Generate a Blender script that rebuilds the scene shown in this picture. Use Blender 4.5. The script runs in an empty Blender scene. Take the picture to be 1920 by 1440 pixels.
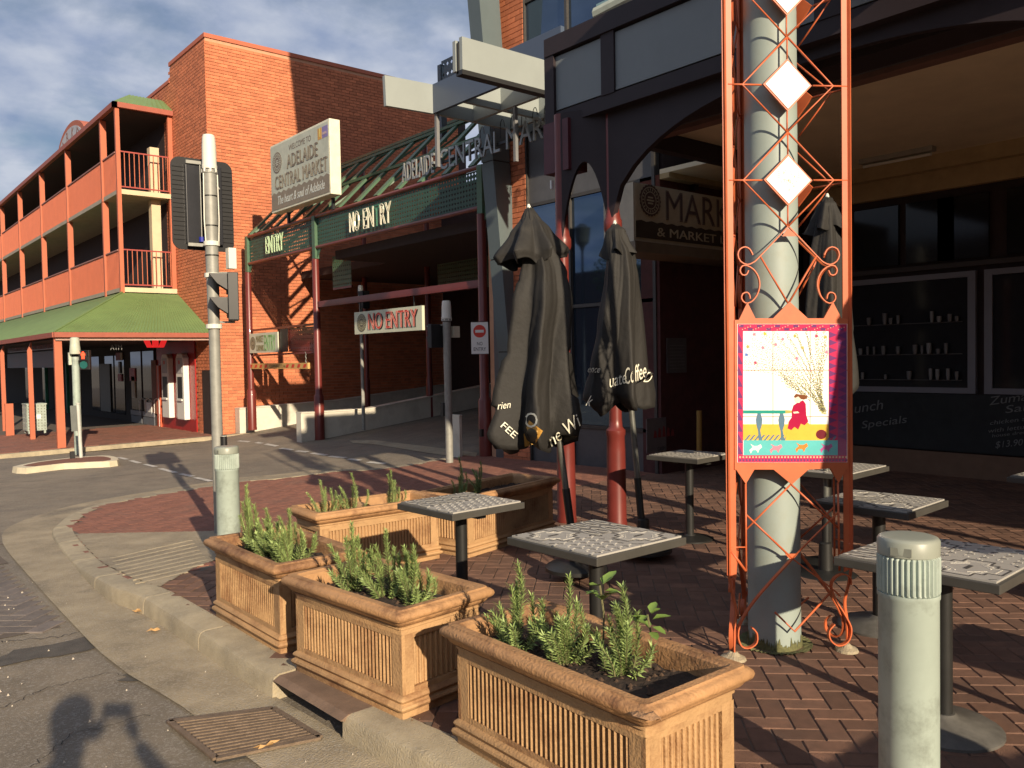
import bpy, math, random
from math import sin, cos, pi, radians, atan2, hypot
from mathutils import Vector, Matrix
random.seed(7)
sc = bpy.context.scene
col = sc.collection

# ------------------------------------------------------------------ camera
FPX, CX, CY, HC = 1570.0, 960.0, 720.0, 1.6
YAW = math.atan(1310 / 1570); PITCH = -math.atan(50 / 1570); ROLL = 0.018
_F = Vector((sin(YAW) * cos(PITCH), cos(YAW) * cos(PITCH), sin(PITCH)))
_R0 = Vector((cos(YAW), -sin(YAW), 0)); _U0 = _R0.cross(_F)
_R = cos(ROLL) * _R0 - sin(ROLL) * _U0
_U = cos(ROLL) * _U0 + sin(ROLL) * _R0
cam_data = bpy.data.cameras.new('camera')
cam = bpy.data.objects.new('camera', cam_data); col.objects.link(cam)
cam_data.sensor_width = 36; cam_data.lens = 36 * FPX / 1920
cam_data.clip_start = 0.05; cam_data.clip_end = 3000
cam.matrix_world = Matrix(((_R.x, _U.x, -_F.x, 0), (_R.y, _U.y, -_F.y, 0), (_R.z, _U.z, -_F.z, HC), (0, 0, 0, 1)))
sc.camera = cam

# ------------------------------------------------------------------ sky, sun, exposure
SUN_AZ = radians(14.3)      # light travels towards +Y turned this much towards +X
SUN_EL = radians(20.3)
world = bpy.data.worlds.new('World'); sc.world = world; world.use_nodes = True
nt = world.node_tree; nt.nodes.clear()
def N(nt, t, **k):
    n = nt.nodes.new(t)
    for a, b in k.items(): setattr(n, a, b)
    return n
wo = N(nt, 'ShaderNodeOutputWorld'); bg = N(nt, 'ShaderNodeBackground'); bg.inputs[1].default_value = 0.055
sky = N(nt, 'ShaderNodeTexSky', sky_type='NISHITA', sun_disc=False)
sky.sun_elevation = SUN_EL
# the sun stands at azimuth opposite to the light's travel direction; Blender's sky puts rotation 0 at +Y, clockwise
sky.sun_rotation = math.pi + SUN_AZ
sky.air_density = 1.0; sky.dust_density = 1.2; sky.ozone_density = 1.5
tc = N(nt, 'ShaderNodeTexCoord'); sep = N(nt, 'ShaderNodeSeparateXYZ')
nt.links.new(tc.outputs['Generated'], sep.inputs[0])
addz = N(nt, 'ShaderNodeMath', operation='ADD'); addz.inputs[1].default_value = 0.28
mx = N(nt, 'ShaderNodeMath', operation='MAXIMUM'); mx.inputs[1].default_value = 0.0
nt.links.new(sep.outputs[2], mx.inputs[0]); nt.links.new(mx.outputs[0], addz.inputs[0])
dx = N(nt, 'ShaderNodeMath', operation='DIVIDE'); dy = N(nt, 'ShaderNodeMath', operation='DIVIDE')
nt.links.new(sep.outputs[0], dx.inputs[0]); nt.links.new(addz.outputs[0], dx.inputs[1])
nt.links.new(sep.outputs[1], dy.inputs[0]); nt.links.new(addz.outputs[0], dy.inputs[1])
cmb = N(nt, 'ShaderNodeCombineXYZ'); nt.links.new(dx.outputs[0], cmb.inputs[0]); nt.links.new(dy.outputs[0], cmb.inputs[1])
no1 = N(nt, 'ShaderNodeTexNoise'); no1.inputs['Scale'].default_value = 3.4; no1.inputs['Detail'].default_value = 9; no1.inputs['Roughness'].default_value = 0.58
no1.inputs['Distortion'].default_value = 0.25
nt.links.new(cmb.outputs[0], no1.inputs['Vector'])
cr = N(nt, 'ShaderNodeValToRGB'); cr.color_ramp.elements[0].position = 0.25; cr.color_ramp.elements[1].position = 0.52
nt.links.new(no1.outputs[0], cr.inputs[0])
cloud = N(nt, 'ShaderNodeBackground')
no2 = N(nt, 'ShaderNodeTexNoise'); no2.inputs['Scale'].default_value = 7; no2.inputs['Detail'].default_value = 8
nt.links.new(cmb.outputs[0], no2.inputs['Vector'])
cr2 = N(nt, 'ShaderNodeValToRGB')
cr2.color_ramp.elements[0].position = 0.32; cr2.color_ramp.elements[0].color = (0.20, 0.255, 0.39, 1)
cr2.color_ramp.elements[1].position = 0.66; cr2.color_ramp.elements[1].color = (0.44, 0.47, 0.545, 1)
nt.links.new(no2.outputs[0], cr2.inputs[0]); nt.links.new(cr2.outputs[0], cloud.inputs[0]); cloud.inputs[1].default_value = 1.0
ms = N(nt, 'ShaderNodeMixShader'); mul = N(nt, 'ShaderNodeMath', operation='MULTIPLY'); mul.inputs[1].default_value = 0.9
nt.links.new(cr.outputs[0], mul.inputs[0]); nt.links.new(mul.outputs[0], ms.inputs[0])
nt.links.new(sky.outputs[0], bg.inputs[0]); nt.links.new(bg.outputs[0], ms.inputs[1]); nt.links.new(cloud.outputs[0], ms.inputs[2])
nt.links.new(ms.outputs[0], wo.inputs[0])

sd = bpy.data.lights.new('sun', 'SUN'); sd.energy = 5.0; sd.angle = radians(0.55); sd.color = (1.0, 0.83, 0.61)
sun = bpy.data.objects.new('sun', sd); col.objects.link(sun)
ldir = Vector((sin(SUN_AZ) * cos(SUN_EL), cos(SUN_AZ) * cos(SUN_EL), -sin(SUN_EL)))
sun.rotation_euler = ldir.to_track_quat('-Z', 'Y').to_euler()
sun.location = (-5, -20, 12)
vs = sc.view_settings
sc.display_settings.display_device = 'sRGB'
vs.view_transform = 'Standard'; vs.look = 'None'; vs.gamma = 1; vs.use_curve_mapping = False; vs.exposure = 0.42
sc.cycles.max_bounces = 6; sc.cycles.diffuse_bounces = 3; sc.cycles.glossy_bounces = 4; sc.cycles.transmission_bounces = 4
sc.cycles.caustics_reflective = False; sc.cycles.caustics_refractive = False

# ------------------------------------------------------------------ where a thing stands: a sight line met with a known plane
def ray(x, y):
    return _F + _R * ((x - CX) / FPX) + _U * ((CY - y) / FPX)
def PX(x, y, X):
    r = ray(x, y); t = X / r.x; return Vector((X, r.y * t, HC + r.z * t))
def PY(x, y, Y):
    r = ray(x, y); t = Y / r.y; return Vector((r.x * t, Y, HC + r.z * t))
def PD(x, y, d):
    return Vector((0, 0, HC)) + ray(x, y) * d
def G(x, y, z=0.0):
    r = ray(x, y); t = (z - HC) / r.z; return Vector((r.x * t, r.y * t, z))
def smooth(a, b, t):
    t = max(0, min(1, (t - a) / (b - a))); return t * t * (3 - 2 * t)
def foot_z(x, y):
    return -0.015 * max(0, y - 6) - 0.10 * smooth(6.4, 8.2, y) * smooth(7.0, 4.5, x) if y < 12.9 else -0.1
def road_z(x, y):
    yy = min(y, 45.0)
    z = -0.13 - 0.02 * max(0, yy - 6)
    if y > 10:
        z += 0.16 * smooth(6.9, 8.8, x) * smooth(10, 11.5, y)
        if x > 8.8: z += min(0.11 * (x - 8.8), 1.6)
    return z
def GF(x, y, fn, off=0.0):
    z = 0
    for i in range(40):
        g = G(x, y, z); z = 0.5 * z + 0.5 * (fn(g.x, g.y) + off)
    return Vector((g.x, g.y, z))

# ------------------------------------------------------------------ materials
MATS = {}
def mat(name, c, rough=0.6, var=0.12, scale=6.0, bump=0.0, bscale=60.0, metal=0.0, spec=0.5, rnd=0.0, hue=None, emit=None, coat=0.0, dirt=None, dscale=1.2, damt=0.5, stretch=None):
    if name in MATS: return MATS[name]
    m = bpy.data.materials.new(name); m.use_nodes = True; t = m.node_tree; b = t.nodes['Principled BSDF']
    b.inputs['Roughness'].default_value = rough; b.inputs['Metallic'].default_value = metal
    b.inputs['Specular IOR Level'].default_value = spec; b.inputs['Coat Weight'].default_value = coat
    L = t.links.new
    g = N(t, 'ShaderNodeTexCoord'); oi0 = N(t, 'ShaderNodeObjectInfo'); va = N(t, 'ShaderNodeVectorMath', operation='MULTIPLY_ADD'); va.inputs[1].default_value = (37, 61, 23)
    L(oi0.outputs['Random'], va.inputs[0]); L(g.outputs['Object'], va.inputs[2]); src = va.outputs[0]
    if stretch:
        mp = N(t, 'ShaderNodeMapping'); mp.inputs['Scale'].default_value = stretch; L(src, mp.inputs[0]); src = mp.outputs[0]
    n = N(t, 'ShaderNodeTexNoise'); n.inputs['Scale'].default_value = scale; n.inputs['Detail'].default_value = 6; n.inputs['Roughness'].default_value = 0.65
    L(src, n.inputs['Vector'])
    mr = N(t, 'ShaderNodeMapRange'); mr.inputs['From Min'].default_value = 0.3; mr.inputs['From Max'].default_value = 0.7
    mr.inputs['To Min'].default_value = 1 - var; mr.inputs['To Max'].default_value = 1 + var
    L(n.outputs[0], mr.inputs[0])
    val = mr.outputs[0]
    if rnd:
        ge = N(t, 'ShaderNodeNewGeometry'); oi = N(t, 'ShaderNodeObjectInfo')
        ad = N(t, 'ShaderNodeMath', operation='ADD'); L(ge.outputs['Random Per Island'], ad.inputs[0]); L(oi.outputs['Random'], ad.inputs[1])
        fr = N(t, 'ShaderNodeMath', operation='FRACT'); L(ad.outputs[0], fr.inputs[0])
        m2 = N(t, 'ShaderNodeMapRange'); m2.inputs['To Min'].default_value = 1 - rnd; m2.inputs['To Max'].default_value = 1 + rnd; L(fr.outputs[0], m2.inputs[0])
        mm = N(t, 'ShaderNodeMath', operation='MULTIPLY'); L(val, mm.inputs[0]); L(m2.outputs[0], mm.inputs[1]); val = mm.outputs[0]
    mixc = N(t, 'ShaderNodeMix', data_type='RGBA', blend_type='MULTIPLY'); mixc.inputs[0].default_value = 1
    mixc.inputs[6].default_value = (*c, 1)
    L(val, mixc.inputs[7]); outc = mixc.outputs[2]
    if hue is not None:
        n3 = N(t, 'ShaderNodeTexNoise'); n3.inputs['Scale'].default_value = scale * 0.35; n3.inputs['Detail'].default_value = 3; L(src, n3.inputs['Vector'])
        r3 = N(t, 'ShaderNodeValToRGB'); r3.color_ramp.elements[0].position = 0.42; r3.color_ramp.elements[1].position = 0.62; L(n3.outputs[0], r3.inputs[0])
        mh = N(t, 'ShaderNodeMix', data_type='RGBA', blend_type='MIX'); L(r3.outputs[0], mh.inputs[0]); L(outc, mh.inputs[6])
        mh.inputs[7].default_value = (*hue, 1); sc_ = N(t, 'ShaderNodeMath', operation='MULTIPLY'); sc_.inputs[1].default_value = 0.55
        L(r3.outputs[0], sc_.inputs[0]); L(sc_.outputs[0], mh.inputs[0]); outc = mh.outputs[2]
    if dirt is not None:
        n4 = N(t, 'ShaderNodeTexNoise'); n4.inputs['Scale'].default_value = dscale; n4.inputs['Detail'].default_value = 8; n4.inputs['Roughness'].default_value = 0.7
        L(va.outputs[0], n4.inputs['Vector'])
        r4 = N(t, 'ShaderNodeValToRGB'); r4.color_ramp.elements[0].position = 0.5; r4.color_ramp.elements[1].position = 0.66; L(n4.outputs[0], r4.inputs[0])
        s4 = N(t, 'ShaderNodeMath', operation='MULTIPLY'); s4.inputs[1].default_value = damt; L(r4.outputs[0], s4.inputs[0])
        md = N(t, 'ShaderNodeMix', data_type='RGBA', blend_type='MIX'); L(s4.outputs[0], md.inputs[0]); L(outc, md.inputs[6]); md.inputs[7].default_value = (*dirt, 1); outc = md.outputs[2]
    L(outc, b.inputs['Base Color'])
    if emit:
        b.inputs['Emission Color'].default_value = (*emit[0], 1); b.inputs['Emission Strength'].default_value = emit[1]
    if bump:
        nb = N(t, 'ShaderNodeTexNoise'); nb.inputs['Scale'].default_value = bscale; nb.inputs['Detail'].default_value = 5; L(g.outputs['Object'], nb.inputs['Vector'])
        bp = N(t, 'ShaderNodeBump'); bp.inputs['Strength'].default_value = bump; bp.inputs['Distance'].default_value = 0.01
        L(nb.outputs[0], bp.inputs['Height']); L(bp.outputs[0], b.inputs['Normal'])
    MATS[name] = m; return m

asphalt = mat('asphalt', (0.215, 0.178, 0.130), 0.85, 0.25, 3.0, 0.8, 160, hue=(0.145, 0.125, 0.10), dirt=(0.28, 0.235, 0.17), dscale=0.55, damt=0.6)
def speckle(m, scale=90, amt=0.5, col_=(0.33, 0.30, 0.26)):
    t = m.node_tree; L = t.links.new; b = t.nodes['Principled BSDF']; g = N(t, 'ShaderNodeTexCoord')
    v = N(t, 'ShaderNodeTexVoronoi'); v.inputs['Scale'].default_value = scale; L(g.outputs['Object'], v.inputs['Vector'])
    s = N(t, 'ShaderNodeSeparateColor'); L(v.outputs['Color'], s.inputs[0])
    r = N(t, 'ShaderNodeValToRGB'); r.color_ramp.elements[0].position = 0.62; r.color_ramp.elements[1].position = 0.95; L(s.outputs[0], r.inputs[0])
    ml = N(t, 'ShaderNodeMath', operation='MULTIPLY'); ml.inputs[1].default_value = amt; L(r.outputs[0], ml.inputs[0])
    mixn = N(t, 'ShaderNodeMix', data_type='RGBA'); L(ml.outputs[0], mixn.inputs[0])
    src = b.inputs['Base Color'].links[0].from_socket; L(src, mixn.inputs[6]); mixn.inputs[7].default_value = (*col_, 1); L(mixn.outputs[2], b.inputs['Base Color'])
speckle(asphalt, 95, 0.55)
concrete = mat('kerb_concrete', (0.40, 0.335, 0.225), 0.9, 0.22, 5, 0.7, 120, dirt=(0.22, 0.19, 0.14), dscale=1.6, damt=0.6); speckle(concrete, 130, 0.35, (0.42, 0.38, 0.31))
gutterm = mat('gutter_concrete', (0.33, 0.27, 0.18), 0.9, 0.28, 3, 0.9, 110, dirt=(0.13, 0.11, 0.085), dscale=0.9, damt=0.8); speckle(gutterm, 100, 0.5, (0.40, 0.36, 0.30))
mortarp = mat('paving_joint', (0.12, 0.095, 0.075), 0.95, 0.2, 10)
paver = mat('paving_brick', (0.165, 0.088, 0.058), 0.8, 0.2, 14, 0.5, 180, rnd=0.26, dirt=(0.10, 0.065, 0.05), dscale=1.3, damt=0.5)
paver2 = mat('corner_paving_brick', (0.25, 0.105, 0.07), 0.85, 0.15, 10, 0.4, 150, rnd=0.10, dirt=(0.17, 0.10, 0.075), dscale=1.0, damt=0.6)
paver3 = mat('road_paver', (0.16, 0.135, 0.12), 0.85, 0.2, 12, 0.5, 150, rnd=0.12, dirt=(0.18, 0.15, 0.12), dscale=0.7, damt=0.5)
island_m = mat('island_paving', (0.20, 0.085, 0.055), 0.85, 0.2)
whitep = mat('road_paint', (0.55, 0.53, 0.48), 0.8, 0.15, 20, dirt=(0.2, 0.18, 0.15), dscale=6, damt=0.7)
brick = mat('wall_brick', (0.57, 0.185, 0.085), 0.85, 0.12, 9, 0.3, 120, rnd=0.18, dirt=(0.40, 0.115, 0.06), dscale=0.45, damt=0.45)
mortar = mat('brick_mortar', (0.56, 0.30, 0.18), 0.95, 0.1)
redsteel = mat('maroon_steel', (0.155, 0.026, 0.020), 0.38, 0.12, 5, coat=0.2)
greensteel = mat('green_steel', (0.075, 0.145, 0.085), 0.5, 0.15, 5)
dgreen = mat('dark_green_mesh', (0.035, 0.085, 0.058), 0.55, 0.15, 5)
orangep = mat('orange_render', (0.48, 0.128, 0.060), 0.6, 0.08, 3, dirt=(0.46, 0.12, 0.06), dscale=0.7, damt=0.5)
orangesteel = mat('orange_steel', (0.56, 0.130, 0.045), 0.48, 0.10, 8, dirt=(0.46, 0.085, 0.035), dscale=3, damt=0.5)
greenroof = mat('green_corrugated', (0.155, 0.235, 0.085), 0.55, 0.08, 2.0, dirt=(0.10, 0.135, 0.055), dscale=0.9, damt=0.35)
cream = mat('cream_slab', (0.62, 0.50, 0.33), 0.8, 0.08, 4)
greyslab = mat('grey_slab_edge', (0.36, 0.32, 0.25), 0.85, 0.12, 4)
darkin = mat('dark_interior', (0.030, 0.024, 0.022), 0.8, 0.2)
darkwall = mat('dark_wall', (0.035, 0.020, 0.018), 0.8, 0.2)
whitewall = mat('white_render', (0.66, 0.62, 0.52), 0.75, 0.06, 3, dirt=(0.42, 0.38, 0.30), dscale=1.4, damt=0.5)
glassd = mat('dark_glass', (0.012, 0.018, 0.026), 0.06, 0.05, 2, spec=0.9)
mirror = mat('reflective_glass', (0.09, 0.13, 0.19), 0.03, 0.03, 1, metal=0.85)
greyalu = mat('grey_aluminium', (0.105, 0.135, 0.14), 0.45, 0.05, 4, metal=0.0)
maroonwood = mat('dark_maroon_paint', (0.022, 0.013, 0.016), 0.65, 0.15, 5)
greypanel = mat('grey_panel', (0.20, 0.225, 0.23), 0.5, 0.05, 3)
ceilm = mat('cream_ceiling', (0.80, 0.70, 0.50), 0.85, 0.08, 2)
beamwhite = mat('pale_fascia_panel', (0.31, 0.34, 0.325), 0.4, 0.05, 2)
beamshade = mat('shaded_fascia_panel', (0.075, 0.10, 0.15), 0.4, 0.05, 2)  # pale board colour darkened to slate, carrying the shade of its side
terra = mat('terracotta', (0.455, 0.275, 0.130), 0.75, 0.16, 5, 0.5, 90, dirt=(0.20, 0.085, 0.035), dscale=2.4, damt=0.85)
terrar = mat('stained_terracotta', (0.43, 0.235, 0.105), 0.7, 0.2, 7, 0.6, 80, dirt=(0.135, 0.058, 0.025), dscale=3.2, damt=0.95)
soil = mat('potting_soil', (0.035, 0.022, 0.015), 0.95, 0.4, 40, 1.0, 60)
rose = mat('rosemary_needles', (0.27, 0.36, 0.115), 0.55, 0.3, 20, rnd=0.35)
rosestem = mat('rosemary_stem', (0.16, 0.15, 0.07), 0.7, 0.2)
sage = mat('sage_leaf', (0.16, 0.25, 0.05), 0.55, 0.15, 20)
blackmet = mat('black_metal', (0.018, 0.018, 0.017), 0.45, 0.2, 8)
blackfab = mat('black_canvas', (0.017, 0.0155, 0.0135), 0.75, 0.12, 8, 0.55, 20)
whitelet = mat('white_print', (0.80, 0.77, 0.62), 0.6, 0.03)
gold = mat('gold_print', (0.45, 0.24, 0.045), 0.6, 0.1)
paleg = mat('pale_green_paint', (0.36, 0.425, 0.375), 0.5, 0.07, 6, dirt=(0.17, 0.19, 0.16), dscale=7, damt=0.55)
pipeg = mat('pipe_grey_green', (0.30, 0.355, 0.325), 0.55, 0.06, 6, dirt=(0.24, 0.25, 0.19), dscale=3, damt=0.5)
galv = mat('galvanised_steel', (0.30, 0.30, 0.27), 0.55, 0.15, 12, metal=0.2)
plasticw = mat('white_plastic', (0.72, 0.71, 0.62), 0.5, 0.04)
blackpl = mat('black_plastic', (0.016, 0.016, 0.017), 0.45, 0.15, 8)
signw = mat('sign_cream', (0.58, 0.60, 0.46), 0.45, 0.04)
signw2 = mat('sign_white', (0.78, 0.78, 0.74), 0.4, 0.03)
signbr = mat('sign_brown', (0.17, 0.13, 0.095), 0.5, 0.06)
sigred = mat('sign_red', (0.62, 0.05, 0.03), 0.45, 0.05)
siggreen = mat('sign_green', (0.16, 0.32, 0.12), 0.5, 0.05)
sigblack = mat('sign_black', (0.02, 0.02, 0.02), 0.5, 0.05)
neonm = mat('neon_tube', (0.75, 0.72, 0.55), 0.25, 0.05)
neong = mat('neon_tube_green', (0.55, 0.72, 0.42), 0.25, 0.05)
greenpaint = mat('teal_paint', (0.05, 0.28, 0.16), 0.5)
ironm = mat('cast_iron', (0.20, 0.145, 0.10), 0.7, 0.25, 20, 0.5, 120, metal=0.3)
chalkb = mat('chalkboard', (0.020, 0.022, 0.022), 0.8, 0.3, 5)
chalk = mat('chalk', (0.20, 0.20, 0.19), 0.9, 0.2, 40)
alu = mat('window_alu', (0.20, 0.20, 0.22), 0.4, 0.04)
tilew = mat('glazed_tile_white', (0.93, 0.92, 0.88), 0.12, 0.02, 6, coat=0.5)
# ------------------------------------------------------------------ mesh builder
ORG = {}
class MB:
    def __init__(s): s.v = []; s.f = []
    def add(s, vs, fs):
        o = len(s.v); s.v += [tuple(v) for v in vs]; s.f += [tuple(i + o for i in f) for f in fs]; return s
    def box(s, x0, x1, y0, y1, z0, z1):
        return s.add([(x0, y0, z0), (x1, y0, z0), (x1, y1, z0), (x0, y1, z0), (x0, y0, z1), (x1, y0, z1), (x1, y1, z1), (x0, y1, z1)],
                     [(0, 3, 2, 1), (4, 5, 6, 7), (0, 1, 5, 4), (1, 2, 6, 5), (2, 3, 7, 6), (3, 0, 4, 7)])
    def quad(s, *p): return s.add(p, [tuple(range(len(p)))])
    def slab(s, poly, vec):      # polygon (3D points) extruded by vec
        n = len(poly); vec = Vector(vec); a = [Vector(p) for p in poly]; b = [p + vec for p in a]
        return s.add(a + b, [tuple(range(n))[::-1], tuple(range(n, 2 * n))] + [(i, (i + 1) % n, n + (i + 1) % n, n + i) for i in range(n)])
    def beam(s, p0, p1, w, h, up=(0, 0, 1)):
        p0 = Vector(p0); p1 = Vector(p1); d = (p1 - p0).normalized(); up = Vector(up)
        a = d.cross(up)
        if a.length < 1e-4: a = d.cross(Vector((1, 0, 0)))
        a.normalize(); b = a.cross(d).normalized(); a *= w / 2; b *= h / 2
        return s.add([p0 - a - b, p0 + a - b, p0 + a + b, p0 - a + b, p1 - a - b, p1 + a - b, p1 + a + b, p1 - a + b],
                     [(0, 3, 2, 1), (4, 5, 6, 7), (0, 1, 5, 4), (1, 2, 6, 5), (2, 3, 7, 6), (3, 0, 4, 7)])
    def cyl(s, p0, p1, r0, r1=None, n=12):
        if r1 is None: r1 = r0
        p0 = Vector(p0); p1 = Vector(p1); d = (p1 - p0).normalized()
        a = d.cross(Vector((0, 0, 1)))
        if a.length < 1e-4: a = Vector((1, 0, 0))
        a.normalize(); b = d.cross(a)
        vs = [p0 + (a * cos(2 * pi * i / n) + b * sin(2 * pi * i / n)) * r0 for i in range(n)] + [p1 + (a * cos(2 * pi * i / n) + b * sin(2 * pi * i / n)) * r1 for i in range(n)]
        return s.add(vs, [(i, (i + 1) % n, n + (i + 1) % n, n + i) for i in range(n)] + [tuple(range(n))[::-1], tuple(range(n, 2 * n))])
    def tube(s, pts, r, n=6):
        pts = [Vector(p) for p in pts]; rings = []
        prev = None
        for i, p in enumerate(pts):
            d = (pts[min(i + 1, len(pts) - 1)] - pts[max(i - 1, 0)]).normalized()
            a = prev - d * prev.dot(d) if prev is not None else d.cross(Vector((0.123, 0.31, 0.9)))
            a.normalize(); prev = a; b = d.cross(a)
            rr = r[i] if isinstance(r, (list, tuple)) else r
            rings.append([p + (a * cos(2 * pi * k / n) + b * sin(2 * pi * k / n)) * rr for k in range(n)])
        vs = [v for q in rings for v in q]
        fs = [(i * n + k, i * n + (k + 1) % n, (i + 1) * n + (k + 1) % n, (i + 1) * n + k) for i in range(len(pts) - 1) for k in range(n)]
        fs += [tuple(range(n))[::-1], tuple(range((len(pts) - 1) * n, len(pts) * n))]
        return s.add(vs, fs)
    def lathe(s, c, prof, n=20, fn=None):
        vs = []
        for (r, z) in prof:
            for k in range(n):
                a = 2 * pi * k / n; rr = r if fn is None else fn(r, z, a, k)
                vs.append((c[0] + rr * cos(a), c[1] + rr * sin(a), c[2] + z))
        m = len(prof)
        fs = [(i * n + k, i * n + (k + 1) % n, (i + 1) * n + (k + 1) % n, (i + 1) * n + k) for i in range(m - 1) for k in range(n)]
        fs += [tuple(range(n))[::-1], tuple(range((m - 1) * n, m * n))]
        return s.add(vs, fs)
    def build(s, name, m, parent=None, smooth=False, local=False, bevel=0.0, kind=None, mesh=None):
        org = Vector((0, 0, 0)) if (parent is None or local) else ORG[parent.name]
        me = bpy.data.meshes.new(name)
        me.from_pydata([(v[0] - org.x, v[1] - org.y, v[2] - org.z) for v in s.v], [], s.f)
        if smooth is True:
            me.polygons.foreach_set('use_smooth', [True] * len(me.polygons))
        me.materials.append(m); me.update()
        if smooth == 'auto':
            me.polygons.foreach_set('use_smooth', [True] * len(me.polygons)); me.set_sharp_from_angle(angle=radians(38))
        o = bpy.data.objects.new(name, me); col.objects.link(o)
        if parent: o.parent = parent
        ORG[o.name] = org if parent and not local else Vector((0, 0, 0))
        if bevel:
            b = o.modifiers.new('b', 'BEVEL'); b.width = bevel; b.segments = 2; b.limit_method = 'ANGLE'; b.harden_normals = False
        if kind: o['kind'] = kind
        return o
def place(name, me, parent, loc, rz=0, m3=None):
    o = bpy.data.objects.new(name, me); col.objects.link(o); o.parent = parent; o.location = loc; o.rotation_euler = (0, 0, rz)
    return o
def tag(o, label=None, cat=None, group=None, kind=None):
    if label: o['label'] = label
    if cat: o['category'] = cat
    if group: o['group'] = group
    if kind: o['kind'] = kind
    return o
def root(name, loc, label, cat, group=None, rz=0, kind=None):
    o = bpy.data.objects.new(name, None); col.objects.link(o); o.location = loc; o.rotation_euler = (0, 0, rz)
    o.empty_display_size = 0.1; ORG[o.name] = Vector(loc)
    return tag(o, label, cat, group, kind)
def B(*a): return MB().box(*a)

EX = Vector((0, -1, 0)); EY = Vector((1, 0, 0)); UZ = Vector((0, 0, 1))     # reading directions on faces looking to -X and to -Y
def text(body, o, xd, W, H, m, parent, depth=0.006, up=UZ, outline=0.0, name='lettering', skew=0.0, local=False, track=1.0):
    cu = bpy.data.curves.new(name, 'FONT'); cu.body = body; cu.size = 1.0; cu.space_character = track
    cu.resolution_u = 3
    if outline: cu.fill_mode = 'NONE'; cu.bevel_depth = outline; cu.bevel_resolution = 1; cu.extrude = 0
    t = bpy.data.objects.new('tmp', cu); col.objects.link(t)
    bpy.context.view_layer.update()
    me = bpy.data.meshes.new_from_object(t.evaluated_get(bpy.context.evaluated_depsgraph_get()))
    bpy.data.objects.remove(t); bpy.data.curves.remove(cu)
    xs = [v.co.x for v in me.vertices]; ys = [v.co.y for v in me.vertices]
    x0, x1, y0, y1 = min(xs), max(xs), min(ys), max(ys)
    if W is None: W = H * (x1 - x0) / (y1 - y0)
    o = Vector(o); xd = Vector(xd).normalized(); up = Vector(up).normalized(); nrm = xd.cross(up)
    org = Vector((0, 0, 0)) if local or parent is None else ORG[parent.name]
    mb = MB(); vs = []
    for v in me.vertices:
        a = (v.co.x - x0) / (x1 - x0) * W; b = (v.co.y - y0) / (y1 - y0) * H
        vs.append(o + xd * (a + skew * b) + up * b + nrm * (v.co.z * H if outline else 0.0))
    fs = [tuple(p.vertices) for p in me.polygons]
    bpy.data.meshes.remove(me)
    if outline: mb.add(vs, fs)
    else:
        n = len(vs); mb.add(vs + [v + nrm * depth for v in vs], [tuple(i + n for i in f) for f in fs] + [f[::-1] for f in fs])
        # side walls
        ed = {}
        for f in fs:
            for i in range(len(f)):
                e = (f[i], f[(i + 1) % len(f)])
                if (e[1], e[0]) in ed: ed.pop((e[1], e[0]))
                else: ed[e] = 1
        mb.f += [(e[0], e[1], e[1] + n, e[0] + n) for e in ed]
    return mb.build(name, m, parent, local=local)
def disc(c, xd, r, m, parent, name, depth=0.008, teeth=0, n=36, up=UZ, sx=1.0, local=False):
    xd = Vector(xd).normalized(); up = Vector(up); nr = xd.cross(up); c = Vector(c)
    k = teeth * 2 if teeth else n
    pts = [c + (xd * cos(2 * pi * i / k) * sx + up * sin(2 * pi * i / k)) * (r * (0.93 if teeth and i % 2 else 1)) for i in range(k)]
    return MB().slab(pts, nr * depth).build(name, m, parent, local=local)
def plate(o, xd, W, H, m, parent, name, depth=0.01, up=UZ, local=False, off=0.0):
    xd = Vector(xd).normalized(); up = Vector(up); nr = xd.cross(up); o = Vector(o) + nr * off
    return MB().slab([o, o + xd * W, o + xd * W + up * H, o + up * H], nr * depth).build(name, m, parent, local=local)
def ringo(c, xd, r, w, m, parent, name, off, depth=0.003, n=32, up=UZ, local=False, sx=1.0):
    xd = Vector(xd).normalized(); up = Vector(up); nr = xd.cross(up); c = Vector(c) + nr * off; mb = MB(); vs = []
    for i in range(n):
        d = xd * cos(2 * pi * i / n) * sx + up * sin(2 * pi * i / n); vs += [c + d * r, c + d * (r - w), c + d * (r - w) + nr * depth, c + d * r + nr * depth]
    fs = []
    for i in range(n):
        a, b = 4 * i, 4 * ((i + 1) % n)
        fs += [(a + j, b + j, b + (j + 1) % 4, a + (j + 1) % 4) for j in range(4)]
    return mb.add(vs, fs).build(name, m, parent, local=local)
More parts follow.
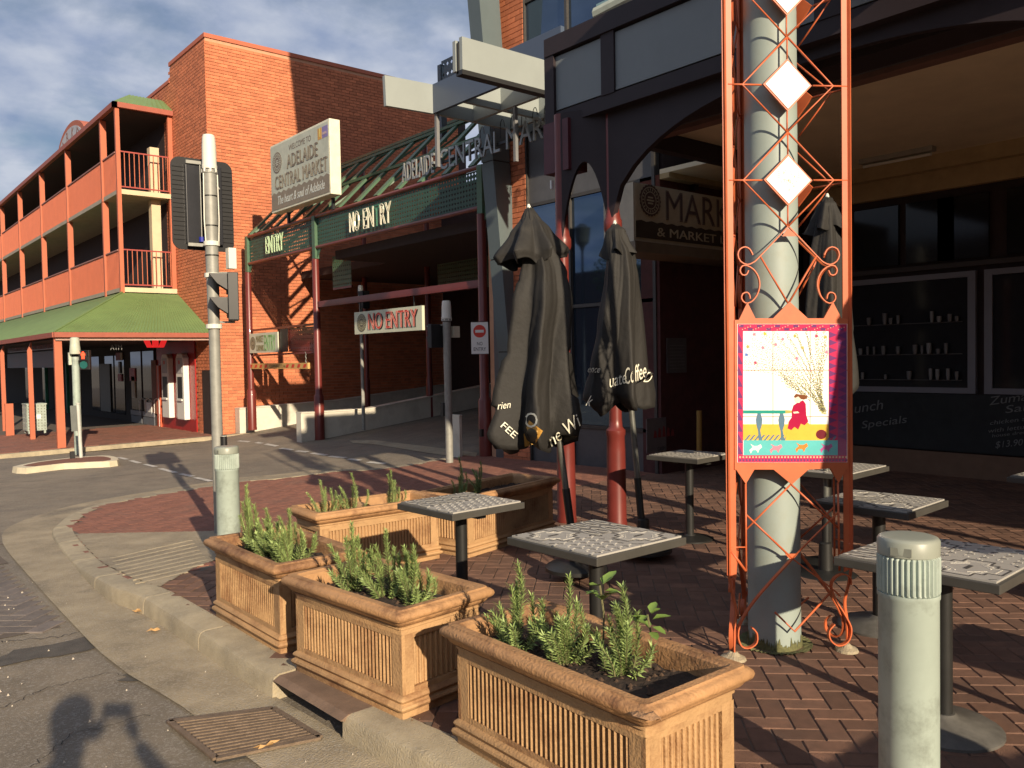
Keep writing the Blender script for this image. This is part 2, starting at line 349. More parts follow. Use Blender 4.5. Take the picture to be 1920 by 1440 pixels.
def crest(c, xd, r, parent, m=None, m2=None, off=0.0):
    m = m or signbr; m2 = m2 or signw
    nr = Vector(xd).cross(UZ)
    d = disc(Vector(c) + nr * off, xd, r, m, parent, 'crest', 0.004, teeth=22)
    for rr, w in ((0.84, 0.05), (0.55, 0.05)): ringo(Vector(c) + nr * off, xd, r * rr, r * w, m2, parent, 'crest_ring', 0.004, 0.001)
    mb = MB(); mb3 = None
    for k in range(20):      # small marks of the ring lettering
        a = 2 * pi * k / 20; p = Vector(c) + nr * (off + 0.004) + (Vector(xd) * cos(a) + UZ * sin(a)) * r * 0.68; q = (Vector(xd) * cos(a) + UZ * sin(a)); t = q.cross(nr)
        mb.slab([p - q * r * .07 - t * r * .03, p - q * r * .07 + t * r * .03, p + q * r * .07 + t * r * .03, p + q * r * .07 - t * r * .03], nr * 0.001)
    for k in (-1, 0, 1):
        p = Vector(c) + nr * (off + 0.004) + UZ * (k * r * 0.18); w = r * (0.34 if k == 0 else 0.24)
        mb.slab([p - Vector(xd) * w - UZ * r * .05, p + Vector(xd) * w - UZ * r * .05, p + Vector(xd) * w + UZ * r * .05, p - Vector(xd) * w + UZ * r * .05], nr * 0.001)
    mb.build('crest_lettering', m2, parent, kind='stuff')
    return d

def brickface(parent, org, ud, length, z0, z1, nsingle, key, bl=0.228, bh=0.074, jt=0.012, m=None, skip=None, proud=0.010, name='brick'):
    """running-bond bricks on a face: org = lower corner, ud = direction along; the nearest to the camera become parts"""
    m = m or brick
    ud = Vector(ud); nr = ud.cross(UZ)
    rows = int((z1 - z0) / (bh + jt)); pl = []
    for r in range(rows):
        z = z0 + r * (bh + jt); u = -(bl + jt) / 2 if r % 2 else 0.0
        while u < length - 0.02:
            a = max(u, 0); b = min(u + bl, length)
            if b - a > 0.03 and not (skip and skip((a + b) / 2, z + bh / 2)): pl.append((a, b, z))
            u += bl + jt
    pl.sort(key=lambda p: key(Vector(org) + ud * p[0] + UZ * (p[2] - z0)))
    org = Vector(org); base = ORG[parent.name]
    def brick_mb(a, b, z, o):
        mb = MB(); p = org + ud * a; p.z = z; e = nr * proud; d = ud * (b - a); h = UZ * bh
        q = [p - e * 0.5 - o, p - e * 0.5 + d - o, p - e * 0.5 + d + h - o, p - e * 0.5 + h - o]
        return [v for v in q] + [v + e * 1.5 for v in q]
    F = [(4, 5, 6, 7), (0, 1, 5, 4), (1, 2, 6, 5), (2, 3, 7, 6), (3, 0, 4, 7)]
    cache = {}
    for (a, b, z) in pl[:nsingle]:
        k = round(b - a, 3)
        if k not in cache:
            me = bpy.data.meshes.new('brick'); zz = MB()
            q = [Vector((0, 0, 0)) - nr * proud * .5, ud * (b - a) - nr * proud * .5, ud * (b - a) + UZ * bh - nr * proud * .5, UZ * bh - nr * proud * .5]
            me.from_pydata([tuple(v) for v in q + [v + nr * proud * 1.5 for v in q]], [], F); me.materials.append(m); cache[k] = me
        p = org + ud * a; p.z = z
        place(name, cache[k], parent, p - base + nr * random.uniform(-.001, .0015))
    mb = MB()
    for (a, b, z) in pl[nsingle:]:
        mb.add(brick_mb(a, b, z, Vector((0, 0, 0))), F)
    if mb.v: mb.build('brickwork', m, parent, kind='stuff')
# ================================================================== THE SETTING
def grid_sheet(name, xs, ys, fn, m, inside=None, kind='structure', parent=None):
    mb = MB(); nx, ny = len(xs), len(ys)
    vs = [(x, y, fn(x, y)) for y in ys for x in xs]; fs = []
    for j in range(ny - 1):
        for i in range(nx - 1):
            if inside and not inside((xs[i] + xs[i + 1]) / 2, (ys[j] + ys[j + 1]) / 2): continue
            a = j * nx + i; fs.append((a, a + 1, a + nx + 1, a + nx))
    mb.add(vs, fs); o = mb.build(name, m, parent, smooth=True)
    if kind: o['kind'] = kind
    return o
def rng(a, b, s): n = max(1, round((b - a) / s)); return [a + (b - a) * i / n for i in range(n + 1)]
GR = root('road', (0, 0, 0), None, None, kind='structure')
def base_ground(x, y):
    z = road_z(x, y)
    if -9 < x < 13 and -8 < y < 24: z -= 0.0
    return z
xs = [-1500, -300, -80, -30] + rng(-16, 1.0, 1.0) + rng(1.25, 12, 0.35) + [14, 17, 22, 40, 120, 400, 1500]
ys = [-1500, -300, -60, -20] + rng(-8, 26, 0.5) + [30, 36, 45, 70, 150, 500, 1500]
def pit(x, y): return not (1.36 < x < 1.80 and 3.55 < y < 4.0)
grid_sheet('road_surface', xs, ys, base_ground, asphalt, parent=GR, kind=None)

# kerb line (face top edge) near the camera and round the corner
kin = [(2.35, -8.0), (2.25, -2.0), (2.10, 0.8), (1.98, 1.9), (1.885, 2.6), (1.82, 3.0), (1.79, 3.38), (1.765, 3.9), (1.735, 4.2), (1.715, 5.0), (1.69, 6.0), (1.62, 6.9), (1.58, 7.6), (1.585, 8.3)]
corner_px = [(100, 1004), (112, 978), (135, 962), (170, 948), (225, 936), (342, 917), (443, 901), (523, 894), (640, 880), (720, 876)]
kcur = [GF(x, y, foot_z) for x, y in corner_px]
kpts = kin[:-2] + [(p.x, p.y) for p in kcur]
kpts = kpts + [(kcur[-1].x + 1.4, kcur[-1].y + 0.35)]
def resample(pts, step):
    out = [Vector((*pts[0], 0))]
    P = [Vector((*p, 0)) for p in pts]
    # Catmull-Rom through the points
    res = []
    for i in range(len(P) - 1):
        p0 = P[max(i - 1, 0)]; p1 = P[i]; p2 = P[i + 1]; p3 = P[min(i + 2, len(P) - 1)]
        n = max(2, int((p2 - p1).length / step))
        for k in range(n):
            t = k / n
            res.append(0.5 * ((2 * p1) + (p2 - p0) * t + (2 * p0 - 5 * p1 + 4 * p2 - p3) * t * t + (3 * p1 - p0 - 3 * p2 + p3) * t ** 3))
    res.append(P[-1]); return res
kp = resample(kpts, 0.18)
def knorm(i):
    d = (kp[min(i + 1, len(kp) - 1)] - kp[max(i - 1, 0)]).normalized(); return Vector((d.y, -d.x, 0))   # towards the footpath (right of travel)
def ktop(p): return foot_z(p.x, p.y) if p.y > 6.3 else 0.0
# individual kerb stones, joints recessed
KR = root('kerb', (0, 0, 0), None, None, kind='structure')
def kerb_seg(i0, i1, gap=0.004, w=0.19, m=concrete, drop=0.0, name='kerb_stone'):
    mb = MB(); vs = []; rows = []
    for i in range(i0, i1 + 1):
        p = kp[i]; n = knorm(i); zt = ktop(p) - drop; zr = road_z(p.x, p.y) - 0.05
        prof = [(-0.012, zr), (-0.006, zt - 0.035), (0.006, zt - 0.010), (0.03, zt), (w, zt + 0.001), (w, zr)]
        rows.append([(p + n * a).to_tuple()[:2] + (z,) for a, z in prof])
    d = Vector(rows[1][0]) - Vector(rows[0][0]); d.normalize(); rows[0] = [tuple(Vector(v) + d * gap) for v in rows[0]]
    d = Vector(rows[-1][0]) - Vector(rows[-2][0]); d.normalize(); rows[-1] = [tuple(Vector(v) - d * gap) for v in rows[-1]]
    k = 6; vs = [v for r in rows for v in r]
    fs = [(i * k + j, i * k + j + 1, (i + 1) * k + j + 1, (i + 1) * k + j) for i in range(len(rows) - 1) for j in range(k - 1)] + [tuple(range(k))[::-1], tuple(range((len(rows) - 1) * k, len(rows) * k))]
    mb.add(vs, fs); return mb.build(name, m, KR, smooth='auto')
ygap = (3.40, 3.93)      # the kerb inlet
i = 0; n = len(kp)
while i < n - 1:
    j = i + 1
    while j < n - 1 and (kp[j] - kp[i]).length < 0.95 and not (kp[i].y < ygap[0] <= kp[j].y) and not (kp[i].y < ygap[1] <= kp[j].y): j += 1
    mid = kp[(i + j) // 2]
    if not (ygap[0] - 0.02 < kp[i].y < ygap[1] - 0.05): kerb_seg(i, j)
    i = j
# lintel over the inlet, its recess and throat
mb = MB(); x = 1.775
mb.add([(x - .01, 3.36, -.02), (x + .03, 3.36, 0), (x + .30, 3.36, 0.003), (x + .30, 3.36, -.06), (x + .10, 3.36, -.06),
        (x - .035, 4.02, -.02), (x + .005, 4.02, 0), (x + .27, 4.02, 0.003), (x + .27, 4.02, -.06), (x + .08, 4.02, -.06)],
       [(0, 1, 6, 5), (1, 2, 7, 6), (2, 3, 8, 7), (3, 4, 9, 8), (4, 0, 5, 9), (4, 3, 2, 1, 0), (5, 6, 7, 8, 9)])
mb.build('kerb_lintel', mat('rusty_lintel', (0.19, 0.125, 0.085), 0.8, 0.25, 6, 0.5, 90), KR)
MB().box(x + .14, x + .2, 3.3, 4.1, -.35, -.06).build('inlet_throat', darkin, KR)

# gutter: concrete strip between the road and the kerb face
gout_px = [(340, 1330), (190, 1230), (60, 1090), (5, 1020), (18, 990), (80, 966), (141, 949), (225, 933), (342, 914), (443, 898), (523, 891), (640, 877)]
go = [GF(x, y, road_z) for x, y in gout_px]
gop = [(1.95, -8), (1.9, -2), (1.62, 1.2), (1.48, 2.4), (1.40, 3.3)] + [(p.x, p.y) for p in go]
gop = resample(gop, 0.3)
def near_k(p):
    return min(range(len(kp)), key=lambda i: (kp[i] - p).length_squared)
mb = MB(); vs = []; last = 0
for p in gop:
    i = max(near_k(p), last); last = i; q = kp[i] + knorm(i) * 0.01
    for t in (0, .25, .5, .75, 1):
        r = p.lerp(q, t); vs.append((r.x, r.y, road_z(r.x, r.y) + 0.006))
fs = [(i * 5 + j, i * 5 + j + 1, (i + 1) * 5 + j + 1, (i + 1) * 5 + j) for i in range(len(gop) - 1) for j in range(4)]
mb.add([(a, b, c + 0.012) for a, b, c in vs], fs); g = mb.build('gutter', gutterm, None, smooth=True); g['kind'] = 'structure'
# footpath: joint bed, then herringbone bricks; nearest 300 are objects of their own
FR = root('footpath', (0, 0, 0), None, None, kind='structure')
import bisect
def kerb_x(y):     # inner edge of the kerb (footpath side) for a given y, on the straight part
    best = 1.7
    for i in range(len(kp) - 1):
        if kp[i].y <= y <= kp[i + 1].y and kp[i].x < 3.2: return kp[i].x + (kp[i + 1].x - kp[i].x) * (y - kp[i].y) / max(1e-6, kp[i + 1].y - kp[i].y)
    return best
poly = [(p.x + knorm(i).x * 0.19, p.y + knorm(i).y * 0.19) for i, p in enumerate(kp)]
end = poly[-1]
FP = poly + [(8.9, end[1] + 0.25), (8.9, 7.5), (14.5, 7.5), (14.5, -8)]
def in_poly(x, y, P=FP):
    c = False; j = len(P) - 1
    for i in range(len(P)):
        if (P[i][1] > y) != (P[j][1] > y) and x < (P[j][0] - P[i][0]) * (y - P[i][1]) / (P[j][1] - P[i][1]) + P[i][0]: c = not c
        j = i
    return c
from mathutils.geometry import tessellate_polygon
# joint bed as a fine grid clipped by the outline
bx = rng(1.3, 14.6, 0.12); by = rng(-8, 13.2, 0.12)
def bedz(x, y): return foot_z(x, y) - 0.006
grid_sheet('paving_bed', bx, by, bedz, mortarp, inside=lambda x, y: in_poly(x, y), parent=FR, kind=None)
# concrete pram ramp in the corner, with a ribbed pad
ramp = [(1.73, 6.15), (1.72, 9.05), (2.62, 7.95), (2.44, 7.1), (2.32, 6.62)]
RP = [GF(*q, foot_z) for q in [(322, 1098), (120, 1003), (350, 1008), (372, 1070), (352, 1083)]]
RPP = [(1.745, 6.1), (kerb_x(RP[1].y) + .15, RP[1].y), (RP[2].x + 0.5, RP[2].y - 0.05), (RP[2].x + .28, 7.2), (RP[4].x + .25, 6.75)]
mb = MB(); xs2 = rng(1.6, 3.4, 0.02); ys2 = rng(5.9, 9.6, 0.025)
grid_sheet('pram_ramp', xs2, ys2, lambda x, y: foot_z(x, y) + 0.0045, gutterm, inside=lambda x, y: in_poly(x, y, RPP) and in_poly(x, y), parent=FR, kind=None)
mb = MB()
for k in range(13):
    for q in range(9):
        p0 = GF(215 + k * 11.5 + q * 4.5, 1046 - k * 2.6 + q * 6.2, foot_z)
        if in_poly(p0.x, p0.y, RPP): mb.box(p0.x - .035, p0.x + .035, p0.y - .012, p0.y + .012, p0.z - .01, p0.z + .007)
if mb.v: mb.build('tactile_ribs', concrete, FR, kind='stuff')

def herring(x0, x1, y0, y1, ang, unit, inside):
    ca, sa = cos(ang), sin(ang); out = []
    R = int(max(x1 - x0, y1 - y0) / unit) + 8; cx, cy = (x0 + x1) / 2, (y0 + y1) / 2
    for j in range(-R, R):
        for i in range(-R, R):
            k = (i - j) % 4
            if k == 0: c = (i + 1, j + .5); a = 0
            elif k == 3: c = (i + .5, j + 1); a = pi / 2
            else: continue
            x = cx + (c[0] * ca - c[1] * sa) * unit; y = cy + (c[0] * sa + c[1] * ca) * unit
            if x0 < x < x1 and y0 < y < y1 and inside(x, y): out.append((x, y, ang + a))
    return out
def lay(parent, lst, L, W, fn, m, nsingle, name, top=0.0, single_key=None):
    camp = Vector((0, 0, HC))
    def vis(p):
        v = Vector((p[0], p[1], fn(p[0], p[1]))) - camp; d = v.dot(_F)
        if d < 0.3: return 1e6 + v.length
        sx = CX + FPX * v.dot(_R) / d; sy = CY - FPX * v.dot(_U) / d
        return v.length + (0 if (-20 < sx < 1940 and sy < 1460) else 1e5)
    lst = sorted(lst, key=single_key or vis)
    ch = 0.004
    def shape():
        a, b = L / 2, W / 2
        vs = [(-a, -b, -.02), (a, -b, -.02), (a, b, -.02), (-a, b, -.02), (-a, -b, -ch), (a, -b, -ch), (a, b, -ch), (-a, b, -ch), (-a + ch, -b + ch, 0), (a - ch, -b + ch, 0), (a - ch, b - ch, 0), (-a + ch, b - ch, 0)]
        fs = [(8, 9, 10, 11)] + [(i, (i + 1) % 4, 4 + (i + 1) % 4, 4 + i) for i in range(4)] + [(4 + i, 4 + (i + 1) % 4, 8 + (i + 1) % 4, 8 + i) for i in range(4)]
        return vs, fs
    V, Fc = shape()
    me = bpy.data.meshes.new(name); me.from_pydata(V, [], Fc); me.materials.append(m)
    for (x, y, a) in lst[:nsingle]:
        o = bpy.data.objects.new(name, me); col.objects.link(o); o.parent = parent
        dzy = (fn(x, y + .05) - fn(x, y - .05)) / .1; dzx = (fn(x + .05, y) - fn(x - .05, y)) / .1
        o.location = (x, y, fn(x, y) + top + random.uniform(-.0008, .0012)); nrm = Vector((-dzx, -dzy, 1)).normalized()
        o.rotation_mode = 'QUATERNION'; o.rotation_quaternion = UZ.rotation_difference(nrm) @ Matrix.Rotation(a, 3, 'Z').to_quaternion()
    mb = MB(); V5 = V[4:]; F5 = [tuple(i - 4 for i in f) for f in Fc if min(f) >= 4]
    for (x, y, a) in lst[nsingle:]:
        ca, sa = cos(a), sin(a); dz = random.uniform(-.0008, .0012)
        mb.add([(x + u * ca - v * sa, y + u * sa + v * ca, fn(x + u * ca - v * sa, y + u * sa + v * ca) + w + top + dz) for u, v, w in V5], F5)
    mb.build(name + 's_beyond', m, parent, kind='stuff')
def deep(x, y): return all(in_poly(x + a, y + b, RPP) for a, b in ((.11, 0), (-.11, 0), (0, .11), (0, -.11)))
inner = lambda x, y: in_poly(x, y) and not deep(x, y)
l1 = herring(1.6, 12.5, -2.0, 7.5, radians(45), 0.104, lambda x, y: inner(x, y) and not (y > 6.6 and x < 6.0))
lay(FR, l1, 0.200, 0.100, foot_z, paver, 300, 'paving_brick')
l2 = herring(1.6, 9.0, 6.6, 13.0, radians(0), 0.104, lambda x, y: inner(x, y) and (y > 7.5 or x < 6.0))
CR_ = root('corner_paving', (0, 0, 0), None, None, kind='structure')
lay(CR_, l2, 0.201, 0.101, foot_z, paver2, 250, 'corner_paving_brick')
# grey pavers of the raised crossing in the road
def inrp(x, y):
    if not (y > 6.15): return False
    i = min(range(len(gop)), key=lambda i: abs(gop[i].y - y)); return x < gop[i].x - 0.1
l3 = herring(-3.0, 1.6, 6.15, 10.3, radians(45), 0.126, inrp)
RC = root('road_crossing', (0, 0, 0), None, None, kind='structure')
lay(RC, l3, 0.246, 0.122, road_z, paver3, 220, 'road_paver', top=0.009)
grid_sheet('crossing_bed', rng(-3.1, 1.5, .1), rng(6.05, 10.4, .1), lambda x, y: road_z(x, y) + 0.004, mortarp, inside=inrp, parent=RC, kind=None)
# dashed lines of the roadway
mb = MB()
LM = root('lane_marking', (0, 0, 0), None, None, kind='structure')
def dash(p, q, w):
    p = GF(*p, road_z); q = GF(*q, road_z); d = (q - p).normalized(); n_ = Vector((-d.y, d.x, 0)) * w / 2
    m_ = MB(); K = 4; vs = []
    for k in range(K + 1):
        c = p.lerp(q, k / K)
        for s in (-1, 1): a = c + n_ * s; vs.append((a.x, a.y, road_z(a.x, a.y) + 0.008))
    m_.add(vs, [(2 * k, 2 * k + 1, 2 * k + 3, 2 * k + 2) for k in range(K)]).build('painted_dash', whitep, LM)
for a, b in (((223, 858), (238, 862)), ((245, 864), (262, 869)), ((272, 871), (292, 876)), ((300, 879), (330, 887)), ((338, 889), (362, 894)), ((366, 896), (396, 903)),
             ((447, 827), (468, 829)), ((480, 830), (492, 832)), ((498, 833), (520, 837)), ((526, 841), (548, 844)), ((556, 846), (577, 848)), ((585, 850), (612, 854)), ((618, 856), (648, 859)), ((654, 861), (676, 864)), ((690, 867), (722, 870))):
    dash(a, b, 0.10)
m_ = MB(); A = [GF(x, y, road_z) for x, y in ((658, 826), (692, 826), (895, 851), (880, 862), (700, 833))]
for i in range(len(A)): A[i].z += 0.010
# crossover kerb of the car park entry, flush concrete
strip = [GF(x, y, road_z) for x, y in ((655, 827), (700, 826), (800, 838), (895, 850))]; strip2 = [GF(x, y, road_z) for x, y in ((662, 832), (702, 834), (800, 850), (890, 862))]
vs = []
for a, b in zip(strip, strip2):
    for p in (a, b): vs.append((p.x, p.y, road_z(p.x, p.y) + 0.012))
o = MB().add(vs, [(0, 1, 3, 2), (2, 3, 5, 4), (4, 5, 7, 6)]).build('crossover_strip', concrete, None); o['kind'] = 'structure'

# drain grate in the gutter
gr = root('drain_grate', (1.55, 3.8, -0.13), 'rusty iron storm drain grate set in the gutter beside the kerb inlet', 'drain grate')
c4 = [G(x, y, -.105) for x, y in ((318, 1354), (405, 1424), (600, 1384), (512, 1330))]
a, b, c, d = c4
MB().slab([a, b, c, d], (0, 0, -.02)).build('grate_pit', sigblack, gr)
def lerp2(u, v): return a.lerp(b, v).lerp(d.lerp(c, v), u)
for p, q in ((a, b), (b, c), (c, d), (d, a)): MB().beam(p + UZ * .004, q + UZ * .004, 0.03, 0.012).build('grate_frame', ironm, gr)
for k in range(13):
    v = (k + 0.75) / 13.6; MB().beam(lerp2(0.03, v) + UZ * .004, lerp2(0.97, v) + UZ * .004, 0.017, 0.012).build('grate_bar', ironm, gr)
# fallen leaves and litter
leafm = mat('fallen_leaf', (0.50, 0.30, 0.12), 0.7, 0.2)
for k, (x, y, s, lb) in enumerate([(258, 1155, .035, 'curled tan fallen leaf in the gutter beside the ramp'), (289, 1191, .045, 'star shaped tan fallen leaf in the gutter, nearest the kerb bend'), (500, 1412, .04, 'narrow yellow fallen leaf on the drain grate edge'), (196, 1112, .03, 'small pale fallen leaf at the foot of the ramp')]):
    p = GF(x, y, road_z); mb = MB(); nn = 10
    pts = [(p.x + s * cos(2 * pi * i / nn + k) * (1 if i % 2 else .45) * (1.6 if k == 2 else 1), p.y + s * sin(2 * pi * i / nn + k) * (1 if i % 2 else .45) * (.5 if k == 2 else 1), p.z + .03 + .008 * (i % 3)) for i in range(nn)]
    mb.slab(pts, (0, 0, .0015)); tag(mb.build('fallen_leaf', leafm, None), lb, 'leaf')
mb = MB()
for k in range(130):
    x = random.uniform(-1.5, 1.75); y = random.uniform(2.6, 8.5); s = random.uniform(.003, .009); z = road_z(x, y) + .012
    mb.add([(x - s, y - s, z), (x + s, y - s * .6, z), (x + s * .4, y + s, z), (x, y, z + s * 1.5)], [(0, 1, 2), (0, 1, 3), (1, 2, 3), (2, 0, 3)])
o = mb.build('gravel', mat('litter_grit', (0.45, 0.40, 0.33), 0.9, 0.3), None); tag(o, 'pale grit scattered over the road and gutter', 'grit', kind='stuff')

# traffic island
TI = root('traffic_island', (3.6, 17.2, -.2), 'low teardrop traffic island with pale kerb and red paving in the road', 'traffic island')
ipx = [(24, 874), (60, 866), (125, 858), (190, 853), (214, 855), (222, 860), (205, 864), (120, 868), (50, 876)]
ip = [GF(x, y, road_z, .12) for x, y in ipx]; cI = sum(ip, Vector()) / len(ip)
ip = resample([(p.x, p.y) for p in ip] + [(ip[0].x, ip[0].y)], .35)[:-1]
o1 = [(p.x, p.y, road_z(p.x, p.y) + .11) for p in ip]; o0 = [(p.x + (p.x - cI.x) * .02, p.y + (p.y - cI.y) * .02, road_z(p.x, p.y) - .02) for p in ip]
i1 = [(p.x + (cI.x - p.x) * .16, p.y + (cI.y - p.y) * .16, road_z(p.x, p.y) + .112) for p in ip]
nI = len(ip); mb = MB()
for k in range(nI):
    q = (k + 1) % nI; mb.add([o0[k], o0[q], o1[q], o1[k]], [(0, 1, 2, 3)]).add([o1[k], o1[q], i1[q], i1[k]], [(0, 1, 2, 3)])
mb.build('island_kerb', mat('island_kerb_paint', (0.62, 0.55, 0.40), 0.8, 0.15, 5), TI)
MB().add(i1, [tuple(range(nI))]).build('island_paving', island_m, TI)
# far footpath
def farz(x, y): return -0.25 - 0.018 * max(0, 8.1 - x)
FF = root('far_footpath', (0, 0, 0), None, None, kind='structure')
fa = GF(60, 846, lambda x, y: farz(x, y)); 
MB().slab([(-4, 21.65, -.47), (8.95, 21.35, -.30), (8.95, 80, -.30), (-4, 80, -.47)], (0, 0, -.4)).build('far_bed', mortarp, FF)
farp = lambda x, y: -.47 + (x + 4) / 12.95 * .17 + .012
l4 = herring(2.0, 8.1, 21.85, 27.5, 0, 0.21, lambda x, y: True)
lay(FF, l4, 0.408, 0.204, farp, paver2, 120, 'far_paving_brick')
MB().beam((-4, 21.68, -.49), (8.95, 21.38, -.32), .16, .10).build('far_kerb', concrete, FF)

# damp stains and tar patches on road and gutter
stain = mat('damp_stain', (0.055, 0.048, 0.038), 0.55, 0.3, 8)
def blot(px, py, rx, ry, seed, m, nm, lift=.010):
    rd = random.Random(seed); c = GF(px, py, road_z); pts = []
    for k in range(22):
        a = 2 * pi * k / 22; q = rd.uniform(.65, 1.15); x, y = c.x + rx * q * cos(a), c.y + ry * q * sin(a); pts.append((x, y, road_z(x, y) + lift))
    o = MB().add(pts + [(c.x, c.y, road_z(c.x, c.y) + lift)], [(k, (k + 1) % 22, 22) for k in range(22)]).build(nm, m, None); o['kind'] = 'structure'
blot(600, 1425, .13, .06, 1, stain, 'gutter_stain', .014); blot(545, 1432, .10, .045, 2, stain, 'gutter_stain', .014); blot(665, 1436, .07, .08, 5, stain, 'gutter_stain', .014)
tar = mat('tar_patch', (0.085, 0.075, 0.062), 0.75, 0.3, 10, 0.6, 120)
blot(120, 1215, .55, .16, 3, tar, 'road_patch', .007); blot(300, 1262, .25, .12, 4, tar, 'road_patch', .007)

crackm = mat('road_crack', (0.035, 0.03, 0.026), 0.9)
def crack(pxs, w, seed):
    rd = random.Random(seed); pts = [GF(x, y, road_z) for x, y in pxs]; P = []
    for a_, b_ in zip(pts[:-1], pts[1:]):
        for k in range(14): q = a_.lerp(b_, k / 14); P.append(q + Vector((rd.uniform(-.012, .012), rd.uniform(-.02, .02), 0)))
    vs = []
    for i, p in enumerate(P):
        d = (P[min(i + 1, len(P) - 1)] - P[max(i - 1, 0)]).normalized(); n = Vector((-d.y, d.x, 0)) * w * rd.uniform(.3, 1)
        for s in (-1, 1): a_ = p + n * s; vs.append((a_.x, a_.y, road_z(a_.x, a_.y) + .006))
    o = MB().add(vs, [(2 * i, 2 * i + 1, 2 * i + 3, 2 * i + 2) for i in range(len(P) - 1)]).build('road_crack', crackm, None); o['kind'] = 'structure'
crack([(0, 1330), (90, 1290), (210, 1262), (330, 1300)], .004, 1); crack([(0, 1205), (110, 1195), (190, 1180)], .005, 2); crack([(60, 1440), (130, 1380), (290, 1340)], .003, 3)
crack([(0, 905), (140, 900), (300, 885)], .012, 4)
mb = MB(); rd = random.Random(21)
for k in range(260):
    y = rd.uniform(1.6, 6.4); x = kerb_x(y) + .17 + abs(rd.gauss(0, .05)); s = rd.uniform(.003, .011); z = foot_z(x, y) + .004; a_ = rd.uniform(0, 3)
    mb.add([(x + s * cos(a_), y + s * sin(a_), z), (x - s * .5 * sin(a_), y + s * .5 * cos(a_), z + .002), (x - s * cos(a_), y - s * sin(a_), z), (x + s * .5 * sin(a_), y - s * .5 * cos(a_), z)], [(0, 1, 2, 3)])
o = mb.build('leaf_litter', mat('leaf_litter', (0.22, 0.14, 0.07), .9, .3), None); tag(o, 'dry leaf crumbs gathered between the kerb and the terracotta troughs', 'litter', kind='stuff')
# ================================================================== CORNER BRICK BUILDING (car park, balconies)
Xw, Yw = 8.09, 21.9
cb = root('corner_building', (Xw, Yw, -.3), 'red brick three storey corner building with orange balconies and green corrugated canopy', 'building')
# mortar cores
MB().box(Xw + .012, 16.2, Yw + .012, Yw + .4, -.4, 10.05).box(Xw + .012, Xw + .4, Yw + .4, 24.65, -.4, 10.05).build('wall', mortar, cb)
MB().box(Xw + .012, Xw + .4, 24.65, 62, -.5, 9.6).build('side_wall', mortar, cb)
MB().box(Xw + .4, 16.2, Yw + .4, 62, 9.0, 9.2).build('roof', darkwall, cb)
MB().box(16.2, 16.5, Yw, 62, -.4, 9.2).box(Xw, 16.2, 62, 62.4, -.4, 9.2).build('rear_wall', darkwall, cb)
cdist = lambda p: (p - Vector((9.5, Yw, 1.5))).length
brickface(cb, (Xw, Yw, -.35), EY, 8.1, -.35, 10.04, 300, cdist, skip=lambda u, z: False)
sidem = brick
brickface(cb, (Xw, 28.0, -.4), EX, 28.0 - Yw, -.4, 10.04, 0, cdist, skip=lambda u, z: (z < 2.62 and u < 4.85) or (z > 9.6 and u < 3.35))
MB().box(Xw - .02, 13.9, Yw - .02, Yw + .42, 10.05, 10.16).box(13.9, 16.5, Yw - .02, Yw + .42, 10.05, 10.11).box(Xw - .02, Xw + .42, Yw + .42, 24.7, 10.05, 10.16).box(Xw - .02, Xw + .42, 24.7, 62, 9.6, 9.7).build('parapet_cap', orangep, cb)
MB().box(Xw - .016, 14.0, Yw - .016, Yw, 9.28, 9.34).build('string_course', brick, cb)
# dark strip on the side wall beside the corner
MB().box(Xw - .03, Xw - .0, 22.0, 22.7, -.35, 1.40).build('dark_strip', darkwall, cb)

# ---- balconies
bx0, by0 = 6.6, 24.55
YE = 60.0
slabs = (3.72, 6.40); roofz = 8.62
for z in slabs:
    MB().box(bx0 - .03, bx0 + .22, by0 + .01, YE, z - .12, z - .01).build('slab_edge', greyslab, cb)
    MB().box(bx0 - .04, Xw - .02, by0 - .03, by0 + .01, z - .13, z + .0).build('slab_edge', cream, cb)
    MB().box(bx0 + .22, Xw + .0, by0 + .012, YE, z - .12, z - .02).build('balcony_floor', greyslab, cb)
ups = [24.7, 26.07, 30.36, 34.4, 38.58, 42.66, 47, 52, 57]
for z in slabs:
    zt = z + 1.02
    for a, b in zip(ups[:-1], ups[1:]):
        pn = MB().box(bx0 + .0, bx0 + .03, a + .07, b - .07, z - .04, zt).build('balustrade_panel', orangep, cb)
        n_ = int((b - a - .16) / .11); rb = MB()
        for k in range(n_): y = a + .12 + k * (b - a - .24) / max(1, n_ - 1); rb.box(bx0 - .012, bx0 - .0005, y, y + .035, z - .02, zt - .03)
        rb.build('balustrade_rib', orangep, pn)
        MB().box(bx0 - .03, bx0 + .06, a + .07, b - .07, zt, zt + .035).build('handrail', mat('grey_handrail', (0.34, .16, .13), .6), cb)
    # end railing on the street corner face
    for zz in (z + .06, zt): MB().box(bx0 + .06, Xw - .03, by0, by0 + .03, zz, zz + .035).build('rail', mat('rail_red',(.33,.05,.04),.5), cb)
    for k in range(11):
        x = bx0 + .16 + k * .128; MB().box(x, x + .018, by0 + .006, by0 + .024, z + .09, zt).build('baluster', orangep, cb)
for k, y in enumerate(ups):
    for z0, z1 in ((slabs[0] - .2, slabs[1] - .13), (slabs[1] - .13, roofz)):
        pb = MB()
        if k == 0: pb.box(bx0 - .05, bx0 + .055, y - .2, y - .09, z0 + .0, z1)
        else:
            pb.slab([(bx0 - .06, y - .055, z0), (bx0 - .06, y - .055, z0 + 1.7), (bx0 - .06, y - .055, z1 - .02), (bx0 + .10, y - .055, z1 - .02), (bx0 + .10, y - .055, z0)], (0, .11, 0))
        pb.build('balcony_post', orangep, cb)
MB().box(Xw - .14, Xw - .02, by0 - .01, by0 + .10, slabs[0], roofz).build('balcony_post', orangep, cb)
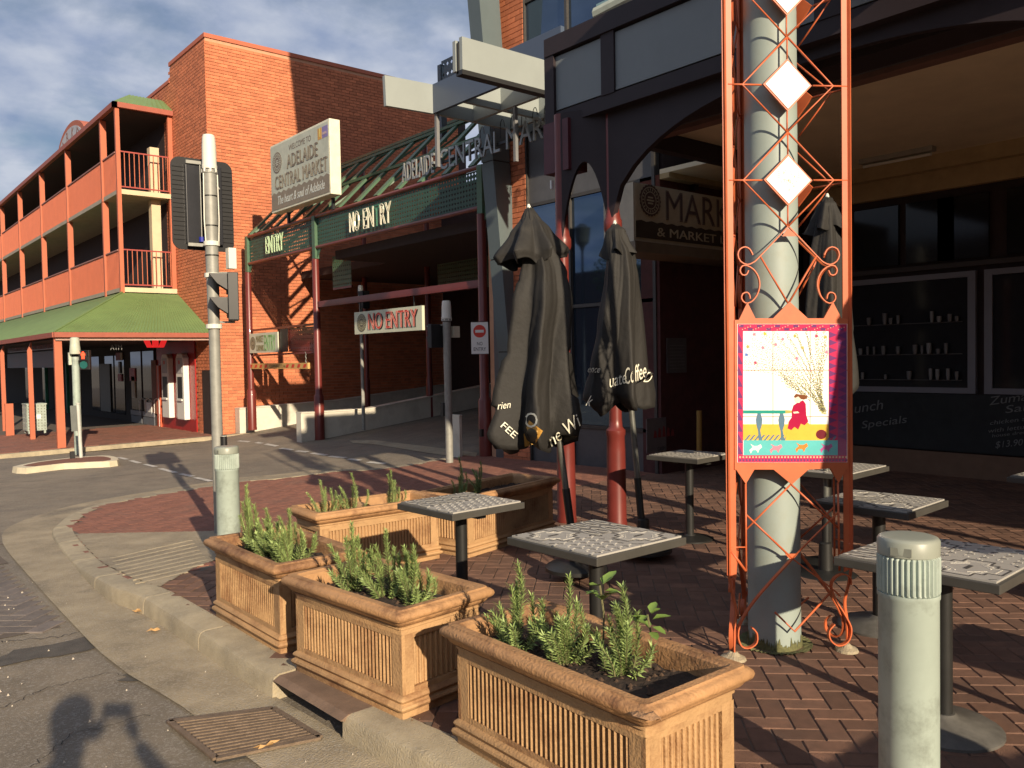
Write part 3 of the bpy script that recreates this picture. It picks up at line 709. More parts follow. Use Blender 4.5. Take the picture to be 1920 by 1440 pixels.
# cream pier standing inside
MB().box(7.55, 7.80, by0 + .35, by0 + .6, slabs[0], slabs[1] - .13).box(7.55, 7.80, by0 + .35, by0 + .6, slabs[1], slabs[1] + 1.35).build('pier', cream, cb)
MB().box(Xw - .012, Xw + .008, by0 + .7, YE, slabs[0], roofz).build('back_wall', darkwall, cb)
# roof over the top balcony
MB().box(bx0 - .12, bx0 + .0, by0 - .12, YE, roofz - .02, roofz + .12).box(bx0 - .12, Xw - .02, by0 - .12, by0 - .0, roofz - .02, roofz + .12).build('gutter', mat('rust_gutter', (.33, .085, .05), .6), cb)
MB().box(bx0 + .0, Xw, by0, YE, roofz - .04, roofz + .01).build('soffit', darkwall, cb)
def corrug(name, p00, p10, p11, p01, n, amp, m, parent):
    """corrugated sheet: ribs run from the p00-p10 edge to the p01-p11 edge"""
    p00, p10, p11, p01 = map(Vector, (p00, p10, p11, p01)); nr = (p10 - p00).cross(p01 - p00).normalized(); vs = []
    if nr.z < 0: nr = -nr
    for k in range(n * 4 + 1):
        t = k / (n * 4); o = nr * (amp * sin(t * n * 2 * pi)); vs += [p00.lerp(p10, t) + o, p01.lerp(p11, t) + o, p01.lerp(p11, t) + o - nr * .006, p00.lerp(p10, t) + o - nr * .006]
    fs = []
    for k in range(n * 4):
        a = 4 * k; fs += [(a, a + 4, a + 5, a + 1), (a + 2, a + 6, a + 7, a + 3)]
    return MB().add(vs, fs).build(name, m, parent, smooth=True)
corrug('balcony_roof', (bx0 - .1, by0 - .1, roofz + .12), (Xw, by0 - .1, roofz + .12), (Xw, by0 + .75, roofz + .62), (bx0 + .55, by0 + .75, roofz + .62), 10, .01, greenroof, cb)
corrug('balcony_roof', (bx0 - .1, YE, roofz + .12), (bx0 - .1, by0 - .1, roofz + .12), (bx0 + .55, by0 + .75, roofz + .58), (bx0 + .55, YE, roofz + .58), 180, .01, greenroof, cb)
# curved pediment with lettering, on the roof edge
arc = [(6.95, 31.35 + 2.1 * cos(a), roofz + .1 + 1.05 * sin(a)) for a in [pi * k / 20 for k in range(21)]]
pd = MB().slab(arc, (.25, 0, 0)).build('pediment', mat('pediment_brick', (.40, .12, .075), .8), cb)
MB().slab([(p[0], p[1], p[2]) for p in arc], (0.9, 0, 0)).build('pediment_back', orangep, cb).location.x += .26
arc2 = [(6.935, 31.35 + 1.85 * cos(a), roofz + .1 + .88 * sin(a)) for a in [pi * k / 20 for k in range(21)]]
MB().slab(arc2, (.012, 0, 0)).build('pediment_face', mat('pediment_face', (.42, .42, .46), .6), pd)
for k, ch in enumerate('MARKET'):
    a = pi * (.10 + .8 * k / 5); y = 31.35 + 1.42 * cos(a); z = roofz + .1 + .62 * sin(a)
    up_ = Vector((0, cos(a), sin(a) * .9 + .25)).normalized(); xd = up_.cross(Vector((-1, 0, 0)))
    text(ch, Vector((6.934, y, z)) - xd * .14 - up_ * .12, xd, .28, .34, mat('pediment_letter', (.20, .10, .09), .7), pd, up=up_)
arc3 = [(6.93, 31.35 + .75 * cos(a), roofz + .1 + .32 * sin(a)) for a in [pi * k / 12 for k in range(13)]]
MB().slab(arc3, (.004, 0, 0)).build('pediment_badge', mat('badge_blue', (.16, .24, .26), .6), pd)

# ---- street canopy: corrugated hipped awning on posts
ez = 2.36; ex0, ey0 = 4.37, 21.88
MB().box(ex0 - .02, Xw - .02, ey0 - .05, ey0 + .04, ez - .10, ez + .02).box(ex0 - .05, ex0 + .03, ey0 + .04, 60, ez - .10, ez + .02).build('canopy_gutter', mat('rust_gutter', (.40, .11, .06), .6), cb)
MB().box(ex0 + .02, Xw - .02, ey0 + .04, ey0 + .08, ez - .17, ez - .12).build('canopy_rail', mat('pink_rail', (.42, .27, .22), .6), cb)
# hipped: front slope up to the lower balcony slab, street slope
hx, hy, hz = bx0 - .02, by0 - .06, 3.56
corrug('canopy_sheet', (ex0, ey0, ez + .02), (Xw - .01, ey0, ez + .02), (Xw - .01, hy, hz), (hx, hy, hz), 44, .014, greenroof, cb)
corrug('canopy_sheet', (ex0, 60, ez + .02), (ex0, ey0, ez + .02), (hx, hy, hz), (hx, 60, hz), 300, .014, greenroof, cb)
MB().tube([(ex0, ey0, ez + .04), (hx, hy, hz + .02)], .022).build('canopy_ridge', greenroof, cb)
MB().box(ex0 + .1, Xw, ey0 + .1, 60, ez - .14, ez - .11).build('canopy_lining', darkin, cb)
for k, y in enumerate([21.98, 25.2, 29.4, 34.0]):
    zb = farz(ex0, y) - .12
    w = .09 if k == 0 else .06
    pb = MB().slab([(ex0 + .0, y, zb), (ex0 + 2 * w * 1.0, y, zb), (ex0 + 2 * w * .9, y, ez - .1), (ex0, y, ez - .1 if k == 0 else ez - .35)], (0, w * 1.2, 0)).build('canopy_post', orangep, cb)
MB().box(ex0 - .25, ex0 - .05, 27.2, 27.3, -.5, .55).build('street_pier', orangep, cb)
# ---- shopfronts under the canopy
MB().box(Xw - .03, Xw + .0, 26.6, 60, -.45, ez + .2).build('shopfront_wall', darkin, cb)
ft = -.36
for k, (a, b) in enumerate(((26.75, 27.9), (28.05, 29.2))):
    MB().box(Xw - .055, Xw - .035, a, b, .12, 2.0).build('shop_glass', glassd, cb)
    MB().box(Xw - .10, Xw - .032, a, b, -.05, .10).build('shop_sill', alu, cb)
    MB().box(Xw - .07, Xw - .04, a - .07, a - .01, -.3, 2.05).build('shop_mullion', darkwall, cb)
    MB().box(Xw - .09, Xw - .04, a + .02, b - .02, -.30, -.07).build('shop_stallriser', mat('stallriser_slate', (.12, .13, .15), .5), cb)
for k, y in enumerate((30.0, 31.3, 33.2, 36, 39, 42, 46)):
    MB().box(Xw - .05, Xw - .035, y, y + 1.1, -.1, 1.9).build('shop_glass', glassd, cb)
# green posts and frames seen in the arcade shade
for y in (37.2, 41.2): MB().box(Xw - .3, Xw - .2, y, y + .12, -.4, 1.7).build('arcade_post', greenpaint, cb)
# red bank wall with two cash machines
rw = MB().box(Xw - .045, Xw - .012, 23.2, 26.5, -.42, 2.62).build('bank_wall', mat('bank_red', (.36, .018, .016), .35), cb)
MB().box(Xw - .09, Xw - .046, 26.15, 26.45, -.42, 1.55).build('bank_pillar', mat('bank_orange', (.62, .12, .05), .5), cb)
MB().box(Xw - .10, Xw - .091, 26.24, 26.27, -.42, 1.55).build('bank_pillar_trim', signw2, cb)
def atm(y0, lb):
    r = root('cash_machine', (Xw - .05, y0, .2), lb, 'cash machine', 'cash machines in the red bank wall')
    x = Xw - .05
    MB().slab([(x, y0, .02), (x, y0 + .62, .02), (x, y0 + .62, 1.75), (x, y0 + .5, 1.88), (x, y0 + .12, 1.88), (x, y0, 1.75)], (-.16, 0, 0)).build('surround', signw2, r, bevel=.02)
    MB().box(x - .168, x - .161, y0 + .1, y0 + .52, 1.32, 1.75).build('advert_panel', mat('atm_grey', (.45, .46, .48), .4), r)
    MB().box(x - .168, x - .161, y0 + .12, y0 + .5, .62, 1.22).build('screen_recess', sigblack, r)
    MB().box(x - .20, x - .17, y0 + .1, y0 + .52, .55, .60).build('keypad_shelf', signw2, r)
    MB().box(x - .170, x - .1685, y0 + .25, y0 + .37, 1.58, 1.68).build('red_mark', sigred, r)
atm(24.95, 'white cash machine in the red bank wall, the one beside the orange pillar')
atm(23.65, 'white cash machine in the red bank wall, the one nearer the brick corner')
# hanging signs under the canopy
t_ = root('bank_sign', (6.6, 22.6, 2.0), 'red lit bank emblem of three bars hanging under the canopy', 'sign')
lit = mat('lit_red', (.6, .02, .02), .4, .02, emit=((1.0, .03, .03), 0.5))
c = PY(292, 645, 22.4)
for s, dxx, wd in ((0, -.17, .07), (1, 0, .075), (2, .17, .07)):
    sl = (-.05, 0, .05)[s]
    MB().slab([(c.x + dxx - wd - sl * -1, c.y, c.z + .10), (c.x + dxx + wd - sl * -1, c.y, c.z + .10), (c.x + dxx + wd * .9 - sl * .6, c.y, c.z - .09), (c.x + dxx - wd * .9 - sl * .6, c.y, c.z - .09)], (0, .05, 0)).build('emblem_bar', lit, t_)
t_ = root('atm_sign', PY(200, 650, 22.4), 'small grey ATM letters under the canopy beside the red emblem', 'sign')
text('ATM', PY(207, 656, 22.4), EY, .27, .13, mat('atm_letters', (.25, .25, .25), .5), t_)
# two tone signboard of the cafe at the back of the arcade
sg = root('cafe_sign', (Xw - .3, 45, 2.0), 'dark blue and maroon cafe signboard with pale outline deep under the canopy', 'sign')
ys0, ys1 = 50.5, 31.0
bo = MB().box(ex0 + .35, ex0 + .38, 24.2, 33.0, 1.72, 2.22)
p1 = PX(15, 650, 5.2); p2 = PX(108, 650, 5.2)
plate(PX(15, 662, 5.2), EX, p1.y - p2.y, .30, mat('board_maroon', (.07, .02, .03), .5), sg, 'signboard_upper')
plate(PX(15, 690, 5.2), EX, p1.y - p2.y, PX(15, 664, 5.2).z - PX(15, 690, 5.2).z, mat('board_blue', (.015, .035, .06), .5), sg, 'signboard_lower')
q = PX(20, 661, 5.2); plate(q, EX, (p1.y - p2.y) * .92, .022, alu, sg, 'signboard_trim', off=.012)
q = PX(20, 650.5, 5.2); plate(q, EX, (p1.y - p2.y) * .92, .022, alu, sg, 'signboard_trim', off=.012)
text("CAFE BAR & BISTRO", PX(24, 659.5, 5.2) + Vector((-.012, 0, 0)), EX, (p1.y - p2.y) * .85, .15, mat('sign_faded_pink', (.25, .10, .11), .6), sg)
text("SOUVLAKI  HAMBURGERS", PX(24, 674, 5.2) + Vector((-.012, 0, 0)), EX, (p1.y - p2.y) * .85, .13, mat('sign_faded_blue', (.05, .13, .17), .6), sg) if False else None
text("SALES", PX(62, 648, 5.2) + Vector((-.012, 0, 0)), EX, (p1.y - p2.y) * .38, .20, mat('sign_faded_pink2', (.22, .13, .10), .6), sg) if False else None

# ================================================================== GLASS AND BRICK BUILDING
gb = root('glass_building', (8.8, 9.0, -.1), 'dark mirror glass and brick building with leaning grey corner column', 'building')
Xg = 8.8; Yg = 11.15
MB().box(Xg + .16, 15, 7.45, Yg - .15, -.3, 16.5).build('core', darkwall, gb)
MB().box(Xg + .02, 15, Yg - .15, Yg - .02, -.3, 13).build('side_wall', mortar, gb)
# brick pier
y0, y1 = 10.12, 10.78
MB().box(Xg + .012, Xg + .2, y0, y1, -.3, 13).build('brick_pier', mortar, gb)
brickface(gb, (Xg, y1, -.1), EX, y1 - y0, -.1, 12.9, 260, lambda p: p.z, jt=.010)
# leaning grey corner column, its head out over the street
Yc_ = 10.45
def lx(px, py): return PY(px, py, Yc_)
tl_, bl_, tr_, br_ = lx(899, 0), lx(949, 590), lx(936, 0), lx(975, 590)
def ex_(a, b, z): t = (z - b.z) / (a.z - b.z); return b + (a - b) * t
for za, zb2 in ((-.1, 1.68), (1.70, 3.18), (3.20, 4.73), (4.75, 6.23), (6.25, 7.58), (7.60, 9.2), (9.22, 11.5), (11.52, 16)):
    MB().slab([ex_(bl_, tl_, za), ex_(br_, tr_, za), ex_(br_, tr_, zb2), ex_(bl_, tl_, zb2)], (0, .30, 0)).build('leaning_column_panel', greyalu, gb)
    MB().slab([ex_(bl_, tl_, zb2) + Vector((.01, .01, 0)), ex_(br_, tr_, zb2) + Vector((-.01, .01, 0)), ex_(br_, tr_, zb2 + .02) + Vector((-.01, .01, 0)), ex_(bl_, tl_, zb2 + .02) + Vector((.01, .01, 0))], (0, .27, 0)).build('column_joint', sigblack, gb)
MB().slab([ex_(br_, tr_, 0.0), Vector((8.97, Yc_, 0)), Vector((8.97, Yc_, 16)), ex_(br_, tr_, 16)], (0, .02, 0)).build('shade_fin', mat('fin_glass', (.10, .14, .14), .15), gb).location.y += .34  # sheet added behind the column to stop sun through the gap
# curtain wall: panes between mullions
ymul = [10.12, 9.15, 7.5]
zb = [-.1, .55, 2.35, 4.0, 5.35, 7.2, 8.9, 10.8, 12.9]
for i in range(len(ymul) - 1):
    for j in range(len(zb) - 1):
        a, b = ymul[i + 1] + .02, ymul[i] - .02
        m_ = mirror if j not in (0, 3) else mat('spandrel', (.10, .10, .105), .35)
        o = MB().box(Xg + .05, Xg + .07, a, b, zb[j] + .03, zb[j + 1] - .03).build('pane', m_, gb)
for y in ymul: MB().box(Xg + .0, Xg + .10, y - .025, y + .025, -.2, 13).build('mullion', mat('mullion_bronze', (.06, .055, .05), .4), gb)
for z in zb: MB().box(Xg + .02, Xg + .08, ymul[-1], ymul[0], z - .025, z + .025).build('transom', mat('mullion_bronze', (.06, .055, .05), .4), gb)
# upper floor: projecting glazed balcony behind the verandah fascia
MB().box(Xg, Xg + .15, 10.8, Yg - .15, -.3, 13).build('corner_strip', mat('spandrel', (.10, .10, .105), .35), gb)
MB().box(6.2, 15, -12, 7.4, 8.4, 13).build('upper_storey', mirror, gb) if False else None
for j, (za, zbb) in enumerate(((5.2, 7.4), (7.5, 9.8), (9.9, 13))):
    for k in range(9):
        MB().box(Xg + .05, Xg + .07, 7.42 - (k + 1) * 1.9, 7.42 - k * 1.9 - .06, za, zbb).build('pane', mirror, gb)
MB().box(Xg + .12, 15, -12, 7.44, 4.9, 13).build('upper_core', darkwall, gb)
MB().tube([PX(1120, 28, 7.2), PX(1190, -8, 7.2), PX(1260, -45, 7.2)], .09, 10).build('roof_pipe', mat('pale_tube', (.42, .46, .38), .5), gb)
gl = MB().box(7.6, 7.62, 6.2, 7.35, 5.3, 5.95).build('glass_screen', mat('pale_glass', (.22, .36, .38), .1), gb)

# things seen in the shop under the canopy
Xq = Xw - .09
def shopbit(px0, py0, px1, py1, m, name, th=.03):
    a_ = PX(px0, py1, Xq); b_ = PX(px1, py0, Xq); return MB().box(Xq, Xq + th, min(a_.y, b_.y), max(a_.y, b_.y), a_.z, b_.z).build(name, m, cb)
pinkp = mat('poster_pink', (.62, .16, .20), .5); creamp = mat('poster_cream', (.60, .52, .38), .5)
shopbit(243, 690, 252, 714, pinkp, 'poster'); shopbit(247, 706, 252, 746, creamp, 'door_panel'); shopbit(221, 701, 227, 715, pinkp, 'poster')
shopbit(222, 678, 224, 700, alu, 'pole'); shopbit(217, 661, 225, 676, mat('poster_red', (.35, .03, .03), .5), 'box_sign'); shopbit(225, 661, 228, 675, creamp, 'box_sign')
shopbit(286, 675, 291, 775, mat('timber_post', (.22, .09, .05), .6), 'timber_post'); shopbit(275, 755, 284, 777, signw2, 'cooler'); shopbit(189, 682, 205, 770, mat('grey_door', (.11, .11, .095), .5), 'grey_door')
for k, (x0_, x1_) in enumerate(((262, 272), (274, 284), (290, 299))):
    a_ = PX(x0_, 775, Xq); b_ = PX(x1_, 748, Xq); my = (a_.y + b_.y) / 2; hw = abs(a_.y - b_.y) / 2
    MB().tube([(Xq, my + hw, a_.z), (Xq, my + hw, b_.z - .08)] + [(Xq, my + hw * cos(t), b_.z - .08 + .08 * sin(t)) for t in (.5, 1.0, 1.57, 2.1, 2.6)] + [(Xq, my - hw, b_.z - .08), (Xq, my - hw, a_.z)], .014, 6).build('white_hoop', signw2, cb)
for k in range(2):
    q = PX((10, 38)[k], 720, 5.4)
# ================================================================== VERANDAH (market arcade) and shopfront
vb = root('market_verandah', (5.6, 6, 0), 'deep shaded market verandah with dark maroon fascia, grey panels and cream ceiling', 'building')
Xf = 5.6
fz0, fz1 = 3.86, 4.56
Ye = 6.10; YB = -9.0
MB().box(Xf, Xf + .12, YB, Ye, fz0 - .03, fz0 + .10).build('lower_beam', maroonwood, vb)
MB().box(Xf - .03, Xf + .12, YB, Ye, fz1 - .05, fz1 + .12).build('upper_beam', maroonwood, vb)
MB().box(Xf + .03, Xf + .10, YB, Ye, fz0 + .1, fz1 - .05).build('fascia_back', maroonwood, vb)
ys_ = [5.98, 5.36, 5.20, 3.25, 3.05, 1.0, .8, -1.3, -1.5, -3.6, -3.8, -6.0, -6.2, -8.4]
for k in range(0, len(ys_) - 1, 2):
    MB().box(Xf + .012, Xf + .028, ys_[k + 1], ys_[k], fz0 + .12, fz1 - .07).build('grey_panel', greypanel, vb)
for k in range(1, len(ys_) - 1, 2):
    MB().box(Xf - .01, Xf + .03, ys_[k + 1] , ys_[k], fz0 + .1, fz1 - .05).build('fascia_post', maroonwood, vb)
MB().box(Xf - .02, Xf + .12, 5.98, Ye + .01, fz0 - .0, fz1 + .1).build('corner_post', maroonwood, vb)
MB().box(Xf + .12, 8.78, Ye - .12, Ye, fz0 - .03, fz1 + .12).build('end_beam', maroonwood, vb)
# ceiling and cornice, plus the dark cross beams under it
MB().box(Xf + .13, 10.98, YB, Ye - .13, 4.02, 4.08).box(8.80, 10.98, Ye - .13, 7.38, 4.02, 4.08).build('ceiling', ceilm, vb)
MB().box(Xf + .1, 11.2, YB, Ye - .1, 4.09, 4.5).build('roof', darkwall, vb)
MB().box(10.75, 10.98, YB, 7.38, 3.84, 4.02).box(10.90, 10.99, YB, 7.38, 3.60, 3.84).build('cornice', mat('ochre_cornice', (.45, .33, .17), .8), vb)
MB().box(8.8, 10.75, 7.22, 7.38, 3.95, 4.02).build('cornice', mat('ochre_cornice', (.45, .33, .17), .8), vb)
for (x0, x1, m_) in ((6.1, 6.45, maroonwood), (7.0, 7.15, mat('pink_brown_band', (.20, .11, .09), .7))):
    MB().box(x0, x1, YB, Ye - .13, 3.80 if x0 < 6.5 else 3.93, 4.02).build('ceiling_beam', m_, vb)
MB().box(6.46, 6.99, YB, Ye - .13, 3.97, 4.02).build('ceiling_band', mat('slate_band', (.10, .09, .10), .7), vb)
# arches between the columns: timber valance with curved underside, along the front
def valance(p0, p1, ztop, zspring, zcrown, thick, n=18, name='arch_valance', m=maroonwood, pointed=False):
    p0 = Vector(p0); p1 = Vector(p1); d = p1 - p0; L = d.length; d.normalize(); nr = d.cross(UZ) * thick
    top = []; botm = []
    for k in range(n + 1):
        t = k / n; s = abs(2 * t - 1)
        if pointed: z = zspring + (zcrown - zspring) * (1 - s ** 1.9) ** .75
        else: z = zspring + (zcrown - zspring) * math.sqrt(max(0, 1 - s ** 2.4))
        botm.append(p0 + d * L * t + UZ * z)
        top.append(p0 + d * L * t + UZ * ztop)
    vs = []; fs = []
    for a, b in zip(botm, top): vs += [a, b, b + nr, a + nr]
    for k in range(n):
        a = 4 * k; fs += [(a, a + 4, a + 5, a + 1), (a + 3, a + 2, a + 6, a + 7), (a, a + 3, a + 7, a + 4), (a + 1, a + 5, a + 6, a + 2)]
    fs += [(0, 1, 2, 3), tuple(4 * n + i for i in (3, 2, 1, 0))]
    return MB().add(vs, fs).build(name, m, vb)
cA = Vector((5.557, 5.867, 0)); cB = Vector((5.767, 5.404, 0))
def ironcol(c, lb=None, z1=3.9, dark=2.98):
    def seg(name, prof, m, par, n=20): return MB().lathe((c.x, c.y, 0), prof, n).build(name, m, par, smooth='auto')
    r_ = seg('column', [(.098, 0), (.098, .03), (.092, .05), (.088, .70), (.084, .84), (.092, .86), (.092, .90), (.066, .93), (.060, 1.0), (.056, dark - .3)], redsteel, vb)
    seg('column_collar', [(.075, dark - .3), (.085, dark - .27), (.085, dark - .2), (.072, dark - .17), (.062, dark - .1)], redsteel, r_)
    seg('column_head', [(.062, dark - .1), (.062, z1)], redsteel, r_)
    return r_
ironcol(cA, dark=2.62 + .3); ironcol(cB, dark=2.75 + .3)
MB().box(Xf - .09, Xf + .16, 5.72, 6.06, 3.36, 3.84).build('junction_box', mat('maroon_box', (.085, .018, .025), .5), vb)
for k in range(3): MB().box(Xf - .07, Xf - .04, 5.98 - k * .1, 6.0 - k * .1, 3.22 + k * .03, 3.30 + k * .03).build('white_fitting', signw2, vb)
valance(cA + Vector((0, -.03, 0)), cB + Vector((0, .03, 0)), 3.90, 2.70, 3.42, .06, pointed=True)
valance(cB, (cB.x, 1.05, 0), 3.90, 2.75, 3.74, .06, n=28)
valance((cB.x, 1.0, 0), (cB.x, -4, 0), 3.90, 2.75, 3.74, .06)
for y in (1.02, .55, -4.0): ironcol(Vector((cB.x, y, 0)))
# brackets with curls near the column head
mbk = MB()
for s in range(14):
    pass
# ---- wall facing the street end: dark brick above, recess below
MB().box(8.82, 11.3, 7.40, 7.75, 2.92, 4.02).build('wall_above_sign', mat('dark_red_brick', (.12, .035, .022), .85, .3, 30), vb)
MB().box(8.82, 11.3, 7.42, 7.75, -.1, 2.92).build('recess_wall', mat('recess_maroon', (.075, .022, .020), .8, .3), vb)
MB().box(9.45, 9.53, 7.3, 7.38, 3.88, 4.02).build('hanger', maroonwood, vb)
# notice boards in the recess
nb = plate(PY(1250, 700, 7.40), EY, .42, .48, mat('notice_frame', (.11, .10, .10), .5), vb, 'notice_board')
for k in range(8): plate(PY(1250, 700, 7.40) + Vector((.05, -.012, .06 + k * .045)), EY, .32, .008, mat('faint_print', (.20, .19, .18), .7), nb, 'notice_line', depth=.001)
pb_ = plate(PY(1212, 850, 7.40), EY, .40, .46, mat('poster_dark', (.15, .13, .13), .6), vb, 'poster')
c_ = PY(1245, 812, 7.385)
for k in range(5):
    a = -.4 + k * .2; MB().slab([c_ + Vector((a * .45 - .03, 0, -.05)), c_ + Vector((a * .45 + .035, 0, -.05)), c_ + Vector((a * .45 + .02, 0, .08 - abs(a) * .12)), c_ + Vector((a * .45 - .01, 0, .10 - abs(a) * .12))], (0, .004, 0)).build('poster_shape', mat('dull_red_print', (.22, .03, .03), .6), pb_)
text('CASH', PY(1233, 845, 7.388), EY, .16, .05, mat('faint_print2', (.05, .05, .05), .7), pb_, depth=.002)
MB().cyl(PY(1311, 858, 6.9) , PY(1311, 770, 6.9), .035, n=12).build('yellow_bollard', mat('dull_yellow', (.34, .19, .04), .6), vb)

# ---- shopfront on X = 11
Xs = 11.0
MB().box(Xs + .02, Xs + .3, -10, 7.4, -.1, 4.1).build('shop_wall', darkwall, vb)
MB().box(Xs - .03, Xs + .02, -10, 7.4, -.1, .30).build('plinth', mat('plinth_ochre', (.20, .115, .07), .8), vb)
cbd = MB().box(Xs - .045, Xs + .0, -10, 7.4, .32, 1.04).build('chalkboard_panel', chalkb, vb)
z0, z1 = 1.05, 2.56
wins = [(4.24, 6.3), (2.0, 4.14), (-.3, 1.9)]
for k, (a, b) in enumerate(wins):
    fr = MB().box(Xs - .06, Xs, a, b, z0, z0 + .07).box(Xs - .06, Xs, a, b, z1 - .07, z1).box(Xs - .06, Xs, a, a + .09, z0 + .07, z1 - .07).box(Xs - .06, Xs, b - .09, b, z0 + .07, z1 - .07).build('window_frame', alu, vb)
    MB().box(Xs - .03, Xs - .02, a + .09, b - .09, z0 + .07, z1 - .07).build('pane', mat('shop_glass_clear', (.02, .022, .025), .08, spec=.25), fr)
# shelves of glasses and cups seen in the servery window
cup = mat('cup_white', (.24, .24, .23), .4); glassy = mat('cup_grey', (.16, .16, .16), .3)
random.seed(3)
for zz in (1.22, 1.55, 1.95):
    MB().box(Xs - .045, Xs - .032, 4.4, 6.1, zz - .012, zz).build('shelf', mat('shelf_dark', (.06, .055, .05), .5), vb)
cu = 0
for zz in (1.22, 1.55, 1.95):
    y = 4.45
    while y < 6.05:
        if random.random() < .75:
            h = random.uniform(.05, .15); r = random.uniform(.016, .032)
            MB().lathe((Xs - .075, y, zz), [(r * .7, 0), (r, h * .4), (r, h), (r * .85, h)], 10).build('drinking_glass' if random.random() < .5 else 'cup', random.choice([cup, glassy, glassy]), vb, smooth='auto')
        y += random.uniform(.07, .13)
MB().box(Xs - .05, Xs, -10, 7.4, 2.62, 2.68).build('transom_rail', mat('transom_dark', (.05, .04, .035), .6), vb)
for k, y in enumerate((6.6, 5.9, 5.2, 4.5, 4.1, 3.3, 2.5, 1.7)):
    MB().box(Xs - .03, Xs + .01, y, y + .6, 2.72, 3.5).build('upper_pane', mat('shop_glass_clear', (.02, .022, .025), .08, spec=.25), vb)
# chalk writing
def scrawl(s, px, py, H, W):
    p = PX(px, py, Xs - .052); return text(s, p, (Vector((0, -1, .18))), W, H, chalk, cbd, depth=.002, up=Vector((0, .1, 1)), skew=.25)
scrawl('unch', 1602, 775, .13, .40); scrawl('Specials', 1615, 808, .13, .62)
for s, px, py, W, H in (('Zuma', 1855, 760, .42, .10), ('Salad', 1885, 775, .42, .09), ('chicken and', 1856, 797, .5, .05), ('with lettuce', 1852, 812, .5, .05), ('house dressing', 1860, 822, .5, .05), ('$13.90', 1866, 842, .30, .09)):
    scrawl(s, px, py, H, W)
# light fitting on the ceiling
lf = root('ceiling_light', PX(1680, 285, 9.8), 'long unlit fluorescent fitting under the verandah ceiling', 'light')
p = Vector((10.3, 5.0, 3.96)); MB().box(p.x - .06, p.x + .06, p.y - .55, p.y + .35, 3.96, 4.018).build('batten', mat('fitting', (.35, .33, .28), .5), lf); MB().cyl((p.x, p.y - .52, 3.93), (p.x, p.y + .32, 3.93), .02).build('tube', plasticw, lf)
# market sign box
ms_ = root('market_sign', (8.29, 6.9, 3.1), 'long cream and brown MARKET sign box hanging above the arcade entrance', 'sign')
a_ = PY(1187, 341, 6.9); b_ = PY(1190, 452, 6.9); W = 3.0
MB().box(a_.x, a_.x + W, 6.9, 7.4, b_.z, a_.z).build('sign_box', mat('box_cream', (.55, .50, .38), .6), ms_)
fw = .03
plate((a_.x + fw, 6.9, b_.z + fw + .02), EY, W - 2 * fw, a_.z - b_.z - 2 * fw, mat('face_cream', (.56, .49, .34), .5), ms_, 'sign_face', .004)
zc = b_.z + .02; H = a_.z - b_.z
pts = [(a_.x + fw, 6.893, zc + fw)] + [(a_.x + W - fw, 6.893, zc + fw)] + [(a_.x + fw + (W - 2 * fw) * (1 - t / 30), 6.893, zc + fw + .20 + .018 * (t % 2)) for t in range(31)]
MB().slab(pts[::-1], (0, -.003, 0)).build('sign_band', mat('band_brown', (.07, .055, .04), .5), ms_)
crest((a_.x + .30, 6.89, zc + .50), EY, .20, ms_, mat('crest_brown', (.10, .06, .05), .5), mat('face_cream', (.56, .49, .34), .5))
tx = text('MARKET', (a_.x + .60, 6.893, zc + .29), EY, 1.9, .37, mat('letter_brown', (.11, .075, .07), .5), ms_)
text('MARKET', (a_.x + .60, 6.886, zc + .30), EY, 1.9, .35, mat('letter_line', (.42, .34, .24), .5), ms_, outline=.004)
text('& MARKET LANE', (a_.x + .42, 6.887, zc + .07), EY, 1.9, .11, mat('face_cream', (.56, .49, .34), .5), ms_)
MB().box(a_.x - .02, a_.x + W, 6.86, 7.4, b_.z - .13, b_.z - .002).build('sign_shelf', mat('shelf_cream', (.20, .16, .11), .6), ms_)

# unseen box added to shade the verandah front, and the rest of the block
MB().box(4.55, 5.48, 1.9, 3.1, 4.3, 5.5).box(5.48, 8.7, 1.9, 3.1, 4.72, 4.95).build('shade_block', mat('upper_render', (.30, .20, .15), .8), vb)
MB().box(7.2, 11.0, -30, 1.15, 4.7, 9.5).build('upper_storey', mat('upper_render', (.30, .20, .15), .8), vb)
MB().box(11.3, 11.6, -30, 7.4, -.2, 4.7).build('block_wall', darkwall, vb)
ob_ = root('opposite_building', (-24, 0, 0), 'plain brick terrace on the far side of the street', 'building')
MB().box(-32, -24, -45, 80, -.5, 7.5).build('terrace', mat('terrace_brick', (.10, .06, .05), .85), ob_)
ob2 = root('sky_blocker', (0, -48, 0), 'long brick block added behind the viewer to cut low sky light', 'building')
MB().box(-24, 60, -56, -46, -.5, 13.5).build('block', mat('terrace_brick', (.10, .06, .05), .85), ob2)  # unseen block, added to dim the low sky from behind

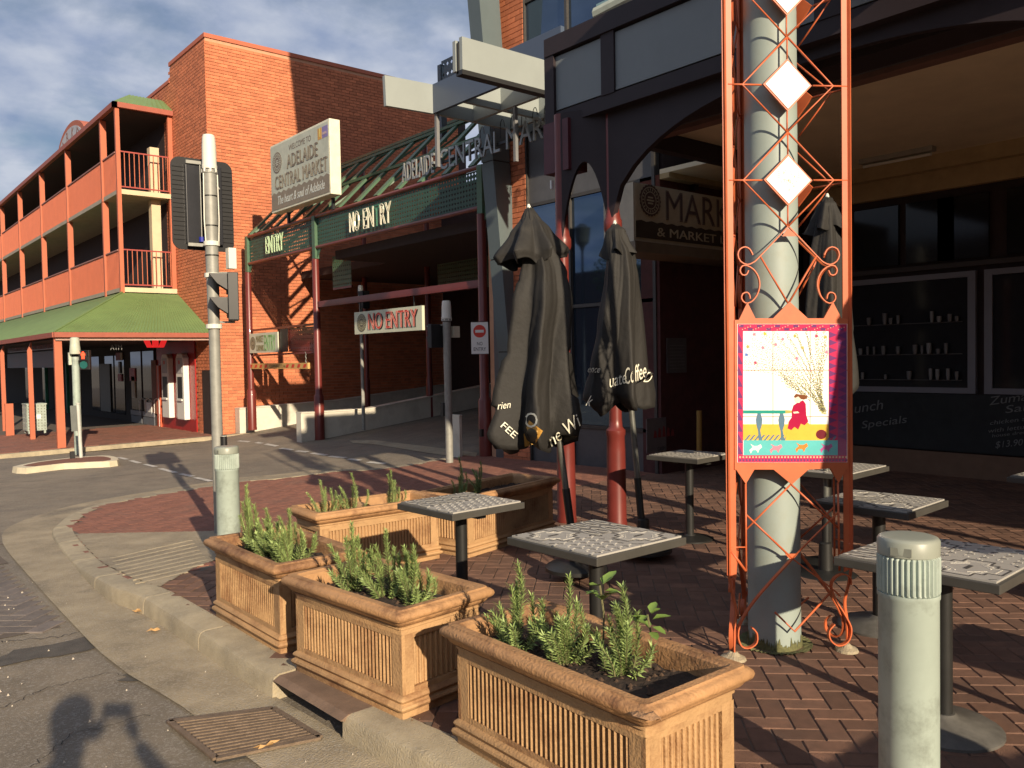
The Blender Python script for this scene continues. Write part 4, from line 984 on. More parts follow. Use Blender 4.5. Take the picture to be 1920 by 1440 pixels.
# street lamp and young tree across the road (out of the picture, mirrored in the dark glazing)
sl = root('street_lamp', (-8, 25.9, -.4), 'tall black heritage street lamp across the road', 'street lamp')
MB().lathe((-8, 25.9, -.5), [(.16, 0), (.14, .9), (.07, 1.0), (.05, 6.6), (.12, 6.8)], 14).build('post', blackmet, sl, smooth='auto')
MB().lathe((-8, 25.9, 6.3), [(.10, 0), (.30, .2), (.36, .75), (.40, .8), (.1, 1.0)], 14).build('lantern', mat('lantern_glass', (.10, .10, .08), .3), sl, smooth='auto')
tr = root('street_tree', (-8.6, 24.2, -.4), 'young dark leaved street tree across the road', 'tree')
MB().tube([(-8.6, 24.2, -.4), (-8.55, 24.25, 2), (-8.6, 24.2, 4), (-8.5, 24.1, 6)], [.09, .07, .05, .02], 8).build('trunk', blackmet, tr)
rd = random.Random(9); mb = MB()
for k in range(3200):
    a = rd.uniform(0, 2 * pi); u = rd.random() ** .5; z = rd.uniform(-1, 1); q = math.sqrt(max(0, 1 - z * z)) * u
    cl = rd.choice([(0, 0, 0), (.5, .3, .6), (-.5, .2, -.4), (.1, -.5, .9), (0, .4, -1)])
    c = Vector((-8.6 + cl[0] + .75 * q * cos(a), 24.2 + cl[1] + .75 * q * sin(a), 4.4 + cl[2] + .8 * z)); d = Vector((rd.uniform(-1, 1), rd.uniform(-1, 1), rd.uniform(-1, 1))).normalized() * .06; e = d.cross(Vector((rd.uniform(-1, 1), rd.uniform(-1, 1), 1))).normalized() * .03
    mb.add([c - d, c + e, c + d, c - e], [(0, 1, 2, 3)])
mb.build('crown', mat('tree_leaf', (.05, .075, .02), .6, rnd=.4), tr, kind='stuff')
# ================================================================== CAR PARK ENTRY GANTRY
XG = 8.8
gt = root('carpark_gantry', (XG, 17.4, -.2), 'maroon posted car park entry gantry with green perforated fascia and raking green frames', 'gantry')
Pc = [Vector((XG, 21.21, -.12)), Vector((XG, 17.40, -.17)), Vector((XG, 11.28, -.09))]
tops = [3.94, 3.90, 4.04]
for c, zt in zip(Pc, tops):
    r = .085
    MB().lathe((c.x, c.y, c.z - .06), [(r + .035, 0), (r + .035, .05), (r + .03, .09), (r + .028, 1.02), (r + .01, 1.06), (r - .004, 1.08), (r - .008, zt - c.z + .06)], 20).build('post', redsteel, gt, smooth='auto')
    MB().box(c.x - .05, c.x + .05, c.y - .09, c.y + .05, zt, 4.86).build('post_head', greensteel, gt)
    MB().slab([(c.x, c.y - .09, 4.14), (c.x, c.y - .32, 4.14), (c.x, c.y - .09, 3.92)], (.012, 0, 0)).build('gusset', greensteel, gt)
yL, yM, yR = 21.25, 17.42, 11.30
for (a, b) in ((yM + .07, yL), (yR, yM - .08)):
    for z in (4.84, 4.15):
        MB().tube([(XG, a, z), (XG, b, z)], .042, 10).build('rail', redsteel, gt, smooth='auto')
def perforated(p, xd, W, H, cell, hole, m, parent, name='perforated_panel', up=UZ):
    p = Vector(p); xd = Vector(xd); nx = int(W / cell); nz = int(H / cell); vs = []; fs = []; ids = {}
    cx_, cz_ = W / nx, H / nz
    def vid(q):
        k = (round(q[0], 4), round(q[1], 4))
        if k not in ids: ids[k] = len(vs); vs.append(p + xd * q[0] + up * q[1])
        return ids[k]
    for j in range(nz):
        for i in range(nx):
            u, w = (i + .5) * cx_, (j + .5) * cz_; a, b = cx_ / 2, cz_ / 2; h = hole / 2 * cell
            o = [vid((u - a, w - b)), vid((u + a, w - b)), vid((u + a, w + b)), vid((u - a, w + b))]
            q = [vid((u, w - h)), vid((u + h, w)), vid((u, w + h)), vid((u - h, w))]
            fs += [(o[0], o[1], q[0]), (o[1], o[2], q[1]), (o[2], o[3], q[2]), (o[3], o[0], q[3])]
            fs += [(o[0], q[0], q[3]), (o[1], q[1], q[0]), (o[2], q[2], q[1]), (o[3], q[3], q[2])]
    ob = MB().add(vs, fs).build(name, m, parent)
    s = ob.modifiers.new('s', 'SOLIDIFY'); s.thickness = .006
    return ob
perforated((XG + .02, yL - .02, 4.20), EX, yL - yM - .1, .60, .085, .62, dgreen, gt)
perforated((XG + .02, yM - .10, 4.20), EX, yM - yR - .12, .60, .085, .62, dgreen, gt)
# second fascia deeper in, perforated panels hanging
perforated((XG + 3.0, 16.9, 3.2), EX, 3.6, .8, .09, .55, dgreen, gt)
perforated((XG + .9, 18.3, 3.35), EX, .9, .75, .10, .55, greensteel, gt)
MB().box(XG + .9, XG + .94, 17.4, 18.3, 3.30, 3.35).build('panel_rail', redsteel, gt)
# tubing letters
text('ENTRY', (XG - .05, 19.95, 4.27), EX, 1.02, .43, neong, gt, outline=.02, name='tube_lettering')
text('NO', (XG - .05, 15.72, 4.27), EX, .42, .42, neonm, gt, outline=.02, name='tube_lettering')
text('EN', (XG - .05, 15.15, 4.27), EX, .42, .42, neonm, gt, outline=.02, name='tube_lettering')
text('RY', (XG - .05, 14.48, 4.27), EX, .42, .42, neonm, gt, outline=.02, name='tube_lettering')
text('T', (XG - .045, 14.72, 4.27), EX, .20, .42, greenpaint, gt, outline=.012, name='tube_lettering')
# lower beam
MB().beam((XG + .03, yM - .1, 2.87), (XG + .03, yR, 2.87), .10, .13).build('lower_beam', redsteel, gt)
MB().beam((XG + .03, yL, 2.42), (XG + .03, yM, 2.44), .07, .05).build('small_beam', redsteel, gt)
MB().beam((XG + .03, yL, 1.76), (XG + .03, yM, 1.80), .07, .04).build('small_beam', redsteel, gt)
perforated((XG + .03, 18.95, 1.83), EX, 1.40, .56, .10, .5, redsteel, gt)
plate((XG + .0, 19.35, 1.83), EX, .42, .56, blackpl, gt, 'dark_panel')
# raking frames from the fascia rising back to the building
zR = 4.86
for k in range(13):
    y = 21.2 - k * .80
    a = Vector((XG + .05, y, 4.90)); b = Vector((XG + 1.5, y, 6.35)); c = Vector((XG + 3.4, y, 7.3))
    MB().beam(a, b, .05, .16, up=(0, 1, 0)).build('rafter', greensteel, gt)
    MB().beam(b, c, .05, .16, up=(0, 1, 0)).build('rafter', greensteel, gt)
for p in ((XG + .75, 5.65), (XG + 1.5, 6.40), (XG + 2.4, 6.9)):
    MB().beam((p[0], 21.25, p[1]), (p[0], 11.4, p[1]), .06, .06).build('purlin', greensteel, gt)
for k in range(5):
    y = 20.9 - k * 2.0
    MB().beam((XG + .1, y, 4.95), (XG + 2.4, y - 1.0, 6.8), .04, .04).build('brace', greensteel, gt)
for k in range(4): # inner columns of the bay
    x = XG + 3.1; y = 20.6 - k * 3.1
    MB().lathe((x, y, road_z(x, y) - .05), [(.09, 0), (.085, 1.0), (.07, 1.05), (.07, 6.8)], 14).build('inner_post', redsteel, gt, smooth='auto')
MB().box(15.4, 15.6, 11.35, 21.8, -.3, 6.9).build('rear_enclosure', darkwall, gt)
MB().box(XG + 1.8, 15.5, 17.3, 21.8, 3.9, 4.1).box(XG + .45, 15.5, 11.3, 17.299, 3.9, 4.1).build('deck_above', darkwall, gt)
MB().box(XG + 1.8, 15.5, 11.3, 11.4, 3.9, 7.5).build('end_panel', dgreen, gt)
for s in ((9.0, 17.45), ):
    pass
# upper perforated plant screen
perforated(PX(828, 152, 10.6), EX, 1.2, .42, .14, .6, mat('screen_slate', (.07, .10, .12), .5), gt, name='plant_screen')
MB().box(10.58, 10.72, PX(828, 155, 10.6).y - .0, PX(828, 155, 10.6).y + .12, 6.3, PX(828, 120, 10.6).z).build('screen_edge', mat('screen_slate', (.07, .10, .12), .5), gt)

# ---- hanging NO ENTRY sign
hs = root('hanging_no_entry_sign', (9.0, 14.3, 2.6), 'long cream sign with round crest and red NO ENTRY letters hanging from the maroon beam', 'sign')
z0_, z1_, ya, yb = 2.14, 2.60, 15.64, 13.10
MB().box(XG - .03, XG + .03, yb, ya, z0_, z1_).build('sign_board', signw, hs)
crest((XG - .031, ya - .30, (z0_ + z1_) / 2), EX, .19, hs, mat('crest_dark', (.10, .09, .06), .5), mat('crest_olive', (.42, .40, .26), .5))
text('NO ENTRY', (XG - .032, ya - .62, z0_ + .06), EX, 1.80, .34, sigblack, hs, depth=.003)
text('NO ENTRY', (XG - .037, ya - .58, z0_ + .075), EX, 1.80, .34, sigred, hs, depth=.003)
text('NO ENTRY', (XG - .043, ya - .58, z0_ + .075), EX, 1.80, .34, mat('letter_pink', (.75, .45, .38), .5), hs, outline=.006)
for y in (ya - .2, yb + .3): MB().beam((XG, y, z1_), (XG, y, 2.81), .02, .02).build('hanger', blackmet, hs)
# ---- small MARKET CARPARK ENTRY sign
es = root('carpark_entry_sign', (XG, 20.5, 2.0), 'small cream MARKET CARPARK ENTRY sign with green letters between the maroon posts', 'sign')
plate((XG - .02, 21.12, 1.83), EX, 1.72, .50, signw, es, 'sign_board', .03)
crest((XG - .052, 20.90, 2.08), EX, .17, es, mat('crest_dark', (.10, .09, .06), .5), mat('crest_olive', (.42, .40, .26), .5))
text('MARKET', (XG - .052, 20.68, 2.10), EX, .46, .17, mat('olive_letters', (.17, .15, .08), .5), es)
text('CARPARK', (XG - .052, 20.68, 1.88), EX, .46, .15, mat('olive_letters', (.17, .15, .08), .5), es)
text('ENTRY', (XG - .052, 20.18, 1.88), EX, .66, .39, siggreen, es)
# ---- striped height bar on chains
hb = root('height_bar', (XG, 19.5, 1.6), 'yellow height clearance bar with red stripes hung on chains below the entry sign', 'height bar')
MB().box(XG - .03, XG + .03, 17.86, 21.36, 1.42, 1.56).build('bar', mat('bar_yellow', (.62, .38, .13), .5), hb)
for k in range(11):
    y = 21.2 - k * .31
    if 4 <= k <= 6: continue
    MB().slab([(XG - .031, y, 1.45), (XG - .031, y - .13, 1.45), (XG - .031, y - .19, 1.53), (XG - .031, y - .06, 1.53)], (-.003, 0, 0)).build('red_stripe', sigred, hb)
text('CLEARANCE 2.1m', (XG - .032, 19.95, 1.455), EX, .9, .07, sigblack, hb, depth=.002)
for y in (18.0, 21.2):
    pts = [(XG, y + .02 * ((k % 2) * 2 - 1), 1.56 + k * .05) for k in range(6)]; MB().tube(pts, .012, 5).build('chain', galv, hb)
# ---- NO ENTRY post sign
ns = root('no_entry_sign', (XG - .12, 11.2, 1.9), 'small white NO ENTRY plate with red disc clamped to the nearest gantry post', 'sign')
p = PD(883, 663, 13.5); xd_ = _R0
bl = PD(884, 664, 13.45); Wn = 32 / 1570 * 13.45; Hn = 60 / 1570 * 13.45
plate(bl, xd_, Wn, Hn, signw2, ns, 'sign_plate', .006)
nrm_ = xd_.cross(UZ)
cc = bl + xd_ * Wn / 2 + UZ * Hn * .71
disc(cc + nrm_ * .006, xd_, Wn * .37, sigred, ns, 'red_disc', .002)
plate(cc - xd_ * Wn * .25 - UZ * .022 + nrm_ * .008, xd_, Wn * .5, .044, signw2, ns, 'white_bar', .002)
text('NO', bl + xd_ * Wn * .34 + UZ * Hn * .27 + nrm_ * .006, xd_, Wn * .32, .055, sigblack, ns, depth=.002)
text('ENTRY', bl + xd_ * Wn * .14 + UZ * Hn * .10 + nrm_ * .006, xd_, Wn * .72, .055, sigblack, ns, depth=.002)
for q in ((bl, bl + xd_ * Wn), (bl + UZ * Hn, bl + xd_ * Wn + UZ * Hn)): MB().beam(q[0] + nrm_ * .007, q[1] + nrm_ * .007, .004, .006).build('plate_border', sigblack, ns)
# ---- WELCOME box sign
ws = root('welcome_sign', (XG, 17.5, 5.1), 'raised double sided ADELAIDE CENTRAL MARKET welcome sign box above the gantry', 'sign')
ya, yb, z0_, z1_ = 18.98, 16.02, 5.11, 6.69
MB().box(XG - .30, XG - .05, yb, ya, z0_, z1_).build('sign_box', mat('box_white', (.74, .72, .55), .5), ws, bevel=.012)
plate((XG - .302, ya - .04, z0_ + .05), EX, ya - yb - .08, z1_ - z0_ - .1, mat('welcome_face', (.50, .52, .42), .45), ws, 'sign_face', .004)
Wf = ya - yb - .08; zz = z0_ + .05; yy = ya - .04; x_ = XG - .307
pts = [(x_, yy, zz), (x_, yy - Wf, zz)] + [(x_, yy - Wf * (1 - t / 22), zz + .36 + .05 * (t % 2) * (1 if t % 4 else .6)) for t in range(23)]
MB().slab(pts[::-1], (.003, 0, 0)).build('brown_band', mat('band_tan', (.24, .20, .145), .5), ws)
crest((x_, yy - .34, zz + 1.08), EX, .25, ws, signbr, mat('welcome_face', (.50, .52, .42), .45))
text('WELCOME TO', (x_, yy - .98, zz + 1.23), EX, 1.10, .13, mat('brown_letters', (.16, .12, .09), .5), ws, depth=.002)
for s_, u, w, wd, h in (('ADELAIDE', .86, .85, 1.52, .30), ('CENTRAL MARKET', .20, .46, 2.60, .31)):
    text(s_, (x_, yy - u - .02, zz + w - .015), EX, wd, h, mat('letter_shade', (.11, .09, .07), .5), ws, depth=.002)
    text(s_, (x_ - .003, yy - u, zz + w), EX, wd, h, signbr, ws, depth=.002)
    text(s_, (x_ - .006, yy - u, zz + w), EX, wd, h, mat('letter_line2', (.42, .40, .31), .5), ws, outline=.006)
text('The heart & soul of Adelaide', (x_ - .002, yy - .30, zz + .10), EX, 2.35, .20, mat('strap_line', (.62, .66, .62), .5), ws, skew=.2, depth=.002)
plate((x_, yy - 2.40, zz + 1.17), EX, .18, .24, mat('logo_orange', (.62, .33, .06), .5), ws, 'council_mark', .002)
plate((x_ - .003, yy - 2.47, zz + 1.22), EX, .05, .19, mat('logo_yellow', (.70, .55, .15), .5), ws, 'council_mark', .002)
plate((x_, yy - 2.60, zz + 1.17), EX, .26, .24, mat('logo_violet', (.25, .20, .42), .5), ws, 'council_mark', .002)
plate((x_ - .003, yy - 2.62, zz + 1.24), EX, .18, .05, mat('logo_pale', (.55, .40, .40), .5), ws, 'council_mark', .002)
for y in (18.6, 16.4): MB().beam((XG - .05, y, 4.86), (XG - .05, y, z0_), .06, .06).build('support', blackmet, ws)

# ---- big free standing letters on a rail
tl = root('market_lettering', (XG - .4, 11.5, 4.9), 'slim metal letters ADELAIDE CENTRAL MAR mounted on a dark rail above the gantry', 'lettering')
xL = XG - .62; zL = PX(755, 345, xL).z + .02; yl = lambda px: PX(px, 300, xL).y
MB().beam((xL + .03, yl(750), zL + .14), (xL + .03, yl(1075), zL + .14), .03, .04).build('rail', blackmet, tl)
lm = mat('letter_steel', (.30, .31, .30), .35, metal=.3); ld = mat('letter_steel', (.5, .5, .46), .35)
for s_, pa_, pb2_ in (('ADELAIDE', 755, 816), ('CENTRAL', 826, 940), ('MARKET', 952, 1090)):
    text(s_, (xL, yl(pa_), zL), EX, yl(pa_) - yl(pb2_), .33, lm, tl, depth=.03)
for k in range(12):
    y = yl(905) - k * .25; pts = [(xL, y + .05 * cos(pi * t / 8) , zL + .36 + .12 * sin(pi * t / 8)) for t in range(9)]
    MB().tube([(xL, y + .05, zL + .2)] + pts, .006, 5).build('lamp_hoop', blackmet, tl)
# posts and deep fascia boards of the open canopy above
oc = root('open_canopy', (8.0, 12.0, 5.5), 'open lattice canopy of deep pale fascia boards on slim grey posts above the lettering', 'canopy')
def board(p0, p1, H, m,  th=.06, name='fascia_board'):
    p0 = Vector(p0); p1 = Vector(p1); return MB().beam(p0 - UZ * H / 2, p1 - UZ * H / 2, th, H).build(name, m, oc)
YA = 10.0; BH = .41
a = PY(720, 142, YA); b = PY(812, 160, YA); 
board(a, b, BH, beamwhite)
z_ = b.z
b2 = Vector((b.x, 7.3, z_)); board(b, b2, BH, beamshade)  # shade of this side is in the board's colour
for k, y in enumerate((9.35, 8.5)):
    board((b.x + .03, y, z_), (b.x + 2.2, y, z_), BH - .02, beamwhite)
board((b.x + .72, YA - .03, z_), (b.x + .72, 7.6, z_), BH - .01, beamwhite)
board((b.x + 1.45, YA - .03, z_), (b.x + 1.45, 7.6, z_), BH - .01, beamwhite)
board((b.x + .03, YA, z_), (b.x + 2.2, YA, z_), BH, beamwhite)
for (x, y) in ((b.x + .02, YA - .05), (PX(965, 160, b.x + .72).x, PX(965, 160, b.x + .72).y)):
    MB().beam((x, y, 4.35), (x, y, z_ - BH), .05, .05).build('post', mat('post_grey', (.20, .20, .20), .5), oc)
up_ = root('blank_sign_board', (7.5, 9.9, 6), 'blank pale sign board with a thin dark edge projecting from the verandah corner', 'sign')
YU = 7.0; a = PY(866, 68, YU); c_ = PY(868, 130, YU); W = PY(1040, 105, YU).x - a.x
MB().box(a.x, a.x + W, YU, YU + .05, c_.z, a.z).build('board', beamwhite, up_)
MB().box(a.x - .02, a.x + W, YU + .09, YU + .14, c_.z - .0, a.z - .02).build('board_back', beamwhite, up_)
MB().box(a.x - .01, a.x + W, YU + .055, YU + .085, c_.z - .03, a.z - .05).build('board_core', sigblack, up_)
MB().box(a.x - .01, a.x + W, YU - .01, YU + .10, c_.z - .05, c_.z - .002).build('bottom_trim', sigblack, up_)

# ---- white ramp walls
def wallramp(name, lb, pts, th, cap=.03):
    r = root(name, pts[0][:3], lb, 'wall', 'low white walls of the car park ramp')
    # pts: (x, y, zbottom, ztop)
    mb = MB(); vs = []
    for (x, y, a, b) in pts: vs += [(x, y, a), (x, y, b), (x, y + th, b), (x, y + th, a)]
    fs = [(0, 1, 2, 3)]
    for i in range(len(pts) - 1): fs += [(4 * i + j, 4 * i + 4 + j, 4 * i + 4 + (j + 1) % 4, 4 * i + (j + 1) % 4) for j in range(4)]
    fs += [tuple(4 * (len(pts) - 1) + j for j in (3, 2, 1, 0))]
    mb.add(vs, fs).build('render_face', whitewall, r)
    mb = MB()
    for i in range(len(pts) - 1):
        p, q = pts[i], pts[i + 1]; mb = MB(); mb.slab([(p[0], p[1] - .02, p[3] + .001), (q[0], q[1] - .02, q[3] + .001), (q[0], q[1] + th + .02, q[3] + .001), (p[0], p[1] + th + .02, p[3] + .001)], (0, 0, cap)).build('coping', whitewall, r)
wallramp('low_wall', 'low white rendered wall running up the ramp from the middle maroon post', [(8.36, 17.42, -.35, .42), (10.1, 17.42, -.3, .42), (15.3, 17.42, -.2, 1.05)], .24)
wallramp('low_wall', 'low white rendered wall along the foot of the sunlit brick facade', [(8.6, 21.55, -.3, .36), (11.5, 21.55, -.3, .44), (15.3, 21.55, -.2, .75)], .30)
wallramp('low_wall', 'narrow white wall end beside the nearest gantry post', [(8.45, 11.55, -.25, .62), (8.5, 11.55, -.25, .62)], .3, .01)
# ================================================================== PLANTERS WITH ROSEMARY
def planter(loc, rz, L, W, label, chip=False):
    r = root('planter', loc, label, 'planter', 'terracotta trough planters around the cafe tables', rz)
    ORG[r.name] = Vector((0, 0, 0))
    H = .50
    # moulded shell: rectangular rings (outward offset from the body, height); corners softened
    a, b = L / 2 - .045, W / 2 - .045
    def ring(off, z, rad=.012):
        x, y = a + off, b + off; rr = rad; pts = []
        for sx, sy, a0 in ((1, 1, 0), (-1, 1, 90), (-1, -1, 180), (1, -1, 270)):
            for t in (0, 45, 90):
                an = radians(a0 + t); pts.append((sx * (x - rr) + rr * cos(an), sy * (y - rr) + rr * sin(an), z))
        return pts
    def shell(name, prof, rad=.012, smooth='auto', m=terra):
        mb = MB(); n = 12; vs = [p for o, z in prof for p in ring(o, z, rad)]
        fs = [(i * n + k, i * n + (k + 1) % n, (i + 1) * n + (k + 1) % n, (i + 1) * n + k) for i in range(len(prof) - 1) for k in range(n)]
        mb.add(vs, fs); return mb.build(name, m, r, smooth=smooth, local=True)
    shell('base', [(-.06, 0), (.004, 0), (.004, .028), (.010, .032), (.020, .040), (.024, .050), (.020, .060), (.008, .066), (.006, .070), (.013, .076), (.017, .085), (.013, .094), (.004, .100), (-.004, .104), (-.02, .106)])
    shell('body', [(-.021, .10), (-.021, .395)])
    shell('frieze', [(-.02, .372), (-.003, .374), (-.003, .396), (.003, .400), (.003, .408), (-.001, .411), (-.001, .413)])
    rim = shell('rim', [(-.02, .412), (.006, .414), (.016, .420), (.026, .430), (.032, .440), (.032, .445), (.044, .448), (.053, .456), (.056, .467), (.053, .479), (.044, .488), (.034, .491), (.030, .494), (.028, .500), (-.004, .500), (-.008, .494), (-.024, .488), (-.030, .470), (-.034, .40)], .02, m=terrar)
    # flutes and their margins on the long and short sides
    for ax, half, other, n in ((0, a, b, int((2 * a - .16) / .0262)), (1, b, a, int((2 * b - .14) / .030))):
        for s in (-1, 1):
            def P(u, d, z): return (u, s * (other + d), z) if ax == 0 else (s * (other + d), u, z)
            fl = MB(); m0 = .075 if ax == 0 else .07; span = 2 * half - 2 * m0
            for (u0, u1) in ((-half + .003, -half + m0), (half - m0, half - .003)):
                mb = MB(); q = [P(u0, -.0215, .104), P(u1, -.0215, .104), P(u1, -.0215, .374), P(u0, -.0215, .374)]; e = Vector(P(0, .018, 0)) - Vector(P(0, 0, 0))
                mb.slab(q, e).build('corner_stile', terra, r, local=True)
            for z0, z1 in ((.104, .128), (.352, .374)):
                q = [P(-half + m0, -.0215, z0), P(half - m0, -.0215, z0), P(half - m0, -.0215, z1), P(-half + m0, -.0215, z1)]
                MB().slab(q, e).build('panel_rail', terra, r, local=True)
            zt0, zt1 = (.130, .350) if ax == 0 else (.134, .342)
            for k in range(n):
                u = -half + m0 + (k + .5) * span / n; w = span / n * .29; dep = .018 if ax == 0 else .012; base_ = -.0212
                vs = []; cs = [(-w, 0), (-w * .8, dep * .75), (0, dep), (w * .8, dep * .75), (w, 0)]
                for z in (zt0, zt1): vs += [P(u + c, base_ + d, z) for c, d in cs]
                vs += [P(u, base_ + dep * .3, zt1 + .012)]; vs += [P(u, base_ + dep * .3, zt0 - .010)]
                fl.add(vs, [(i, i + 1, i + 6, i + 5) for i in range(4)] + [(5 + i, 6 + i, 10) for i in range(4)] + [(i + 1, i, 11) for i in range(4)])
            fl.build('fluting', terra, r, local=True, kind='stuff')
    if True:
        mb = MB(); nx, ny = 26, 12; vs = []
        for j in range(ny + 1):
            for i in range(nx + 1):
                x = -a + .03 + (2 * a - .06) * i / nx; y = -b + .03 + (2 * b - .06) * j / ny
                vs.append((x, y, .415 + random.uniform(-.012, .014)))
        mb.add(vs, [(j * (nx + 1) + i, j * (nx + 1) + i + 1, (j + 1) * (nx + 1) + i + 1, (j + 1) * (nx + 1) + i) for j in range(ny) for i in range(nx)])
        o = mb.build('soil', soil, r, smooth=True, local=True); o['kind'] = 'stuff'
        mb = MB()
        for k in range(150):
            x = random.uniform(-a + .05, a - .05); y = random.uniform(-b + .05, b - .05); s = random.uniform(.004, .011); z = .42
            mb.add([(x - s, y - s, z), (x + s, y - s * .7, z), (x + s * .6, y + s, z), (x - s * .8, y + s * .7, z), (x, y, z + s * 1.3)], [(0, 1, 4), (1, 2, 4), (2, 3, 4), (3, 0, 4)])
        mb.build('soil_crumbs', mat('soil_clod', (0.07, 0.042, 0.026), 0.95, 0.3, 30), r, local=True, kind='stuff')
    if chip:
        # broken corner of the rim: a rough raw patch
        mb = MB(); rnd = random.Random(5); c0 = Vector((-a - .03, b + .03 if chip > 0 else -b - .03, .468)); nn = 10; vs = [c0 + Vector((0, 0, .004))]; 
        for k in range(nn):
            an = 2 * pi * k / nn; vs.append(c0 + Vector((cos(an) * .055, sin(an) * .045, rnd.uniform(-.012, .012))))
        for k in range(nn):
            an = 2 * pi * k / nn; vs.append(c0 + Vector((cos(an) * .03, sin(an) * .025, rnd.uniform(.012, .028))))
        fs = [(1 + k, 1 + (k + 1) % nn, nn + 1 + (k + 1) % nn, nn + 1 + k) for k in range(nn)] + [tuple(range(nn + 1, 2 * nn + 1))]
        mb.add(vs[0:1] + vs[1:], fs).build('chipped_corner', mat('raw_terracotta', (.33, .19, .10), .95, .35, 40, 1.0, 60), r, local=True)
    return r
# local x runs along the length; the street planters run along +Y
S1 = planter((2.15, 4.78, 0), radians(90 + .3), 1.03, .57, 'terracotta trough of bushy silvery rosemary, farthest of the three along the kerb')
S2 = planter((2.155, 3.61, 0), radians(90 + 5.5), .98, .57, 'terracotta trough with three rosemary clumps, middle of the three along the kerb')
S3 = planter((2.24, 2.28, 0), radians(90 - .6), 1.13, .56, 'nearest terracotta trough, rim chipped at the street corner, rosemary and sage inside', chip=1)
S4 = planter((3.30, 5.73, 0), radians(-1.5), 1.12, .50, 'terracotta trough behind the small table with tall thin rosemary shoots at its end')
S5 = planter((4.52, 5.72, 0), radians(13), 1.30, .56, 'dark shaded terracotta trough behind the table, next to the folded umbrella')
clods = mat('soil_clod', (0.06, 0.038, 0.024), 0.95, 0.3, 30)
def rosemary(p, h, spread, nst, label, seed, thin=False, top=.415, group='rosemary plants in the troughs', lean=(0, 0)):
    rd = random.Random(seed)
    r = root('rosemary', (p[0], p[1], top), label, 'plant', group)
    stems = MB(); need = MB()
    h *= 1.18
    for s in range(nst):
        a = rd.uniform(0, 2 * pi); rr = spread * math.sqrt(rd.random()); hh = h * (1 - .5 * (rr / max(spread, .01)) ** 1.5) * rd.uniform(.7, 1.0)
        if s == 0: hh = h; rr = 0
        b = Vector((p[0] + rr * .45 * cos(a), p[1] + rr * .45 * sin(a), top - .01)); pts = []; K = 9
        bend = rd.uniform(.1, .5)
        for k in range(K + 1):
            t = k / K; out = rr * (t ** .8) * .75 + .02 * sin(t * 4 + a)
            pts.append(b + Vector((cos(a) * out + lean[0] * t * h, sin(a) * out + lean[1] * t * h, hh * t)))
        stems.tube(pts, [.0042 * (1 - .75 * k / K) for k in range(K + 1)], 4)
        nn = int(hh * (420 if thin else 480))
        for i in range(nn):
            t = .06 + .94 * (i / nn); f = t * K; k = min(K - 1, int(f)); q = pts[k].lerp(pts[k + 1], f - k); d = (pts[k + 1] - pts[k]).normalized()
            an = i * 2.4 + rd.uniform(-.4, .4); side = Vector((cos(an), sin(an), 0)); side = (side - d * side.dot(d)).normalized()
            ln = rd.uniform(.020, .034) * (1.15 - .45 * t) * (1.0 if not thin else .85); up_ = .45 + .75 * t
            tip = q + side * ln + d * ln * up_; w = side.cross(d).normalized() * .0030
            m_ = q.lerp(tip, .5) + d * .0015
            need.add([q - w * .6, q + w * .6, m_ + w, tip, m_ - w], [(0, 1, 2, 3, 4)])
    stems.build('stem', rosestem, r, kind='stuff'); need.build('foliage', rose, r, kind='stuff')
    return r
def loc_at(pl, u, v):
    rz = pl.rotation_euler.z; return (pl.location.x + u * cos(rz) - v * sin(rz), pl.location.y + u * sin(rz) + v * cos(rz))
rosemary(loc_at(S1, .26, .10), .36, .06, 9, 'tall upright rosemary spire at the street end of the farthest kerb trough', 1)
rosemary(loc_at(S1, .08, .05), .25, .13, 20, 'dense silvery rosemary bush filling the middle of the farthest kerb trough', 2)
rosemary(loc_at(S1, -.14, .02), .27, .14, 22, 'dense silvery rosemary bush nearest the corner of the farthest kerb trough', 3)
rosemary(loc_at(S2, .22, .04), .30, .13, 14, 'pointed rosemary clump at the far end of the middle kerb trough', 4)
rosemary(loc_at(S2, -.01, -.02), .29, .13, 15, 'tallest many stemmed rosemary clump in the centre of the middle kerb trough', 5)
rosemary(loc_at(S2, -.23, .00), .25, .11, 12, 'short bright rosemary clump at the near end of the middle kerb trough', 6)
rosemary(loc_at(S3, .30, .08), .30, .11, 13, 'slim upright rosemary clump at the far end of the nearest trough', 7)
rosemary(loc_at(S3, .07, .02), .29, .13, 16, 'leafy rosemary clump mixed with sage in the middle of the nearest trough', 8)
rosemary(loc_at(S3, -.18, -.04), .29, .12, 14, 'bright rosemary clump nearest the viewer in the nearest trough', 9)
rosemary(loc_at(S4, -.36, .06), .24, .16, 9, 'sparse fan of rosemary shoots at the street end of the trough behind the table', 10, True)
rosemary(loc_at(S4, -.12, .02), .27, .14, 8, 'sparse leaning rosemary shoots beside a terracotta shard behind the table', 11, True)
rosemary(loc_at(S5, -.34, .06), .30, .10, 7, 'sunlit pair of rosemary shoots rising above the shaded trough', 12, True)
rosemary(loc_at(S5, -.06, .08), .24, .10, 6, 'small pale rosemary sprig at the back of the shaded trough', 13, True)
rosemary(loc_at(S4, .28, .12), .25, .10, 7, 'dim rosemary clump in shade at the table end of the trough', 14, True)
